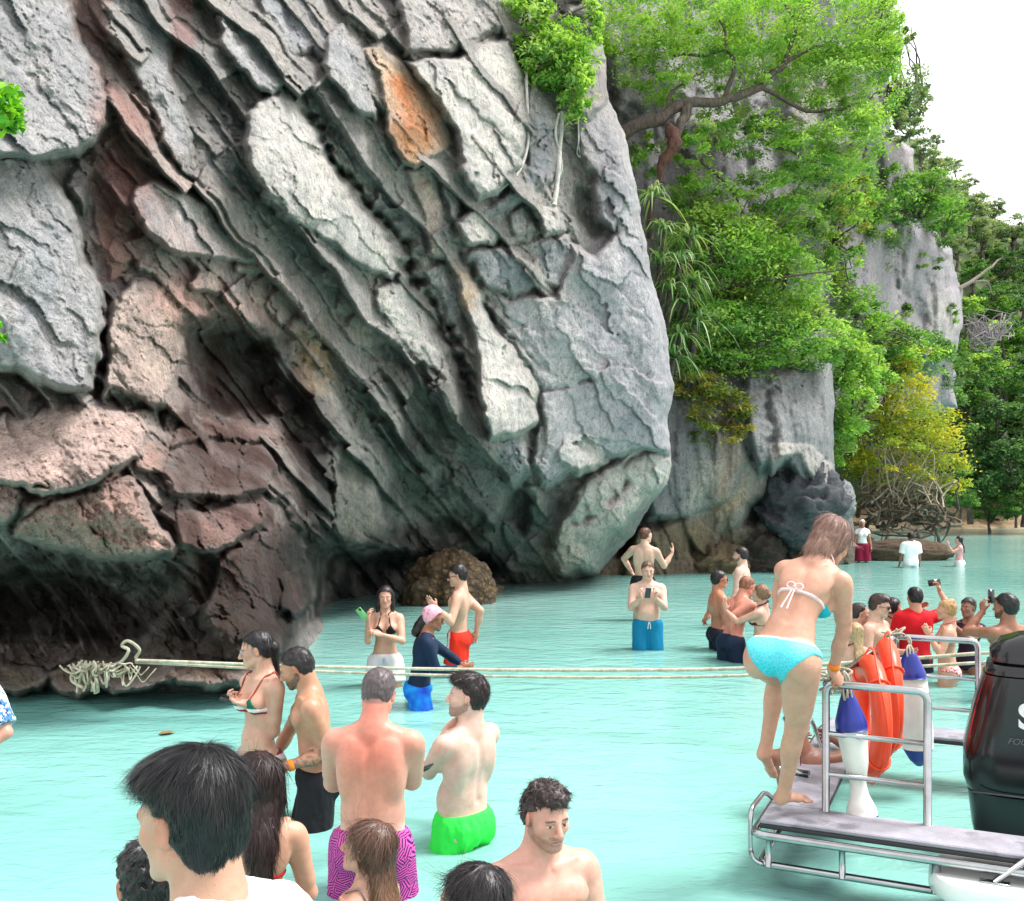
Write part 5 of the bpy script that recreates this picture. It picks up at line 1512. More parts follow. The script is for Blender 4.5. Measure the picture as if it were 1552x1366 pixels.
        ex = (ax_ - 0.031) / 0.0138; ez = (z + 0.0005) / 0.0048
        eye = front & (ex ** 2 + ez ** 2 < 1)
        if not sp.get('closed_eyes'):
            paint(eye, srgb(222, 214, 208))
            gz = sp.get('gaze', 0.0)
            paint(front & (((x - gz * 0.006) - np.sign(x) * 0.031) ** 2 + (z - 0.0005) ** 2 < 0.0058 ** 2), srgb(48, 34, 28))
        paint(front & (np.abs(ex) < 1.15) & (z > 0.0030) & (z < 0.0080), sk * np.array([0.42, 0.34, 0.32]), 0.75)
        if fem: paint(front & (np.abs(ex) < 1.2) & (z > 0.0030) & (z < 0.0060), srgb(50, 36, 34), 0.7)
        bd = sp.get('beard')
        if bd:
            lim = np.interp(y, [-0.01, 0.03, 0.06, 0.09], [0.0, -0.035, -0.045, -0.05])
            zj = np.interp(y, [-0.02, 0.0, 0.03, 0.06, 0.09], [-0.055, -0.07, -0.098, -0.115, -0.125])
            m = inh & (y > -0.012) & (z < lim) & (z > zj) & ~((ax_ < 0.021) & (np.abs(z + 0.064) < 0.010) & (y > 0.07))
            m2 = inh & (y > 0.07) & (ax_ < 0.030) & (z > -0.056) & (z < -0.043)
            if bd == 'goatee': m = m & (ax_ < 0.03)
            k = np.clip((lim - z) / 0.015, 0, 1)
            strength = {'full': 0.8, 'stubble': 0.35, 'short': 0.6, 'goatee': 0.75}[bd]
            bc = np.array(sp.get('beard_col', hc))
            a = (m * k + m2 * 0.9) * strength * np.clip(0.9 + 0.5 * fbm(V * 120, 2), 0.3, 1)
            a = np.clip(a, 0, 1)[:, None]
            col[:] = col * (1 - a) + bc * a
        if sp.get('buzz'):
            lim = hairline(y, sp.get('buzz_line', 0.0))
            k = (inh & (z > lim)) * np.clip((z - lim) / 0.012, 0, 1) * sp['buzz']
            col[:] = col * (1 - k[:, None]) + hc * k[:, None]
    if sp.get('paint'): sp['paint'](V, col, ctx)
    me = mesh_np("person_body", V * S, Q, True, np.clip(col, 0, 1), M_SKIN)
    ob = link("person", me, None, tuple(loc), hd, sp['label'], "person")
    if sp.get('group'): ob['group'] = sp['group']
    ctx['ob'] = ob
    for fn in sp.get('wear', []): fn(ctx)
    return ctx

def hairline(y, recede=0.0):
    return np.interp(y, [-0.12, -0.08, -0.045, -0.015, 0.012, 0.035, 0.06, 0.10], [-0.085, -0.075, -0.05, -0.014, 0.030, 0.052, 0.076 + recede, 0.084 + recede])

def add_part(ctx, name, g, colfn, mat, label=None, parent=None):
    V, Q = surfnet(g)
    if len(Q) == 0:
        print("EMPTY PART", name, ctx['sp']['name']); return None
    col = colfn(V) if callable(colfn) else np.tile(np.array(colfn), (len(V), 1))
    me = mesh_np(name, V * ctx['S'], Q, True, np.clip(col, 0, 1), mat)
    return link(name, me, parent or ctx['ob'], label=label)

def part_grid(ctx, lo, hi, h):
    return Grid(*[np.arange(lo[i], hi[i] + h, h) for i in range(3)])

def prims_bounds(pr, m):
    b = [prim_box(q) for q in pr if q[0] != 'cut']
    return np.min([x[0] for x in b], 0) - m, np.max([x[1] for x in b], 0) + m

def gcoords(g, origin, R):
    """coordinates of all grid points in the frame (origin, R)"""
    X, Y, Z = g.full()
    dx, dy, dz = X - origin[0], Y - origin[1], Z - origin[2]
    return [dx * R[0, i] + dy * R[1, i] + dz * R[2, i] for i in range(3)]

def gnoise(g, sc, oct=2, off=0.0, f=None, org=None, R=None):
    """noise on the grid points near the surface only (zero elsewhere)"""
    f = g.f if f is None else f
    idx = np.nonzero(np.abs(f) < 0.04)
    P_ = np.stack([g.ax[i][idx[i]] for i in range(3)], -1)
    if R is not None: P_ = (P_ - org) @ R
    out = np.zeros(f.shape, np.float32)
    out[idx] = fbm(P_ * np.asarray(sc) + off, oct)
    return out

# ---------------------------------------------------------------- clothing
def trunks(color, length=0.24, loose=0.018, waist=0.055, flare=0.02, name="swim_shorts", label=None, fn=None, wr=0.006, mat=None):
    def f(ctx):
        J, j, fat = ctx['J'], ctx['joints'], ctx['fat']
        pr = []
        fem = ctx['fem']
        pr.append(ell(ctx['p'](0, 0, 0.0), (0.160 * fat + loose, 0.116 * fat + loose, 0.13), J['Rp'], 0.04))
        for s in (1, -1): pr.append(ell(ctx['p'](s * 0.072, -0.062, -0.045), np.array((0.078, 0.074, 0.082)) * (1.06 if fem else 1) + loose * 0.8, J['Rp'], 0.04))
        for n in 'RL':
            h, k = J['hip' + n], j['K' + n]
            u = (k - h) / np.linalg.norm(k - h)
            pr.append(rc(h, h + u * length, 0.092 * (0.5 + .5 * fat) + loose, 0.086 + loose + flare, 0.025))
        lo, hi = prims_bounds(pr, 0.04)
        g = part_grid(ctx, lo, hi, max(ctx['vb'] * 0.9, 0.006)).put(pr)
        x, y, z = gcoords(g, J['P0'], J['Rp'])
        f_ = g.f + wr * 1.7 * gnoise(g, (20, 20, 5), 2, len(ctx['sp']['name'])) + wr * 0.7 * gnoise(g, (42, 42, 26), 2, ctx['d'])
        f_ = np.maximum(f_, z - waist - 0.012 * np.abs(y) / 0.1)
        wgt = None
        for n in 'RL':
            h, k = J['hip' + n], j['K' + n]
            u = (k - h) / np.linalg.norm(k - h)
            X, Y, Z = g.full()
            al = (X - h[0]) * u[0] + (Y - h[1]) * u[1] + (Z - h[2]) * u[2] - length
            sd = x if n == 'R' else -x
            f_ = np.where(sd > 0, np.maximum(f_, al), f_)
        g.f = f_.astype(np.float32)
        def cf(V):
            c = np.tile(np.array(color), (len(V), 1))
            if fn: c = fn(V, c, ctx)
            return c
        ctx[name] = add_part(ctx, name, g, cf, mat or M_CLOTH, label)
    return f

def shirt(color, loose=0.014, bottom=-0.30, sleeve=0.17, neck=0.155, name="shirt", fn=None, label=None, wr=0.006, collar=False, mat=None):
    """sleeve: metres down the arm; > .5 = long sleeve"""
    def f(ctx):
        J, j = ctx['J'], ctx['joints']
        pr = list(ctx['T'][:-6])
        nA = len(ctx['A']) // 2
        arms = {'R': ctx['A'][:nA], 'L': ctx['A'][nA:]}
        lo, hi = prims_bounds(pr + ctx['A'], 0.05)
        g = part_grid(ctx, lo, hi, max(ctx['vb'] * 0.9, 0.006))
        g.put(pr, loose)
        x, y, z = gcoords(g, J['C'], J['Rc'])
        f_ = g.f
        f_ = np.maximum(f_, -(np.sqrt(x * x + (y + 0.03) ** 2 + (z - neck - 0.115) ** 2) - 0.085))     # open neck
        px_, py_, pz_ = gcoords(g, J['P0'], J['Rp'])
        f_ = np.maximum(f_, (bottom + 0.28) - pz_)
        X, Y, Z = g.full()
        for n in 'RL':
            S_, E, Wr = J['S' + n], j['E' + n], j['W' + n]
            ga = Grid(*g.ax)
            u = (E - S_) / np.linalg.norm(E - S_)
            if sleeve < 0.4:
                ga.put(arms[n][:3] + [rc(S_ + u * 0.05, S_ + u * (sleeve + 0.03), 0.050, 0.058, 0.02)], loose)
                al = (X - S_[0]) * u[0] + (Y - S_[1]) * u[1] + (Z - S_[2]) * u[2] - sleeve
                fa = np.maximum(ga.f, al)
            else:
                ga.put(arms[n], loose)
                fa = np.maximum(ga.f, 0.05 - np.sqrt((X - Wr[0]) ** 2 + (Y - Wr[1]) ** 2 + (Z - Wr[2]) ** 2))
            h = np.clip(0.5 + 0.5 * (f_ - fa) / 0.02, 0, 1)
            f_ = f_ * (1 - h) + fa * h - 0.02 * h * (1 - h)
        g.f = (f_ + wr * (gnoise(g, (15, 15, 8), 3, 3, f_) + 0.5 * gnoise(g, (36, 36, 26), 2, 8, f_))).astype(np.float32)
        if collar:
            nb = ctx['c'](0, -0.028, 0.150)
            ring = [ell(nb, (0.098, 0.095, 0.045), J['Rc'] @ rx(-14), 0.02), cutp(ell(nb + J['Rc'] @ np.array([0, 0.012, 0.03]), (0.082, 0.078, 0.09), J['Rc']), 0.008)]
            g.put(ring)
        def cf(V):
            c = np.tile(np.array(color), (len(V), 1))
            return fn(V, c, ctx) if fn else c
        add_part(ctx, name, g, cf, mat or M_CLOTH, label)
    return f

def torso_shell(ctx, prims, off, h=None):
    lo, hi = prims_bounds(prims, 0.02)
    return part_grid(ctx, lo, hi, h or max(ctx['vb'] * 0.8, 0.005)).put(prims, off)

def bikini_bottom(color, top=0.015, cover=1.0, name="bikini_bottom", fn=None, label=None, string=False, mat=None):
    def f(ctx):
        J = ctx['J']
        pr = ctx['T'][:2] + [q for q in ctx['T'][4:]][0:2] + ctx['T'][8:10] + [q for q in ctx['L'] if q[0] == 'rc'][0:2]
        legs = [q for q in ctx['L'] if q[0] == 'rc']
        pr = ctx['T'][0:4] + [ctx['T'][4], ctx['T'][5], ctx['T'][8], ctx['T'][9]] + legs[0:2] + legs[len(legs) // 2:len(legs) // 2 + 2]
        g = torso_shell(ctx, pr, 0.007)
        x, y, z = gcoords(g, J['P0'], J['Rp'])
        ax_ = np.abs(x)
        bk = np.clip((-y + 0.02) / 0.06, 0, 1)
        zl = -0.165 + (0.16 + top - 0.03) * np.clip(ax_ / (0.15 + 0.02 * bk * cover), 0, 1) ** (0.75 + 0.75 * bk * cover)
        f_ = np.maximum(g.f, (z - (top + 0.02 * bk - 0.012 * (1 - bk))) * 0.9)
        f_ = np.maximum(f_, (zl - z) * 0.75)
        f_ = np.maximum(f_, -0.175 - z)
        g.f = f_.astype(np.float32)
        def cf(V):
            c = np.tile(np.array(color), (len(V), 1))
            return fn(V, c, ctx) if fn else c
        ctx['bottom'] = add_part(ctx, name, g, cf, mat or M_CLOTH, label)
    return f

def bikini_top(color, strap=None, name="bikini_top", fn=None, tri=1.0, halter=True, straps=True, bow=False, label=None, back_z=0.0):
    strap = color if strap is None else strap
    def f(ctx):
        J = ctx['J']
        pr = ctx['T'][:-4] if False else ctx['T']
        g = torso_shell(ctx, pr, 0.006)
        shell = g.f.copy()
        x, y, z = gcoords(g, J['C'], J['Rc'])
        ax_ = np.abs(x)
        cup = np.sqrt(((ax_ - 0.074) / (0.062 * tri)) ** 2 + ((z - 0.002) / (0.058 * tri)) ** 2) - 1
        cup = np.maximum(cup, (z - 0.002) * 10 + (np.abs(ax_ - 0.07)) * 14 - 0.62)
        cup = np.where(y > 0.02, cup, 1) * 0.05
        band = np.abs(z + 0.046 - back_z * np.clip(-y * 8, 0, 1)) - 0.0075
        def fval(P_):
            i = [int(np.clip(np.searchsorted(g.ax[k], P_[k]), 0, len(g.ax[k]) - 1)) for k in range(3)]
            return shell[i[0], i[1], i[2]]
        def snap(o, dr, n=110, st=0.004):
            o = J['C'] + J['Rc'] @ np.array(o, float); dr = J['Rc'] @ np.array(dr, float)
            for q in range(n):
                if fval(o + dr * st * q) < 0.004: break
            return o + dr * st * q
        tubes = []
        for s in (1, -1):
            if halter:
                pth = [snap((s * (0.07 - 0.028 * t), 0.3, 0.045 + 0.125 * t), (0, -1, 0)) for t in np.linspace(0, 1, 6)]
                pth += [snap((s * 0.3 * math.sin(a_), 0.3 * math.cos(a_) - 0.02, 0.195 + 0.02 * k_), (-s * math.sin(a_), -math.cos(a_), 0), 90) for k_, a_ in enumerate((0.8, 1.4, 2.0, 2.6, 3.1))]
            else:
                pth = [snap((s * (0.072 + 0.018 * t), 0.3, 0.045 + 0.11 * t), (0, -1, 0)) for t in np.linspace(0, 1, 5)]
                pth += [snap((s * 0.095, yy, 0.40), (0, 0, -1)) for yy in (0.04, 0.0, -0.04)]
                pth += [snap((s * (0.09 - 0.02 * t), -0.3, 0.14 - 0.185 * t), (0, 1, 0)) for t in np.linspace(0, 1, 6)]
            tubes.append(np.array(pth))
        hal = 1.0
        f_ = np.maximum(shell, np.minimum(cup, np.minimum(band, hal)))
        g.f = f_.astype(np.float32)
        def cf(V):
            c = np.tile(np.array(color), (len(V), 1))
            l = (V - J['C']) @ J['Rc']
            st = (l[:, 1] < 0.02)
            c[st] = strap
            return fn(V, c, ctx) if fn else c
        o = add_part(ctx, name, g, cf, M_CLOTH, label)
        ctx['top'] = o
        mb = MB()
        for pth in tubes: mb.tube(curve(pth, 40) * ctx['S'], max(0.0048, ctx['d'] * 0.0006), 6)
        if straps: link("strap", mb.mesh("strap", M_CLOTH, True, np.tile(np.array(strap), (mb.n, 1))), o or ctx['ob'])
        if bow:
            b0 = ctx['c'](0, -0.118, -0.046 + back_z)
            mb = MB(); S = ctx['S']
            Rc = J['Rc']
            for s in (1, -1):
                a = np.linspace(0, 2 * np.pi, 14)
                lp = np.array([b0 + Rc @ np.array([s * (0.022 - 0.022 * math.cos(t)), -0.012 - 0.004 * math.sin(t), 0.016 * math.sin(t) + 0.004]) for t in a])
                mb.tube(lp * S, 0.0042 * S, 6)
                tl = np.array([b0 + Rc @ np.array([s * (0.004 + 0.012 * t), -0.012, -bow * t]) for t in np.linspace(0, 1, 6)])
                mb.tube(tl * S, 0.0042 * S, 6)
            mb.lathe([(0.001, -0.008), (0.008, -0.004), (0.008, 0.004), (0.001, 0.008)], (b0 + Rc @ np.array([0, -0.012, 0])) * S, 8)
            link("bow", mb.mesh("bow", M_CLOTH, True, np.tile(np.array(strap), (mb.n, 1))), o or ctx['ob'])
    return f

# ---------------------------------------------------------------- hair
def hair(style, color, recede=0.0, t=0.014, amp=0.004, freq=(120, 120, 30), extra=None, strands=0, slen=0.05, sw=0.0016, flow=None, ends=None, name="hair", var=0.25, mat=None, back_only=False, seed=1, jitter=0.16):
    """extra(ctx) -> list of primitives in body space added to the cap"""
    def f(ctx):
        J = ctx['J']; hw = ctx['hw']; H, Rh = J['H'], J['Rh']
        tk = 1.0 if style == 'long' else 0.45
        cap = [ell(hw(0, -0.020, 0.037), (0.0745 + t * (0.4 + 0.6 * tk), 0.094 + t * (0.5 + 0.5 * tk), 0.081 + t), Rh, 0.02),
               ell(hw(0, -0.035, -0.01), (0.068 + t * tk, 0.071 + t * tk, 0.075 + t * 0.3), Rh, 0.03)]
        ex = extra(ctx) if extra else []
        lo, hi = prims_bounds(cap + ex, 0.03)
        h = float(np.clip(ctx['d'] * 0.0011, 0.004, 0.011))
        g = part_grid(ctx, lo, hi, h).put(cap)
        x, y, z = gcoords(g, H, Rh)
        ear = (np.abs(x) > 0.06) & (y > -0.012)
        lim = hairline(y, recede) + 0.012 * gnoise(g, (60, 60, 40), 2, seed, None, H, Rh)
        f_ = np.maximum(g.f, (lim - z) * 0.7)
        if style == 'long':      # hair also lies over the sides and nape
            f_ = np.minimum(f_, np.maximum(g.f, np.maximum(y - 0.015 - 0.25 * z, (-0.10 - z))))
        g.f = f_.astype(np.float32)
        g.put(ex)
        if style == 'short':      # cut round the ears
            g.put([cutp(ell(hw(s * 0.085, 0.004, -0.006), (0.030, 0.027, 0.036), Rh), 0.006) for s in (1, -1)])
        g.f = g.f + (amp * gnoise(g, freq, 2, seed * 3.7, None, H, Rh) + (0.005 + 0.0004 * min(ctx['d'], 12)) * gnoise(g, (38, 38, 24), 2, seed, None, H, Rh)).astype(np.float32)
        # keep hair out of the face
        if style != 'scarf':
            face = np.maximum(np.sqrt((x / 0.058) ** 2 + ((z + 0.03) / 0.105) ** 2) - 1, (0.055 - y) * 12)
            g.f = np.maximum(g.f, -face * 0.05).astype(np.float32)
        V, Q = surfnet(g)
        hc = np.array(color)
        def hcol(V):
            l = (V - H) @ Rh
            n = fbm(l * np.array([90, 90, 14]), 3)
            c = hc * np.clip(1 + var * 2.2 * n, 0.4, 2.2)[:, None]
            if ends is not None:
                k = np.clip((-l[:, 2] - 0.05) / 0.25, 0, 1)[:, None]
                c = c * (1 - k) + np.array(ends) * k * np.clip(1 + var * n, 0.5, 1.6)[:, None]
            return c
        me = mesh_np(name, V * ctx['S'], Q, True, np.clip(hcol(V), 0, 1), mat or M_HAIR)
        o = link(name, me, ctx['ob'])
        ctx['hair'] = o
        strands_ = strands or (int(np.clip(9000 / ctx['d'], 300, 1200)) if style != 'scarf' else 0)
        if strands_:
            rs = np.random.RandomState(seed)
            a = V[Q[:, 0]]; b = V[Q[:, 1]]; c_ = V[Q[:, 3]]
            nr = np.cross(b - a, c_ - a); ar = np.linalg.norm(nr, axis=1); nr /= ar[:, None] + 1e-9
            pick = rs.choice(len(Q), strands_, p=ar / ar.sum())
            P = V[Q[pick]].mean(1); N_ = nr[pick]
            l = (P - H) @ Rh; nl = N_ @ Rh
            crown = np.array([0.01, -0.05, 0.13])
            D0 = l - crown
            D0 = D0 / (np.linalg.norm(D0, axis=1)[:, None] + 1e-9)
            D0 = D0 * 0.6 + np.array([0, 0, -0.9]) * np.clip((0.10 - l[:, 2:3]) * 12, 0, 1)
            if flow is not None: D0 = flow(l, D0)
            D0 = D0 + rs.normal(0, jitter, D0.shape)
            D0 = D0 - nl * (D0 * nl).sum(1)[:, None] * 0.95
            D0 /= np.linalg.norm(D0, axis=1)[:, None] + 1e-9
            W_ = np.cross(D0, nl)
            segs = 4
            Ln = slen * rs.uniform(0.5, 1.2, strands_)
            if style == 'short':
                near_ear = (np.abs(np.abs(l[:, 0]) - 0.08) < 0.03) & (np.abs(l[:, 1] - 0.004) < 0.035) & (l[:, 2] < 0.06)
                Ln = Ln * np.where(near_ear, 0.25, 1.0)
            if style != 'long':
                Ln = Ln * np.where((np.abs(l[:, 0]) > 0.045) & (l[:, 2] < 0.075) & (l[:, 1] > -0.06), 0.35, 1.0)
                Ln = Ln * np.where(l[:, 2] < -0.01, 0.45, 1.0)
            cur = rs.normal(0, 0.12, strands_)
            Rcv = np.where(l[:, 2] > -0.04, 0.115, 0.6)
            swd = max(sw, ctx['d'] * 0.00042)
            pts = []
            lift = rs.uniform(0.0003, 0.0025, strands_)
            for k in range(segs):
                tt = k / (segs - 1)
                o_ = l + D0 * (Ln * tt)[:, None] + W_ * (cur * Ln * tt * tt)[:, None] + nl * (lift * (1 - 0.3 * tt) - (Ln * tt) ** 2 / (2 * Rcv))[:, None]
                ww = swd * (1 - 0.75 * tt) * rs.uniform(0.7, 1.3, strands_)
                pts.append(np.stack([o_ - W_ * ww[:, None] / 2, o_ + W_ * ww[:, None] / 2], 1))
            A_ = np.stack(pts, 1)                      # n, seg, 2, 3
            n = strands_
            idb = np.arange(n)[:, None] * (segs * 2)
            qs = []
            for k in range(segs - 1):
                qs.append(np.concatenate([idb + 2 * k, idb + 2 * k + 1, idb + 2 * k + 3, idb + 2 * k + 2], 1))
            VV = A_.reshape(-1, 3) @ Rh.T + H
            cc = hcol(VV) * np.repeat(rs.uniform(0.6, 1.5, n), segs * 2)[:, None]
            me = mesh_np("hair_strands", VV * ctx['S'], np.concatenate(qs), True, np.clip(cc, 0, 1), mat or M_HAIR)
            s_ = link("hair_strands", me, o, kind="stuff")
    return f

def glasses(dark=True, wire=(0.02, 0.02, 0.02), name=None):
    def f(ctx):
        hw, S, Rh = ctx['hw'], ctx['S'], ctx['J']['Rh']
        m = M_BLACK if dark else M_METAL
        mb = MB(); lens = MB()
        th = 0.0028 if dark else 0.0014
        for s in (1, -1):
            a = np.linspace(0, 2 * np.pi, 17)[:-1]
            ring = [hw(s * (0.032 + 0.024 * math.cos(t)), 0.102 - 0.10 * (0.024 * math.cos(t) + 0.032) ** 2 * 30, -0.001 + 0.019 * math.sin(t)) for t in a]
            mb.tube(np.array(ring) * S, th * S, 6, closed=True)
            cen = np.mean(ring, 0)
            lens.add(np.array(ring + [cen + Rh @ np.array([0, 0.002, 0])]) * S, None, [[16, i, (i + 1) % 16] for i in range(16)])
            mb.tube(np.array([hw(s * 0.055, 0.092, 0.004), hw(s * 0.073, 0.06, 0.006), hw(s * 0.078, 0.0, 0.004)]) * S, th * S, 6)
        mb.tube(np.array([hw(-0.010, 0.103, 0.004), hw(0, 0.107, 0.006), hw(0.010, 0.103, 0.004)]) * S, th * S, 6)
        o = link(name or ("sunglasses" if dark else "glasses"), mb.mesh("glasses_frame", m), ctx['ob'])
        link("lens", lens.mesh("lens", M_LENS if dark else M_CLEAR), o)
    return f

def wristband(side, color, w=0.016):
    def f(ctx):
        j, S = ctx['joints'], ctx['S']
        E, Wr = j['E' + side], j['W' + side]
        u = (Wr - E) / np.linalg.norm(Wr - E)
        c0 = Wr - u * 0.035
        k = 0.86 if ctx['fem'] else 1.0
        mb = MB()
        mb.lathe([(0.033 * k, -w), (0.036 * k, -w), (0.036 * k, w), (0.033 * k, w), (0.033 * k, -w)], (0, 0, 0), 20, rot_to(u))
        for i in range(len(mb.v)): mb.v[i] = (mb.v[i] + c0) * S
        link("wristband", mb.mesh("wristband", M_CLOTH, True, np.tile(np.array(color), (mb.n, 1))), ctx['ob'])
    return f

def skin_mat():
    t = NT("skin")
    a = t.n("ShaderNodeVertexColor", _layer_name="Col").outputs[0]
    v = t.coords()
    n1 = t.noise(v, 26, 5, 0.6); n2 = t.noise(v, 210, 3, 0.6); n3 = t.noise(v, 90, 2, 0.5)
    c = t.mix(1.0, a, t.ramp(n1, [(0.3, (0.92, 0.86, 0.84)), (0.7, (1.05, 1.06, 1.07))]), 'MULTIPLY')
    c = t.mix(t.ramp(n3, [(0.74, (0, 0, 0)), (0.78, (0.5, 0.5, 0.5))]), c, srgb(120, 74, 58))
    r = t.ramp(n1, [(0.35, (0.34, 0.34, 0.34)), (0.7, (0.58, 0.58, 0.58))])
    return t.pbr(c, r, 0.0, t.bump(t.math('ADD', n2, t.math('MULTIPLY', n1, 2.0)), 0.22, 0.004), 0.0, 0.45)
M_SKIN = skin_mat()
M_CLOTH = vcol_mat("swimwear_fabric", 0.75, 0.15, 220, 0.0, 0.25, 0.10)
M_HAIR = vcol_mat("hair", 0.42, 0.0, 60, 0.0, 0.45, 0.15)
M_BLACK = simple_mat("black_plastic", (0.012, 0.012, 0.014), 0.3, 0, 0.1)
M_METAL = simple_mat("stainless_steel", (0.42, 0.43, 0.44), 0.22, 1.0, 0.12, 12)
M_LENS = simple_mat("dark_lens", (0.01, 0.01, 0.012), 0.06, 0, 0.0)
_t = NT("clear_lens")
_m = _t.n("ShaderNodeMixShader", i0=0.12)
_t.l(_t.n("ShaderNodeBsdfTransparent").outputs[0], _m.inputs[1]); _t.l(_t.n("ShaderNodeBsdfGlossy", Roughness=0.05).outputs[0], _m.inputs[2]); _t.l(_m.outputs[0], _t.out.inputs[0])
M_CLEAR = _t.m
# ---------------------------------------------------------------- the people
def back_hair(L=0.30, w=0.075, w2=0.05, xo=0.0, dip=0.0):
    def e(ctx):
        c, hw, Rc = ctx['c'], ctx['hw'], ctx['J']['Rc']
        n = Rc[:, 1]
        return [rc(hw(0, -0.075, 0.03), hw(xo * 0.3, -0.085, -0.07), 0.078, w, 0.03, (n, 0.6)),
                rc(hw(xo * 0.3, -0.085, -0.06), c(xo, -0.125, 0.20 - L * 0.3), w, w, 0.03, (n, 0.5)),
                rc(c(xo, -0.125, 0.20 - L * 0.3), c(xo + dip, -0.150, 0.20 - L), w, w2, 0.03, (n, 0.38))]
    return e
def side_hair(L=0.22, w=0.045):
    def e(ctx):
        hw, c = ctx['hw'], ctx['c']
        out = []
        for s in (1, -1):
            out += [rc(hw(s * 0.07, -0.02, 0.03), hw(s * 0.082, -0.02, -0.09), 0.035, w, 0.02), rc(hw(s * 0.08, -0.02, -0.09), c(s * 0.085, 0.02, 0.17 - L), w * 0.8, 0.02, 0.02)]
        return out + [rc(hw(0, -0.08, 0.02), c(0, -0.11, 0.12), 0.075, 0.06, 0.03)]
    return e
def both(*fs):
    return lambda ctx: [q for f in fs for q in f(ctx)]
def bun(y=-0.10, z=0.03, r=0.045):
    return lambda ctx: [ell(ctx['hw'](0, y, z), (r, r, r * 0.9), None, 0.015)]

def paint_red(ctr, rad, tt, frame='C'):
    pass

def drawstring(col=srgb(225, 225, 225)):
    def f(ctx):
        o = ctx.get('swim_shorts') or ctx.get('shorts') or ctx['ob']
        mb = MB(); S = ctx['S']; k = 0.128 * ctx['fat'] + 0.012
        for s in (1, -1):
            mb.tube(curve([ctx['p'](0, k, 0.03), ctx['p'](s * 0.012, k + 0.008, 0.0), ctx['p'](s * 0.018, k + 0.004, -0.06)], 10) * S, 0.006, 6)
        link("drawstring", mb.mesh("drawstring", M_CLOTH, True, np.tile(np.array(col), (mb.n, 1))), o)
    return f
def side_stripe(V, c, ctx):
    l = (V - ctx['J']['P0']) @ ctx['J']['Rp']
    c[(l[:, 0] < -0.04) & (np.abs(l[:, 1] - 0.085) < 0.014) & (l[:, 2] > -0.14)] = srgb(226, 220, 218)
    return c
# fabric with purple hatched blocks
def hatch_fabric():
    t = NT("purple_hatched_fabric")
    v = t.coords()
    vo = t.n("ShaderNodeTexVoronoi", Vector=v, Scale=19.0)
    ang = t.math('MULTIPLY', t.n("ShaderNodeSeparateColor", Color=vo.outputs['Color']).outputs[0], 6.28)
    sx = t.n("ShaderNodeSeparateXYZ", Vector=v)
    d = t.math('ADD', t.math('MULTIPLY', sx.outputs[0], t.math('COSINE', ang)), t.math('MULTIPLY', sx.outputs[2], t.math('SINE', ang)))
    st = t.math('SINE', t.math('MULTIPLY', d, 520.0))
    c = t.ramp(t.math('ADD', t.math('MULTIPLY', st, 0.5), 0.5), [(0.40, srgb(64, 22, 62)), (0.5, srgb(206, 84, 170))])
    t.pbr(c, 0.7, 0, None, 0, 0.2)
    return t.m
def floral_fabric(name, base, c1, c2, scale=14.0):
    t = NT(name)
    v = t.coords()
    n1 = t.noise(v, scale, 2, 0.5, 1.5); n2 = t.noise(t.coords(scale=(1.3, 1.3, 1.3)), scale * 1.7, 2, 0.5, 2.0)
    c = t.mix(t.ramp(n1, [(0.50, (0, 0, 0)), (0.53, (1, 1, 1))]), base, c1)
    c = t.mix(t.ramp(n2, [(0.58, (0, 0, 0)), (0.60, (1, 1, 1))]), c, c2)
    t.pbr(c, 0.75, 0, None, 0, 0.2)
    return t.m
def scallop_fabric():
    t = NT("cyan_scalloped_fabric")
    a = t.n("ShaderNodeVertexColor", _layer_name="Col").outputs[0]
    v = t.coords()
    vo = t.n("ShaderNodeTexVoronoi", Vector=v, Scale=55.0, _feature='DISTANCE_TO_EDGE')
    k = t.ramp(vo.outputs['Distance'], [(0.02, (1, 1, 1)), (0.16, (0, 0, 0))])
    sx = t.n("ShaderNodeSeparateXYZ", Vector=v)
    c = t.mix(t.math('MULTIPLY', k, 0.3), a, srgb(150, 226, 230))
    t.pbr(c, 0.6, 0, t.bump(vo.outputs['Distance'], 0.3, 0.004), 0, 0.3)
    return t.m
M_HATCH = hatch_fabric()
M_HAWAII = floral_fabric("blue_leaf_print", srgb(214, 226, 232), srgb(70, 120, 170), srgb(34, 50, 96), 15)
M_REDFLOR = floral_fabric("red_flower_print", srgb(226, 200, 200), srgb(196, 40, 50), srgb(150, 24, 36), 30)
M_SCALLOP = scallop_fabric()

WARM = srgb(206, 158, 132); PALEP = srgb(222, 182, 164); TANP = srgb(176, 122, 92); DARKP = srgb(112, 72, 54); ROSY = srgb(216, 160, 142)
people = {}
def P(**sp):
    people[sp['name']] = make_person(sp)

SUNBURN = [(('c', 0, -0.10, 0.13), (0.20, 0.09, 0.12), (1.02, 0.70, 0.66)), (('h', 0, -0.06, -0.09), (0.09, 0.09, 0.08), (1.0, 0.60, 0.56)), (('c', 0, -0.1, -0.02), (0.16, 0.08, 0.2), (1.02, 0.84, 0.80))]

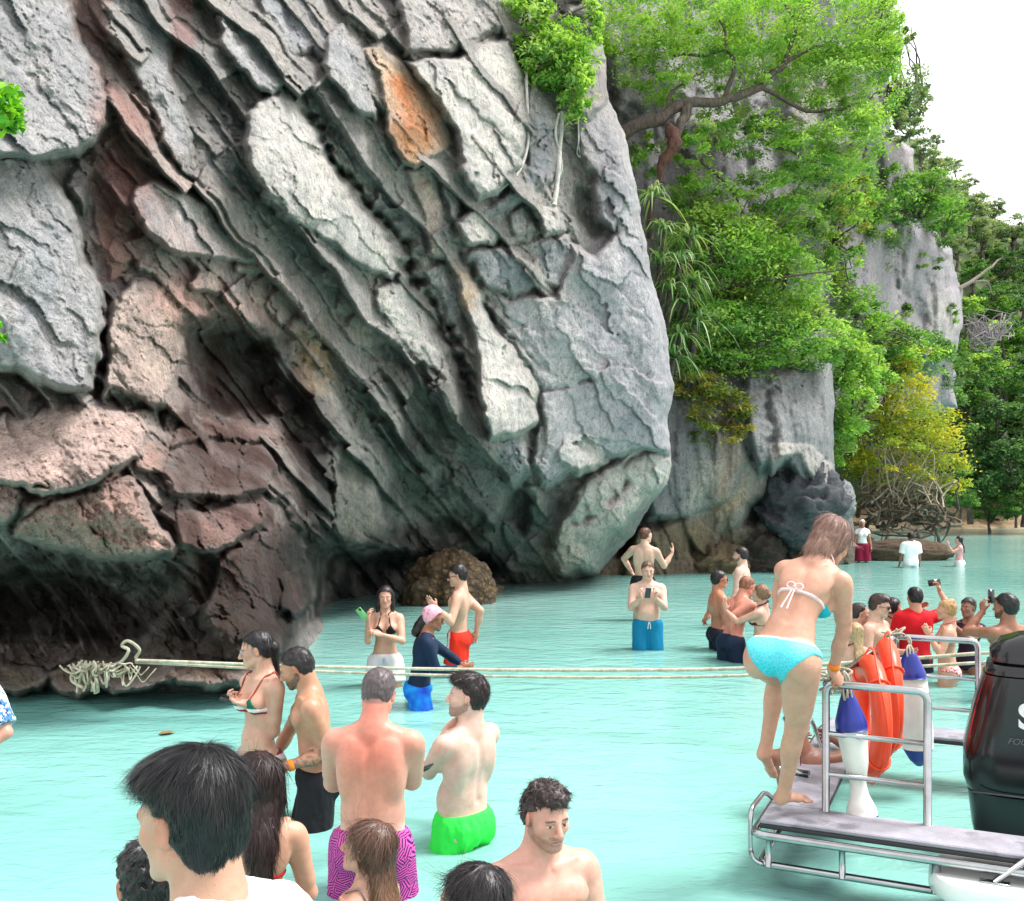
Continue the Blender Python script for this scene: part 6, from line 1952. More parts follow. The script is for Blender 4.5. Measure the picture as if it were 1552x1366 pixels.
# -- nearest group
def fringe(ctx):
    hw, Rh = ctx['hw'], ctx['J']['Rh']
    return [ell(hw(0.0, 0.0, 0.098), (0.078, 0.096, 0.042), Rh, 0.03), 
            ell(hw(0, -0.068, 0.045), (0.076, 0.044, 0.085), Rh, 0.03), ell(hw(0, -0.058, -0.035), (0.068, 0.042, 0.075), Rh, 0.03)]
def fl_top(l, D):
    k = np.clip((l[:, 2:3] - 0.05) * 14, 0, 1) * np.clip((l[:, 1:2] + 0.06) * 12, 0, 1)
    return D * (1 - k) + np.array([-0.55, 0.6, -0.5]) * k
P(name='p1', label="person with thick black hair and white shirt seen from behind, head turned left", hp=(286, 1135), d=1.92, hd=62, head=(4, 8, 0), sex='m', H=1.74, neck=0.012, shrug=-0.015, lean=8, skin=srgb(196, 150, 126), hair_t=0.026, vh=0.004,
  hair_col=srgb(20, 17, 18), wear=[hair('short', srgb(18, 16, 19), t=0.012, amp=0.004, freq=(60, 60, 22), extra=fringe, strands=20000, slen=0.06, sw=0.0011, flow=fl_top, seed=3, jitter=0.09), shirt(srgb(228, 228, 232), 0.020, neck=0.185)])
P(name='p2', label="tanned bare-shouldered person with curly black hair, half hidden behind the black-haired head", hp=(222, 1262), d=2.7, hd=25, sex='f', skin=TANP, hair_t=0.03, head=(20, 0, 0),
  wear=[hair('short', srgb(18, 15, 15), t=0.014, amp=0.016, freq=(48, 48, 48), strands=2500, slen=0.03, seed=4), bikini_top(srgb(30, 28, 30))])
P(name='p3', label="woman in a tied red bikini with long wet dark red hair, her back turned", hp=(388, 1141), d=4.2, hd=14, head=(38, 4, 0), sex='f', skin=WARM, H=1.66, side=3,
  wear=[hair('long', srgb(38, 18, 18), t=0.014, amp=0.006, freq=(90, 90, 10), extra=back_hair(0.25, 0.060, 0.03, 0.01, 0.02), strands=6000, slen=0.11, sw=0.0024, seed=5, var=0.3),
        bikini_top(srgb(196, 22, 40), bow=0.09, straps=False), bikini_bottom(srgb(206, 16, 66), top=0.03)], armR=dict(h=(430, 1345, 0.26), e=(500, 1345, -0.1)), armL=dict(h=(372, 1345, 0.3), e=(320, 1340, 0.0)))
def green_white(V, c, ctx):
    l = (V - ctx['J']['C']) @ ctx['J']['Rc']
    cup = (l[:, 1] > 0.03) & (l[:, 2] < 0.05)
    c[cup & (l[:, 2] > -0.012)] = srgb(14, 92, 70); c[cup & (l[:, 2] <= -0.012)] = srgb(226, 222, 222); c[cup & (l[:, 2] < -0.036)] = srgb(150, 34, 44)
    return c
def green_white_b(V, c, ctx):
    l = (V - ctx['J']['P0']) @ ctx['J']['Rp']
    c[np.abs(l[:, 0]) > 0.035] = srgb(226, 222, 222); c[l[:, 2] > 0.006 + 0.1 * np.abs(l[:, 0])] = srgb(120, 40, 62)
    return c
P(name='p4', label="woman in a green and white bikini and glasses, typing on a phone", hp=(388, 957), d=6.4, hd=140, head=(-38, 10, 0), sex='f', H=1.7, skin=srgb(206, 162, 140), lean=-3, fat=0.95,
  hair_col=srgb(24, 18, 20), wear=[hair('short', srgb(22, 17, 20), t=0.010, amp=0.002, extra=both(bun(-0.115, 0.0, 0.04), lambda c: [rc(c['hw'](0, -0.11, -0.02), c['c'](0, -0.13, 0.10), 0.038, 0.02, 0.02)]), strands=1500, slen=0.07, seed=6),
        bikini_top(srgb(14, 92, 70), srgb(150, 62, 44), fn=green_white, halter=False), bikini_bottom(srgb(14, 92, 70), top=0.02, cover=0.4, fn=green_white_b), glasses(False)],
  armL=dict(h=(374, 1067, -0.12), e=(428, 1095, -0.05), curl=0.9, hdl=(350, 1060, -0.05), pn=(0, 0.2, 1)), armR=dict(h=(366, 1068, 0.12), e=(372, 1090, 0.3), curl=0.9, hdl=(345, 1058, 0.05), pn=(0, 0.2, 1)))
def tattoo(V, col, ctx):
    j = ctx['joints']
    a, b = j['EL'], j['WL']
    u = b - a; t = ((V - a) @ u) / (u @ u); r = np.linalg.norm(V - a - t[:, None] * u, axis=1)
    k = (t > 0.1) & (t < 0.95) & (r < 0.06)
    n = fbm(V * 38, 3)
    m = k & (n > 0.03)
    col[m] = col[m] * 0.45 + np.array([0.03, 0.04, 0.05])
    l = (V - ctx['J']['C']) @ ctx['J']['Rc']       # chest hair
    ch = np.exp(-(l[:, 0] / 0.06) ** 2 - ((l[:, 2] - 0.03) / 0.09) ** 2) * (l[:, 1] > 0.05) * np.clip(0.5 + 1.2 * fbm(V * 60, 2), 0, 1) * 0.4
    col[:] = col * (1 - ch[:, None]) + np.array(srgb(60, 42, 36)) * ch[:, None]
P(name='p5', label="bearded bare-chested man in black swim shorts with a tattooed forearm and orange wristband", hp=(449, 983), d=6.3, hd=103, head=(-10, 24, 0), sex='m', H=1.78, skin=srgb(190, 142, 114), lean=7, beard='full', hair_col=srgb(26, 20, 22), mus=1.1,
  wear=[hair('short', srgb(30, 25, 28), t=0.011, amp=0.003, freq=(90, 90, 90), strands=1500, slen=0.03, seed=7), trunks(srgb(20, 20, 26), 0.30), wristband('L', srgb(236, 134, 44))],
  paint=tattoo, armL=dict(h=(432, 1163, -0.22), e=(506, 1150, -0.10), curl=0.8, hdl=(410, 1172, -0.2)), armR=dict(h=(412, 1155, 0.30), e=(430, 1120, 0.55), curl=0.7))
def farmer(V, col, ctx):
    l = (V - ctx['J']['P0']) @ ctx['J']['Rp']
    k = np.clip((0.10 - l[:, 2]) / 0.02, 0, 1) * np.clip((l[:, 2] + 0.2) / 0.02, 0, 1) * 0.45
    col[:] = col * (1 - k[:, None]) + np.array(srgb(226, 194, 182)) * k[:, None]
P(name='p6', label="broad man with cropped grey hair and sunburnt back in purple patterned shorts", hp=(574, 1013), d=5.3, hd=-4, head=(0, 26, 4), sex='m', H=1.92, fat=1.08, mus=1.08, skin=srgb(214, 160, 140), lean=5, tints=SUNBURN, paint=farmer, arm=1.06,
  hair_col=srgb(92, 84, 84), buzz=0.65, wear=[hair('short', srgb(88, 78, 80), t=0.006, amp=0.0015, freq=(150, 150, 150), strands=2600, slen=0.012, sw=0.002, seed=8), trunks(srgb(160, 70, 140), 0.36, mat=M_HATCH)],
  armL=dict(h=(548, 1180, 0.36), e=(478, 1205, 0.0), curl=0.8), armR=dict(h=(606, 1178, 0.36), e=(640, 1210, -0.02), curl=0.8))
P(name='p7', label="pale man in wet neon green shorts scratching his throat, dark hair and stubble", hp=(708, 1018), d=5.9, hd=50, head=(40, -6, 0), sex='m', H=1.86, fat=1.10, skin=srgb(224, 190, 174), beard='short', hair_col=srgb(44, 32, 30), hair_t=0.03, lean=-4,
  wear=[hair('short', srgb(40, 30, 30), t=0.016, amp=0.008, freq=(70, 70, 40), extra=lambda c: [ell(c['hw'](0, 0.01, 0.10), (0.075, 0.09, 0.04), c['J']['Rh'], 0.03)], strands=3500, slen=0.045, seed=9), trunks(srgb(52, 226, 78), 0.30, 0.016, wr=0.011)],
  armL=dict(h=(680, 1104, 0.10), e=(630, 1215, 0.0), curl=0.35, point=True, hdl=(704, 1084, 0.08), pn=(0, 1, 0)), armR=dict(h=(660, 1165, 0.42), e=(752, 1165, 0.3), curl=0.7))
P(name='p8', label="young woman with long straight brown hair and thin straps, gazing up to the left", hp=(556, 1243), d=3.9, hd=62, head=(14, -10, 0), sex='f', H=1.55, skin=srgb(212, 160, 138), hair_col=srgb(96, 66, 52),
  wear=[hair('long', srgb(92, 64, 52), t=0.012, amp=0.004, freq=(90, 90, 10), extra=back_hair(0.36, 0.072, 0.06, 0.0, 0.0), strands=7000, slen=0.12, sw=0.0022, seed=10, ends=srgb(140, 104, 78)), bikini_top(srgb(150, 130, 120), halter=False)])
P(name='p9', label="head of a person with glossy dark centre-parted hair, forehead just showing", hp=(714, 1310), d=2.9, hd=60, head=(6, 0, 0), sex='f', H=1.62, skin=srgb(206, 158, 138), hair_col=srgb(26, 18, 22),
  wear=[hair('long', srgb(28, 20, 24), t=0.013, amp=0.003, freq=(110, 110, 12), extra=back_hair(0.3, 0.065, 0.05), strands=7000, slen=0.10, sw=0.0018, seed=11), bikini_top(srgb(40, 40, 46))])
def curls(l, D):
    return D + 0.5 * np.stack([np.sin(l[:, 1] * 130), np.sin(l[:, 2] * 140), np.sin(l[:, 0] * 130)], 1)
P(name='p10', label="bare-shouldered man with curly brown hair and moustache stubble, looking down past the boat", hp=(828, 1179), d=3.85, hd=-156, head=(4, 9, 0), sex='m', H=1.77, skin=srgb(218, 166, 148), beard='short', hair_col=srgb(58, 40, 38), beard_col=srgb(110, 74, 60), hair_t=0.034, gaze=0.4,
  tints=[(('c', 0, 0.12, 0.10), (0.22, 0.1, 0.12), (1.0, 0.93, 0.92))],
  wear=[hair('short', srgb(54, 40, 40), t=0.011, amp=0.018, freq=(52, 52, 52), extra=lambda c: [ell(c['hw'](0, 0.02, 0.096), (0.066, 0.074, 0.032), c['J']['Rh'], 0.02)], strands=5000, slen=0.03, sw=0.0018, flow=curls, seed=12), trunks(srgb(40, 50, 80))])
P(name='p11', label="person in a white and blue leaf-print shirt at the edge of the water", hp=(-62, 968), d=6.6, hd=175, sex='m', H=1.76, skin=srgb(214, 160, 140), wear=[hair('short', srgb(40, 30, 28)), shirt(srgb(220, 228, 232), 0.03, sleeve=0.25, mat=M_HAWAII), trunks(srgb(40, 60, 90))],
  armL=dict(h=(-50, 1150, -0.2), e=(70, 1130, 0.0), curl=0.7))
# -- at the cave
P(name='p12', label="woman in a black bikini top and white shorts holding up a green phone", hp=(584, 889), d=10.7, hd=182, sex='f', H=1.66, skin=srgb(204, 158, 134), hair_col=srgb(34, 24, 24), head=(4, 4, 0),
  wear=[hair('long', srgb(34, 24, 24), t=0.014, amp=0.003, extra=side_hair(0.22, 0.03), seed=13), bikini_top(srgb(18, 18, 20)), trunks(srgb(206, 198, 200), 0.22, 0.016, 0.05, 0.03, name="shorts"), drawstring(srgb(170, 175, 200))],
  armR=dict(h=(558, 940, -0.22), e=(560, 985, 0.0), curl=0.7, hd=(0, 0.2, 1)), armL=dict(h=(578, 962, -0.22), e=(626, 975, -0.05), curl=0.3))
def bluegrad(V, c, ctx):
    n = fbm(V * 9, 2)
    c[:] = np.array(srgb(24, 60, 190)) * (0.5 - n[:, None]).clip(0, 1) + np.array(srgb(20, 150, 230)) * (0.5 + n[:, None]).clip(0, 1)
    return c
def scarf_tail(ctx):
    return []
P(name='p13', label="man in a pink headscarf, sunglasses and navy rash vest, stooping", hp=(657, 919), d=9.7, hd=-82, sex='m', H=1.7, skin=srgb(150, 98, 72), lean=12, beard='goatee', hair_col=srgb(20, 16, 16), head=(0, 12, 0),
  wear=[hair('short', srgb(20, 16, 16), t=0.008, extra=lambda c: [rc(c['hw'](0, -0.105, -0.04), c['hw'](0, -0.14, -0.16), 0.05, 0.055, 0.02)], seed=14, amp=0.012, freq=(50, 50, 50)),
        hair('scarf', srgb(226, 160, 178), t=0.018, amp=0.006, freq=(40, 40, 40), name="headscarf", var=0.06), shirt(srgb(14, 34, 60), 0.006, bottom=-0.36, sleeve=0.53, name="rash_vest", wr=0.004), trunks(srgb(24, 80, 200), 0.24, 0.02, 0.02, fn=bluegrad), glasses(True)],
  armR=dict(h=(700, 1012, -0.1), e=(668, 1012, -0.15), curl=0.6), armL=dict(h=(703, 1010, 0.15), e=(690, 1000, 0.3), curl=0.6))
def legging(V, col, ctx):
    l = V[:, 2]
    m = (l < ctx['J']['P0'][2] - 0.08) & (l > 0.35)
    col[m] = srgb(22, 22, 26)
P(name='p14', label="man in red shorts and sunglasses reaching out to the pink headscarf", hp=(693, 855), d=11.4, hd=82, sex='m', H=1.76, skin=srgb(206, 164, 140), hair_col=srgb(22, 18, 18), head=(8, 8, 0), hair_t=0.025, lean=-2,
  wear=[hair('short', srgb(22, 18, 18), t=0.022, amp=0.008, freq=(60, 60, 60), seed=15), trunks(srgb(206, 40, 18), 0.27, 0.02, 0.06, fn=side_stripe), glasses(True)], paint=legging,
  armL=dict(h=(660, 920, -0.42), e=(684, 935, -0.3), curl=0.25), armR=dict(h=(722, 958, 0.1), e=(735, 920, 0.0), curl=0.5))
# -- between the cave and the platform
P(name='p15', label="stocky pale man in teal shorts holding a phone to his chest with both hands", hp=(982, 851), d=13.2, hd=180, sex='m', H=1.76, fat=1.14, skin=srgb(222, 184, 164), hair_col=srgb(112, 84, 66), head=(0, 8, 0),
  wear=[hair('short', srgb(108, 80, 62), t=0.014, amp=0.006, freq=(60, 60, 60), seed=16), trunks(srgb(10, 122, 164), 0.33, 0.012, 0.05, 0.006), drawstring()],
  armR=dict(h=(972, 906, -0.30), e=(946, 938, -0.05), curl=0.9, hd=(0.3, 0.2, 1)), armL=dict(h=(993, 906, -0.30), e=(1018, 938, -0.05), curl=0.9, hd=(-0.3, 0.2, 1)))
P(name='p16', label="bare-backed man in dark shorts reaching a hand towards the barnacled rock", hp=(979, 800), d=16.2, hd=-18, sex='m', H=1.8, skin=srgb(216, 178, 156), hair_col=srgb(96, 60, 44), head=(-35, 0, 0), side=4,
  wear=[hair('short', srgb(92, 60, 46), t=0.012, amp=0.004, seed=17), trunks(srgb(24, 26, 30), 0.28)],
  armR=dict(h=(1019, 838, 0.1), e=(1002, 860, 0.0), curl=0.2, hd=(0.1, 0.2, 1)), armL=dict(h=(958, 868, 0.2), e=(952, 850, 0.2)))
P(name='p17', label="dark-haired bearded man beside the black rocks, turned to the left", hp=(1122, 830), d=15.4, hd=62, sex='m', H=1.76, skin=srgb(222, 180, 162), hair_col=srgb(36, 28, 28), beard='full', wear=[hair('short', srgb(36, 28, 28), t=0.016, amp=0.005, seed=18), trunks(srgb(40, 50, 70))])
P(name='p18', label="tanned man in wraparound sunglasses behind the hugging couple", hp=(1091, 865), d=13.2, hd=-84, sex='m', H=1.74, skin=srgb(190, 128, 100), hair_col=srgb(24, 20, 22), wear=[hair('short', srgb(24, 20, 22), t=0.016, amp=0.004, seed=19), glasses(True), trunks(srgb(20, 26, 40), 0.3)],
  armL=dict(h=(1068, 940, 0.1), e=(1075, 930, 0.3), curl=0.3))
P(name='p19', label="sunburnt man with cropped fair hair and navy shorts, stooping into a hug", hp=(1133, 874), d=12.5, hd=-58, sex='m', H=1.78, skin=srgb(214, 140, 118), hair_col=srgb(150, 96, 66), lean=24, head=(-6, 20, 0), wear=[hair('short', srgb(140, 92, 66), t=0.008, amp=0.003, seed=20), trunks(srgb(22, 34, 58), 0.32, 0.02)],
  armR=dict(h=(1112, 968, -0.25), e=(1082, 955, -0.2), curl=0.5), armL=dict(h=(1150, 925, 0.2), e=(1160, 940, 0.3)))
P(name='p20', label="woman in a burgundy bikini hugging the sunburnt man", hp=(1152, 886), d=12.1, hd=58, sex='f', H=1.62, skin=srgb(212, 166, 144), hair_col=srgb(140, 100, 72), wear=[hair('long', srgb(132, 96, 72), t=0.014, extra=bun(-0.10, 0.0, 0.05), seed=21), bikini_top(srgb(84, 18, 34)), bikini_bottom(srgb(84, 16, 34), top=0.03)],
  armL=dict(h=(1100, 925, 0.15), e=(1108, 965, -0.1), curl=0.2, hd=(0, 0.2, 1)), armR=dict(h=(1120, 930, 0.5), e=(1140, 950, 0.5)))
# -- on the platform
def scal(V, c, ctx):
    l = (V - ctx['J']['P0']) @ ctx['J']['Rp']
    k = np.clip((l[:, 2] + 0.13) / 0.16, 0, 1)[:, None]
    c[:] = np.array(srgb(0, 178, 196)) * (1 - k) + np.array(srgb(96, 204, 212)) * k
    bk = np.clip((-l[:, 1] + 0.02) / 0.06, 0, 1)
    edge = l[:, 2] > 0.030 + 0.02 * bk - 0.012 * (1 - bk) - 0.010
    c[edge] = srgb(214, 232, 236)
    return c
P(name='p21', label="woman in a cyan scalloped bikini stepping along the boat platform, ash-brown bob", hp=(1262, 788), d=5.25, hd=-34, head=(-16, 36, 6), sex='f', H=1.72, skin=srgb(204, 154, 130), lean=41, side=11, pel=0.5, fat=1.0, hair_col=srgb(150, 112, 98),
  wear=[hair('long', srgb(138, 104, 92), t=0.014, amp=0.005, freq=(80, 80, 10), extra=lambda c: [rc(c['hw'](0, -0.06, 0.04), c['hw'](0, -0.06, -0.075), 0.082, 0.080, 0.03)], strands=5000, slen=0.09, sw=0.0022, seed=22, ends=srgb(176, 138, 120)),
        bikini_top(srgb(10, 170, 186), srgb(222, 196, 196), bow=0.14, back_z=0.0), bikini_bottom(srgb(0, 178, 196), top=0.030, fn=scal, mat=M_SCALLOP, cover=1.25), wristband('R', srgb(240, 128, 40))],
  armR=dict(h=(1262, 1018, 0.02), e=(1290, 940, -0.1), curl=1.3, hd=(0.3, 0.5, -0.6)), armL=dict(h=(1176, 940, 0.22), e=(1180, 900, 0.35), curl=0.6),
  legR=dict(f=(1188, 1203, 0.0), k=(1290, 1085, 0.35), fd=(0.45, 0.85, 0)), legL=dict(f=(1160, 1136, 0.15), k=(1210, 1050, 0.6), fd=(0.1, 0.7, -0.65)))
P(name='p22', label="brown-skinned swimmer at the platform ladder, half hidden behind the rail", hp=(1206, 1075), d=6.5, hd=-10, sex='m', H=1.6, skin=srgb(140, 92, 70), lean=25, head=(20, 20, 0), wear=[hair('short', srgb(30, 24, 24), t=0.012, seed=23), trunks(srgb(40, 60, 70))],
  armR=dict(h=(1262, 1120, 0.2), e=(1280, 1140, 0.0)), armL=dict(h=(1215, 1130, 0.3), e=(1200, 1150, 0.1)))
# -- beyond the rails
P(name='p23', label="balding smiling man next to the bare-chested man in sunglasses", hp=(1304, 914), d=11.2, hd=-100, sex='m', H=1.72, skin=srgb(220, 170, 148), hair_col=srgb(54, 40, 38), wear=[hair('short', srgb(50, 38, 36), recede=0.02, t=0.009, amp=0.003, seed=24), trunks(srgb(40, 50, 70))])
P(name='p24', label="small woman with long blonde hair below the balding man", hp=(1295, 944), d=10.4, hd=10, sex='f', H=1.5, skin=srgb(214, 166, 144), hair_col=srgb(190, 156, 112), wear=[hair('long', srgb(176, 144, 106), t=0.014, amp=0.005, freq=(80, 80, 10), extra=back_hair(0.34, 0.06, 0.045), seed=25), bikini_top(srgb(120, 60, 60))])
P(name='p25', label="bare-chested man in sunglasses with swept brown hair, resting an arm ahead", hp=(1334, 899), d=11.0, hd=-135, sex='m', H=1.8, skin=srgb(218, 172, 150), hair_col=srgb(70, 46, 40), hair_t=0.03, head=(14, 10, 0), wear=[hair('short', srgb(64, 44, 40), t=0.018, amp=0.008, freq=(60, 60, 30), extra=lambda c: [ell(c['hw'](0, 0.02, 0.10), (0.07, 0.08, 0.035), c['J']['Rh'], 0.02)], seed=26), glasses(True), trunks(srgb(40, 60, 80))],
  armL=dict(h=(1376, 988, -0.1), e=(1362, 985, 0.0), curl=0.3))
P(name='p26', label="dark-haired person tucked behind the red shirt", hp=(1354, 906), d=12.0, hd=-80, sex='f', H=1.66, skin=srgb(190, 138, 114), hair_col=srgb(28, 22, 24), wear=[hair('long', srgb(28, 22, 24), t=0.016, amp=0.006, seed=27), bikini_top(srgb(30, 30, 40))],
  armL=dict(h=(1396, 918, -0.25), e=(1375, 925, -0.1), curl=0.2))
P(name='p27', label="man in a red T-shirt holding a phone up high for a picture", hp=(1386, 890), d=11.6, hd=2, sex='m', H=1.72, fat=1.1, skin=srgb(200, 148, 122), hair_col=srgb(24, 20, 22), wear=[hair('short', srgb(24, 20, 22), t=0.014, amp=0.003, seed=28), shirt(srgb(196, 14, 28), 0.018, sleeve=0.20, bottom=-0.36, name="t_shirt"), trunks(srgb(40, 40, 50))],
  armR=dict(h=(1424, 896, 0.15), e=(1440, 940, 0.0), curl=0.9, hd=(-0.2, 0.1, 1)))
P(name='p28', label="woman with a blonde bun and red flowered bikini", hp=(1434, 909), d=10.8, hd=64, sex='f', H=1.62, skin=srgb(212, 160, 134), hair_col=srgb(196, 158, 108), wear=[hair('short', srgb(186, 146, 100), t=0.012, amp=0.005, extra=bun(-0.06, 0.10, 0.042), seed=29), bikini_top(srgb(200, 60, 60), mat=None) if False else bikini_top(srgb(206, 120, 110)), bikini_bottom(srgb(220, 180, 180), top=0.03, mat=M_REDFLOR)],
  armL=dict(h=(1408, 962, -0.15), e=(1425, 985, -0.2), curl=0.6), armR=dict(h=(1405, 955, 0.2), e=(1420, 975, 0.3), curl=0.6))
def halfdark(V, col, ctx): pass
P(name='p29', label="tanned woman with pulled-back hair in a dark purple swimsuit, arms folded", hp=(1467, 906), d=11.5, hd=128, sex='f', H=1.64, skin=srgb(150, 104, 82), hair_col=srgb(40, 30, 30), wear=[hair('short', srgb(40, 30, 30), t=0.012, extra=bun(-0.10, 0.0, 0.04), seed=30), shirt(srgb(50, 30, 52), 0.006, sleeve=0.02, bottom=-0.36, neck=0.06, name="swimsuit"), ],
  armL=dict(h=(1446, 948, -0.2), e=(1478, 965, -0.2), curl=0.5), armR=dict(h=(1462, 952, -0.2), e=(1446, 965, 0.0), curl=0.5))
P(name='p30', label="man with short curly black hair photographing with raised phone, bare back", hp=(1523, 899), d=10.0, hd=22, sex='m', H=1.8, skin=srgb(160, 108, 84), hair_col=srgb(16, 14, 14), beard='full', hair_t=0.03, head=(18, 0, 0), wear=[hair('short', srgb(18, 15, 16), t=0.028, amp=0.008, freq=(60, 60, 60), strands=1500, slen=0.02, seed=31), trunks(srgb(40, 40, 60))],
  armL=dict(h=(1490, 926, 0.2), e=(1478, 958, 0.1), curl=0.9, hd=(0.1, 0.2, 1)), armR=dict(h=(1512, 922, 0.4), e=(1548, 960, 0.4), curl=0.9, hd=(0, 0.2, 1)))
# -- far
P(name='p31', label="white-haired person in white top and burgundy sarong by the tree roots", hp=(1307, 788), d=29.5, hd=172, sex='f', H=1.62, skin=srgb(176, 122, 96), hair_col=srgb(226, 216, 196), wear=[hair('short', srgb(226, 214, 190), t=0.022, amp=0.004, seed=32), shirt(srgb(232, 232, 232), 0.018, sleeve=0.1, name="top"), trunks(srgb(130, 18, 54), 0.46, 0.05, 0.06, 0.02, name="sarong")])
P(name='p32', label="man in a loose white T-shirt wading with his back turned", hp=(1380, 807), d=27.6, hd=0, sex='m', H=1.72, fat=1.1, skin=srgb(150, 104, 84), hair_col=srgb(18, 16, 18), wear=[hair('short', srgb(18, 16, 18), t=0.016, seed=33), shirt(srgb(236, 236, 240), 0.04, sleeve=0.24, bottom=-0.40, name="t_shirt"), trunks(srgb(210, 210, 214), 0.3)])
P(name='p33', label="small dark-haired woman in pink top raising both hands for a photo", hp=(1453, 813), d=28.0, hd=78, sex='f', H=1.55, skin=srgb(206, 160, 144), hair_col=srgb(20, 18, 20), wear=[hair('long', srgb(20, 18, 20), t=0.016, extra=back_hair(0.22, 0.06, 0.04), seed=34), shirt(srgb(220, 160, 162), 0.01, sleeve=0.05, bottom=-0.24, name="top"), trunks(srgb(232, 228, 230), 0.3, 0.03, name="shorts")],
  armL=dict(h=(1437, 826, -0.1), e=(1446, 842, -0.2), hd=(0, 0.3, 1)), armR=dict(h=(1437, 824, 0.2), e=(1446, 840, 0.3), hd=(0, 0.3, 1)))

# ---------------------------------------------------------------- phones
def wpt(ctx, lp):
    return ctx['loc'] + ctx['Rw'] @ (np.asarray(lp) * ctx['S'])
def phone(name, label, pos, nrm, up, col=(0.012, 0.012, 0.014), size=(0.074, 0.152, 0.009), cat="phone"):
    n = np.asarray(nrm, float); n /= np.linalg.norm(n)
    u = np.asarray(up, float); u = u - n * (u @ n); u /= np.linalg.norm(u)
    R = np.stack([np.cross(u, n), u, n], 1)
    mb = MB().box((0, 0, 0), size, None, 0.004)
    o = link("phone", mb.mesh("phone", simple_mat("phone_case_" + name, col, 0.4)), None, tuple(pos), 0, label, cat, "phones in people's hands")
    o.rotation_euler = Matrix(R.tolist()).to_euler()
    sc = MB().box((0, 0, size[2] / 2 + 0.0006), (size[0] * 0.92, size[1] * 0.95, 0.001))
    link("screen", sc.mesh("screen", M_LENS), o)
    cm = MB().box((-size[0] * 0.25, size[1] * 0.36, -size[2] / 2 - 0.001), (0.028, 0.032, 0.002), None, 0.0008)
    link("camera_bump", cm.mesh("camera_bump", M_BLACK), o)
    return o
def mid(n, a='WR', b='WL', t=0.5):
    j = people[n]['joints']; return wpt(people[n], j[a] * (1 - t) + j[b] * t)
phone('a', "black phone held by the woman in the green bikini", at(352, 1061, 6.35), (0.25, -0.2, 0.95), (-1, 0, 0.05))
phone('b', "phone with a green case held by the woman in white shorts", at(549, 931, 10.45), (0.2, 0.9, 0.3), (-0.6, 0, 0.8), srgb(120, 190, 120))
phone('c', "dark phone held at the chest of the man in teal shorts", at(982, 899, 12.82), (0, 0.9, 0.4), (0.05, 0.2, 1), (0.04, 0.04, 0.06))
phone('d', "phone held high by the man in the red T-shirt", at(1416, 883, 11.8), (0, -1, 0.15), (1, 0, 0.15), (0.02, 0.05, 0.04))
phone('e', "phone raised by the curly black-haired man", at(1502, 904, 10.25), (0.1, -1, 0.1), (0.05, 0, 1), (0.3, 0.3, 0.32))
phone('f', "black phone in front of the man in purple patterned shorts", at(637, 1168, 5.45), (-0.5, 0.4, 0.8), (0.7, 0.4, -0.2))
# ---------------------------------------------------------------- swim platform, rails, engine, hull
BO = np.array([1.31, 5.24]); BU = np.array([0.905, -0.425]); BV = np.array([0.425, 0.905]); DZ = 0.37
def bp(u, v, z): 
    q = BO + BU * u + BV * v
    return np.array([q[0], q[1], z])
RB = np.array([[BU[0], BV[0], 0], [BU[1], BV[1], 0], [0, 0, 1.0]])
def tread_mat():
    t = NT("grey_tread")
    v = t.coords(); vo = t.n("ShaderNodeTexVoronoi", Vector=v, Scale=90.0)
    n = t.noise(v, 6, 4)
    c = t.ramp(n, [(0.3, srgb(124, 122, 131)), (0.7, srgb(156, 153, 162))])
    wet = t.noise(v, 3.5, 4, 0.6)
    c = t.mix(t.ramp(wet, [(0.52, (0, 0, 0)), (0.60, (0.8, 0.8, 0.8))]), c, srgb(104, 102, 111))
    return t.pbr(c, t.ramp(wet, [(0.5, (0.85, 0.85, 0.85)), (0.62, (0.3, 0.3, 0.3))]), 0, t.bump(vo.outputs['Distance'], 0.5, 0.004))
M_TREAD = tread_mat(); M_RUB = simple_mat("black_rubber", (0.02, 0.02, 0.022), 0.6)
M_GEL = simple_mat("white_gelcoat", srgb(226, 228, 226), 0.22, 0, 0.04, 4)
M_ORANGE = simple_mat("orange_lifebuoy", srgb(232, 72, 34), 0.4, 0, 0.12, 6, 0.05)
M_FWHITE = simple_mat("white_vinyl", srgb(220, 218, 212), 0.35, 0, 0.08, 7)
M_FBLUE = simple_mat("blue_vinyl", srgb(24, 40, 132), 0.35, 0, 0.15, 9)
M_ROPE = bark_mat("rope_fibre", srgb(150, 140, 116), srgb(210, 204, 184))
def emp(name, label, loc, cat, group=None):
    return tree(name, label, loc, cat, group)
def tube_uv(mb, pts, r=0.019, n=12, smooth=True, cnt=None):
    P_ = np.array([bp(*p_) for p_ in pts])
    mb.tube(P_ if not smooth else curve(P_, cnt or 8 * len(pts)), r, n)
def bent(pts, rad=0.05, k=6):
    """polyline with rounded corners"""
    P_ = [np.array(bp(*p_)) for p_ in pts]; out = [P_[0]]
    for a, b, c in zip(P_[:-2], P_[1:-1], P_[2:]):
        u = (a - b) / np.linalg.norm(a - b); w = (c - b) / np.linalg.norm(c - b)
        p0, p2 = b + u * rad, b + w * rad
        for t in np.linspace(0, 1, k): out.append((1 - t) ** 2 * p0 + 2 * t * (1 - t) * b + t * t * p2)
    out.append(P_[-1]); return np.array(out)
boat = emp("boat", "boat stern with U-shaped grey swim platform and stainless rails", bp(1.5, 1.3, 0.0), "boat")
def bchild(name, mb, mat, smooth=True):
    return child(boat, name, mb.mesh(name, mat, smooth))
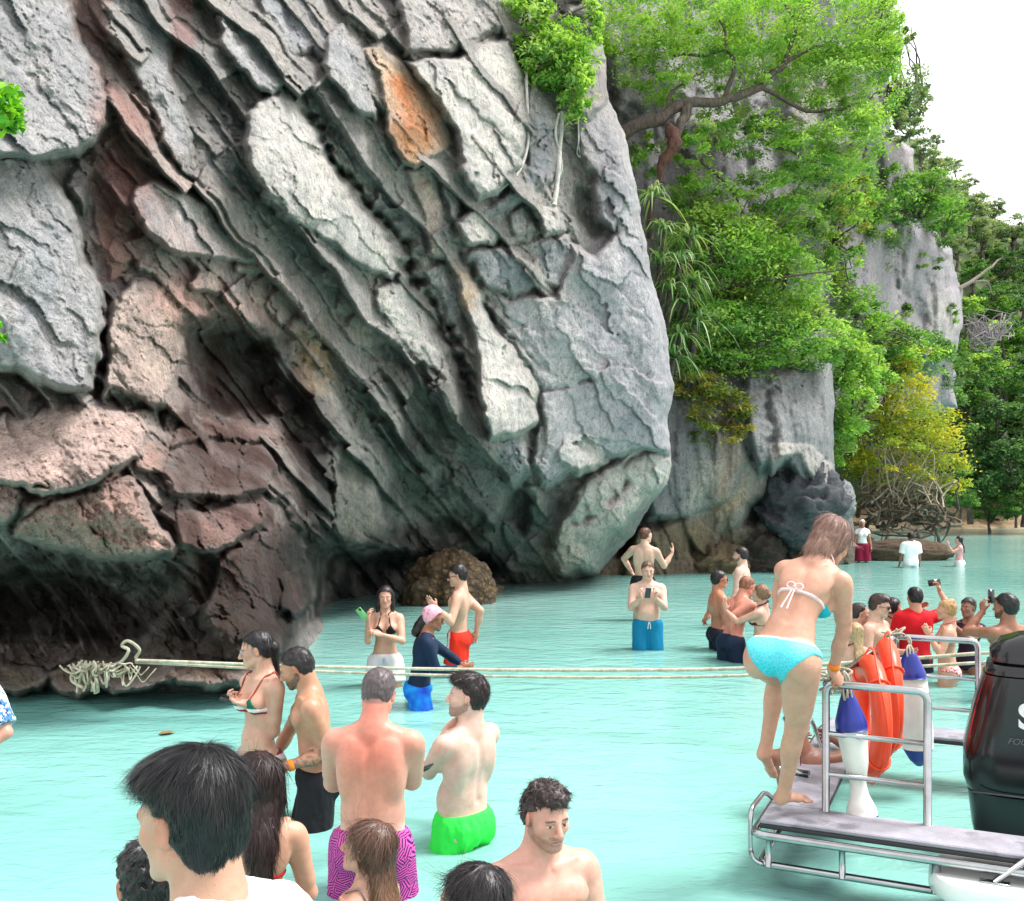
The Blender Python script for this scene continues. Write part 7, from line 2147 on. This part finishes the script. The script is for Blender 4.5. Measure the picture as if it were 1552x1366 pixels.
def slab(u0, u1, v0, v1, name="deck_panel"):
    mb = MB().box(bp((u0 + u1) / 2, (v0 + v1) / 2, DZ - 0.012), (u1 - u0, v1 - v0, 0.024), RB, 0.006)
    o = bchild(name, mb, M_TREAD, False)
    e = MB().box(bp((u0 + u1) / 2, (v0 + v1) / 2, DZ - 0.036), (u1 - u0 + 0.008, v1 - v0 + 0.008, 0.022), RB, 0.006)
    child(o, "rubber_edge", e.mesh("rubber_edge", M_RUB, False)) if False else link_under(o, "rubber_edge", e, M_RUB)
    return o
def link_under(o, name, mb, mat, smooth=False):
    c = link(name, mb.mesh(name, mat, smooth), o)
    c.matrix_parent_inverse = (o.matrix_parent_inverse.inverted() @ Matrix.Identity(4)) if False else Matrix.Identity(4)
    return c
slab(0.0, 3.2, 0.0, 0.30)
slab(0.0, 0.29, 0.306, 2.3)
slab(0.0, 3.2, 2.306, 2.62)
# tubes round the deck
mb = MB(); mb.tube(bent([(3.2, -0.03, DZ - 0.075), (-0.03, -0.03, DZ - 0.075), (-0.03, 2.65, DZ - 0.075), (3.2, 2.65, DZ - 0.075)], 0.08), 0.022, 12); bchild("bumper_tube", mb, M_METAL)
mb = MB(); mb.tube(bent([(1.05, 0.0, DZ - 0.235), (0.0, 0.0, DZ - 0.235), (0.0, 0.9, DZ - 0.235)], 0.07), 0.019, 12); bchild("lower_tube", mb, M_METAL)
for u, v in ((0.05, -0.01), (0.42, -0.01), (0.86, -0.01), (0.0, 0.35), (0.0, 0.75)):
    mb = MB(); mb.tube([bp(u, v, DZ - 0.24), bp(u, v, DZ - 0.07)], 0.017 if u < 0.8 else 0.024, 10); bchild("strut", mb, M_METAL)
mb = MB(); mb.tube(bent([(0.0, 0.42, DZ - 0.02), (-0.03, 0.30, DZ + 0.06), (-0.05, 0.02, DZ + 0.04), (-0.05, 0.0, DZ - 0.12), (-0.04, 0.0, DZ - 0.235), (0.02, 0.0, DZ - 0.235)], 0.06), 0.013, 10); bchild("grab_loop", mb, M_METAL)
mb = MB(); mb.tube(bent([(0.02, 1.15, DZ - 0.05), (0.02, 1.15, DZ + 0.14), (0.02, 1.65, DZ + 0.20), (0.10, 1.7, DZ - 0.05)], 0.06), 0.016, 10)
mb.tube([bp(-0.06, 0.95, DZ + 0.015), bp(0.12, 0.90, DZ + 0.02)], 0.02, 10); bchild("ladder_handle", mb, M_METAL)
# rails
def rail(name, pts, hz, top=DZ + 0.69):
    mb = MB(); mb.tube(bent(pts, 0.055), 0.021, 12); o = bchild(name, mb, M_METAL)
    for a, b in hz:
        m2 = MB(); m2.tube([bp(*a), bp(*b)], 0.014, 10); bchild("rail_bar", m2, M_METAL)
T_ = DZ + 0.69
rail("rail", [(0.30, 0.29, DZ), (0.30, 0.29, T_), (0.81, 0.28, T_), (0.81, 0.28, DZ)], [((0.30, 0.29, DZ + 0.42), (0.81, 0.28, DZ + 0.42)), ((0.30, 0.29, DZ + 0.20), (0.81, 0.28, DZ + 0.20))])
rail("rail", [(0.50, 2.33, DZ), (0.50, 2.33, T_), (1.05, 2.33, T_), (1.05, 2.33, DZ)], [((0.50, 2.33, DZ + 0.42), (1.05, 2.33, DZ + 0.42)), ((0.50, 2.33, DZ + 0.20), (1.05, 2.33, DZ + 0.20))])
mb = MB(); mb.tube([bp(0.30, 0.30, T_ - 0.005), bp(0.50, 2.33, T_ - 0.005)], 0.020, 12); bchild("rail_bar", mb, M_METAL)
# far upper grab rail behind (seen through the people)
# hull corner
def extrude_poly(mb, pts, z0, z1, bev=0.02):
    n = len(pts)
    c = np.mean(pts, 0)
    rings = []
    for z, k in ((z0, 0.94), (z0 + bev, 1.0), (z1 - bev, 1.0), (z1, 1 - bev)):
        rings.append([bp(*(c + (np.array(p_) - c) * k), z) for p_ in pts])
    mb.grid(np.array(rings), closed_v=True)
    b = mb.n
    mb.add([bp(*c, z1)] + rings[-1], None, [[0, 1 + i, 1 + (i + 1) % n] for i in range(n)])
    mb.add([bp(*c, z0)] + rings[0], None, [[0, 1 + (i + 1) % n, 1 + i] for i in range(n)])
a_ = np.linspace(np.pi * 0.5, np.pi * 1.5, 12)
nose = [(1.02 + 0.22 * math.cos(t) * 0.9, 0.08 + 0.28 * math.sin(t)) for t in a_]
mb = MB(); extrude_poly(mb, nose + [(2.2, -0.20), (3.6, -0.20), (3.6, 0.36), (2.2, 0.36)], 0.13, 0.235); bchild("step_moulding", mb, M_GEL)
mb = MB(); extrude_poly(mb, [(1.25, 0.0), (1.18, 0.1), (1.25, 0.2), (3.6, 0.2), (3.6, 0.0)], -0.25, 0.131); bchild("bracket", mb, M_RUB)
mb = MB(); extrude_poly(mb, [(1.95, -0.16), (3.6, -0.16), (3.6, 2.8), (1.95, 2.8), (1.95, 2.6), (2.2, 1.9), (2.2, 0.6), (1.95, 0.2)], -0.3, 0.80, 0.03); bchild("hull", mb, M_GEL)
mb = MB(); mb.tube([bp(1.12, -0.05, 0.24), bp(2.0, 0.12, 1.0)], 0.016, 10); mb.box(bp(1.12, -0.05, 0.239), (0.13, 0.045, 0.008), RB, 0.002); bchild("brace_tube", mb, M_METAL)
# outboard engine
M_ENG = simple_mat("engine_black", (0.010, 0.010, 0.012), 0.16, 0, 0.1, 8)
M_RED = simple_mat("red_stripe", srgb(170, 26, 30), 0.4)
EU, EV = 1.31, 1.30
eng = emp("outboard_engine", "black outboard engine with white lettering between the platform arms", bp(EU, EV, 0.2), "engine")
def sect(z, u0, u1, hw, n=28, p=4.0):
    a = np.linspace(0, 2 * np.pi, n, endpoint=False)
    c, s = np.cos(a), np.sin(a)
    return [bp(EU + (u0 + u1) / 2 + (u1 - u0) / 2 * np.sign(cc) * abs(cc) ** (2 / p), EV + hw * np.sign(ss) * abs(ss) ** (2 / p), z) for cc, ss in zip(c, s)]
def loft(mb, secs):
    G = np.array(secs); mb.grid(G, closed_v=True); n = G.shape[1]
    mb.add([G[-1].mean(0)] + list(G[-1]), None, [[0, 1 + i, 1 + (i + 1) % n] for i in range(n)])
    mb.add([G[0].mean(0)] + list(G[0]), None, [[0, 1 + (i + 1) % n, 1 + i] for i in range(n)])
mb = MB(); loft(mb, [sect(-0.6, -0.10, 0.22, 0.07), sect(-0.15, -0.20, 0.30, 0.13), sect(0.02, -0.27, 0.34, 0.20), sect(0.14, -0.30, 0.36, 0.225), sect(0.34, -0.322, 0.38, 0.240)])
child(eng, "midsection", mb.mesh("midsection", M_ENG))
mb = MB(); loft(mb, [sect(0.348, -0.322, 0.40, 0.242), sect(0.42, -0.345, 0.42, 0.255), sect(0.60, -0.345, 0.44, 0.262), sect(0.85, -0.29, 0.44, 0.258), sect(1.03, -0.235, 0.42, 0.248)])
cowl = child(eng, "cowl", mb.mesh("cowl", M_ENG))
mb = MB(); loft(mb, [sect(1.038, -0.225, 0.41, 0.244), sect(1.09, -0.215, 0.41, 0.24), sect(1.10, -0.17, 0.38, 0.21)]); child(eng, "vent_ring", mb.mesh("vent_ring", M_ENG))
mb = MB(); loft(mb, [sect(1.112, -0.20, 0.42, 0.235), sect(1.17, -0.20, 0.42, 0.23), sect(1.23, -0.14, 0.40, 0.20), sect(1.265, -0.05, 0.34, 0.14)]); child(eng, "top_cover", mb.mesh("top_cover", M_ENG))
for sgn in (-1, 1):
    mb = MB(); mb.tube(np.array([bp(EU - 0.325 + 0.012, EV + sgn * 0.17, 0.5), bp(EU - 0.30, EV + sgn * 0.17, 0.7), bp(EU - 0.255, EV + sgn * 0.165, 0.88), bp(EU - 0.222, EV + sgn * 0.15, 1.0)]), 0.010, 8)
    child(eng, "red_trim", mb.mesh("red_trim", M_RED))
mb = MB(); mb.tube(np.array([bp(EU - 0.30, EV - 0.262, 0.36), bp(EU + 0.3, EV - 0.262, 0.36)]), 0.005, 6); child(eng, "cowl_seam", mb.mesh("cowl_seam", simple_mat("seam_grey", (0.08, 0.08, 0.09), 0.4)))
def text_on(parent, name, body, u, z, size, mat, v=None, shear=0.0):
    cu = bpy.data.curves.new(name, 'FONT'); cu.body = body; cu.size = size; cu.extrude = 0.002; cu.shear = shear; cu.offset = 0.006 * (size > 0.1)
    tmp = bpy.data.objects.new(name + "_tmp", cu); COL.objects.link(tmp)
    dg = bpy.context.evaluated_depsgraph_get()
    me = bpy.data.meshes.new_from_object(tmp.evaluated_get(dg))
    bpy.data.objects.remove(tmp)
    me.materials.clear(); me.materials.append(mat)
    o = bpy.data.objects.new(name, me); COL.objects.link(o)
    R = np.stack([RB[:, 0], np.array([0, 0, 1.0]), -RB[:, 1]], 1)
    M4 = Matrix(R.tolist()).to_4x4(); M4.translation = Vector(bp(u, v, z))
    me.transform(M4)
    o.parent = parent; o.matrix_parent_inverse = Matrix.Translation(-Vector(parent.location))
    return o
M_LETW = simple_mat("letter_white", srgb(232, 232, 232), 0.4); M_LETG = simple_mat("letter_grey", (0.12, 0.12, 0.13), 0.4)
text_on(eng, "lettering", "SUZUKI", EU - 0.055, 0.755, 0.20, M_LETW, EV - 0.266)
text_on(eng, "small_lettering", "FOUR STROKE", EU - 0.11, 0.66, 0.05, M_LETG, EV - 0.267, 0.3)
# lifebuoys on the rail that runs away from the near post
def lifebuoy(label, u, v, z, yaw=0.0, roll=0.0):
    o = emp("lifebuoy", label, bp(u, v, z), "lifebuoy", "orange lifebuoys hung on the platform rail")
    n, m, R0, r0 = 40, 16, 0.285, 0.075
    A_, B_ = np.meshgrid(np.linspace(0, 2 * np.pi, n, endpoint=False), np.linspace(0, 2 * np.pi, m, endpoint=False), indexing='ij')
    loc = np.stack([r0 * 0.75 * np.sin(B_), (R0 + r0 * np.cos(B_)) * np.cos(A_), (R0 + r0 * np.cos(B_)) * np.sin(A_)], -1)
    Rm = RB @ rot_xyz(roll, 0, yaw)
    mb = MB(); mb.grid(loc @ Rm.T, closed_u=True, closed_v=True)
    me = mb.mesh("ring", M_ORANGE); link("ring", me, o)
    mb = MB()
    a = np.linspace(0, 2 * np.pi, 60)
    rr = R0 + r0 + 0.008 + 0.03 * np.abs(np.sin(a * 2))
    P_ = np.stack([0.01 * np.sin(3 * a), rr * np.cos(a + .78), rr * np.sin(a + .78)], -1)[:-1]
    mb.tube(P_ @ Rm.T, 0.006, 6, closed=True); link("grab_rope", mb.mesh("grab_rope", M_ORANGE), o)
    for k in range(4):
        t = k * np.pi / 2 + 0.78; b = np.linspace(0, 2 * np.pi, 20)[:-1]
        mb = MB(); 
        P_ = np.stack([(r0 + .004) * 0.78 * np.sin(b), (R0 + (r0 + .004) * np.cos(b)) * math.cos(t), (R0 + (r0 + .004) * np.cos(b)) * math.sin(t)], -1)
        mb.tube(P_ @ Rm.T, 0.008, 6, closed=True); link("rope_band", mb.mesh("rope_band", M_ORANGE), o)
lifebuoy("orange lifebuoy hanging in front, next to the near blue and white fender", 0.47, 0.95, 0.77, 0.30, 0)
lifebuoy("orange lifebuoy hanging behind the front one on the platform rail", 0.53, 1.35, 0.82, 0.22, 0.1)
# fenders
def fender(label, u, v, ztop, prof, rot=None, caps=(0.10, 0.93), lean=(0, 0)):
    o = emp("fender", label, bp(u, v, 0.5), "fender", "blue and white boat fenders")
    L = prof[-1][1]
    def seg(a, b, name, mat):
        pr = []
        zs = np.linspace(a, b, 14)
        rr = np.interp(zs, [q[1] for q in prof], [q[0] for q in prof])
        mb = MB()
        pts = np.array([bp(u + lean[0] * t, v + lean[1] * t, ztop - t) for t in zs])
        mb.tube(pts, rr, 20); child(o, name, mb.mesh(name, mat))
    seg(0, caps[0] * L, "top_cap", M_FBLUE); seg(caps[0] * L + 0.001, caps[1] * L, "body", M_FWHITE); seg(caps[1] * L + 0.001, L, "end_cap", M_FBLUE)
    mb = MB()
    t0 = bp(u, v, ztop)
    mb.tube(curve([t0 + [0, 0, -0.01], t0 + [0.01, 0, 0.05], t0 + [-0.015, 0, 0.09], bp(u, v + 0.0, T_)], 12), 0.008, 6)
    for k in range(3): mb.tube(curve([t0 + [0, 0, .03], t0 + [-.03 + .02 * k, -.03, 0], t0 + [-.02 + .02 * k, -.035, -.06 - .02 * k], t0 + [0, -.02, .02]], 14), 0.006, 6)
    child(o, "lanyard", mb.mesh("lanyard", M_ROPE))
fender("waisted white fender with blue ends tied to the near rail post", 0.40, 0.36, 1.03, [(0.02, 0), (0.045, 0.06), (0.082, 0.17), (0.085, 0.24), (0.078, 0.26), (0.066, 0.40), (0.042, 0.50), (0.045, 0.56), (0.078, 0.64), (0.082, 0.69), (0.078, 0.72), (0.05, 0.74)], caps=(0.30, 0.91), lean=(0.12, -0.02))
fender("straight white fender with blue cone ends behind the lifebuoys", 0.62, 2.05, 1.02, [(0.02, 0), (0.05, 0.05), (0.095, 0.17), (0.10, 0.24), (0.11, 0.6), (0.10, 0.68), (0.06, 0.76), (0.02, 0.80)], caps=(0.25, 0.85), lean=(0.08, 0.0))
# rope coils on the rails
def knot(label, u, v, z, seed, n=5, r=0.05):
    rs = np.random.RandomState(seed); mb = MB(); c0 = bp(u, v, z)
    pts = [c0 + rs.normal(size=3) * r * np.array([1, 1, .7]) for _ in range(n * 4)]
    mb.tube(curve(pts, n * 28), 0.007, 6)
    link("rope", mb.mesh("rope", M_ROPE), None, (0, 0, 0), 0, label, "rope")
knot("white rope bunched on the corner of the near rail", 0.33, 0.40, T_ + 0.02, 3)
knot("white rope knot on the far rail corner", 0.50, 2.28, T_ + 0.02, 4, 4, 0.04)
# mooring lines
def line(label, pts, r=0.016, n=50, sag=0.0):
    P_ = curve(np.array(pts), n)
    P_[:, 2] -= sag * np.sin(np.linspace(0, np.pi, n))
    mb = MB(); mb.tube(P_, r, 8)
    link("mooring_rope", mb.mesh("mooring_rope", M_ROPE), None, (0, 0, 0), 0, label, "rope")
line("upper taut white mooring line from the cliff tangle to the boats", [at(205, 1001, 9.2), at(540, 1012, 9.0), at(900, 1016, 8.6), at(1180, 1011, 8.2), at(1560, 985, 7.6)], 0.015)
line("lower taut white mooring line from the cliff tangle to the boats", [at(205, 1004, 9.22), at(540, 1020, 9.05), at(900, 1027, 8.7), at(1180, 1022, 8.3), at(1560, 1000, 7.7)], 0.013)
tg = emp("rope_tangle", "tangled old white rope looped on the dark cliff foot", at(160, 1040, 9.2), "rope")
rs = np.random.RandomState(12)
mb = MB()
pt = [at(205, 1001, 9.2), at(212, 988, 9.15), at(196, 974, 9.15), at(186, 982, 9.15), at(196, 990, 9.1), at(180, 1010, 9.15), at(150, 1012, 9.15), at(125, 1010, 9.15), at(115, 1030, 9.15), at(130, 1045, 9.1)]
mb.tube(curve(pt, 60, 0.05), 0.015, 8); child(tg, "thick_loop", mb.mesh("thick_loop", M_ROPE))
mb = MB()
for i in range(44):
    x0, y0 = rs.uniform(118, 200), rs.uniform(1004, 1014); k = [at(x0, y0, 9.12)]
    w_ = rs.uniform(-45, 45); dp = rs.uniform(4, 30) * rs.uniform(0.4, 1.2)
    k += [at(x0 + w_ * 0.3, y0 + dp * 0.6, 9.08 + rs.uniform(-.05, .05)), at(x0 + w_ * 0.5, y0 + dp, 9.08 + rs.uniform(-.05, .05)), at(x0 + w_ * 0.8, y0 + dp * 0.55, 9.1), at(x0 + w_, y0 + rs.uniform(-4, 6), 9.12)]
    mb.tube(curve(k, 26, 0.03, i), rs.uniform(0.005, 0.011), 6)
for i in range(8):
    x0 = rs.uniform(116, 150); k = [at(x0 + rs.uniform(-4, 4), 1004 + j * 9, 9.1 + rs.uniform(-.05, .05)) for j in range(6)]
    mb.tube(curve(k, 24, 0.03, i), 0.012, 6)
child(tg, "strands", mb.mesh("strands", M_ROPE))
# floating leaf
mb = MB(); mb.grid(np.array([[[0, 0, 0], [0.03, 0.05, 0.012], [0.09, 0.05, 0.015], [0.14, 0, 0.004]], [[0, 0, 0], [0.03, 0, 0.002], [0.09, 0, 0.004], [0.14, 0, 0.004]], [[0, 0, 0], [0.03, -0.05, 0.012], [0.09, -0.05, 0.015], [0.14, 0, 0.004]]]))
p_ = at(240, 1115, on_water(1115))
link("leaf", mb.mesh("leaf", simple_mat("dry_leaf", srgb(120, 100, 60), 0.7)), None, (p_[0], p_[1], 0.012), 0.4, "dry brown leaf floating on the clear water", "leaf")
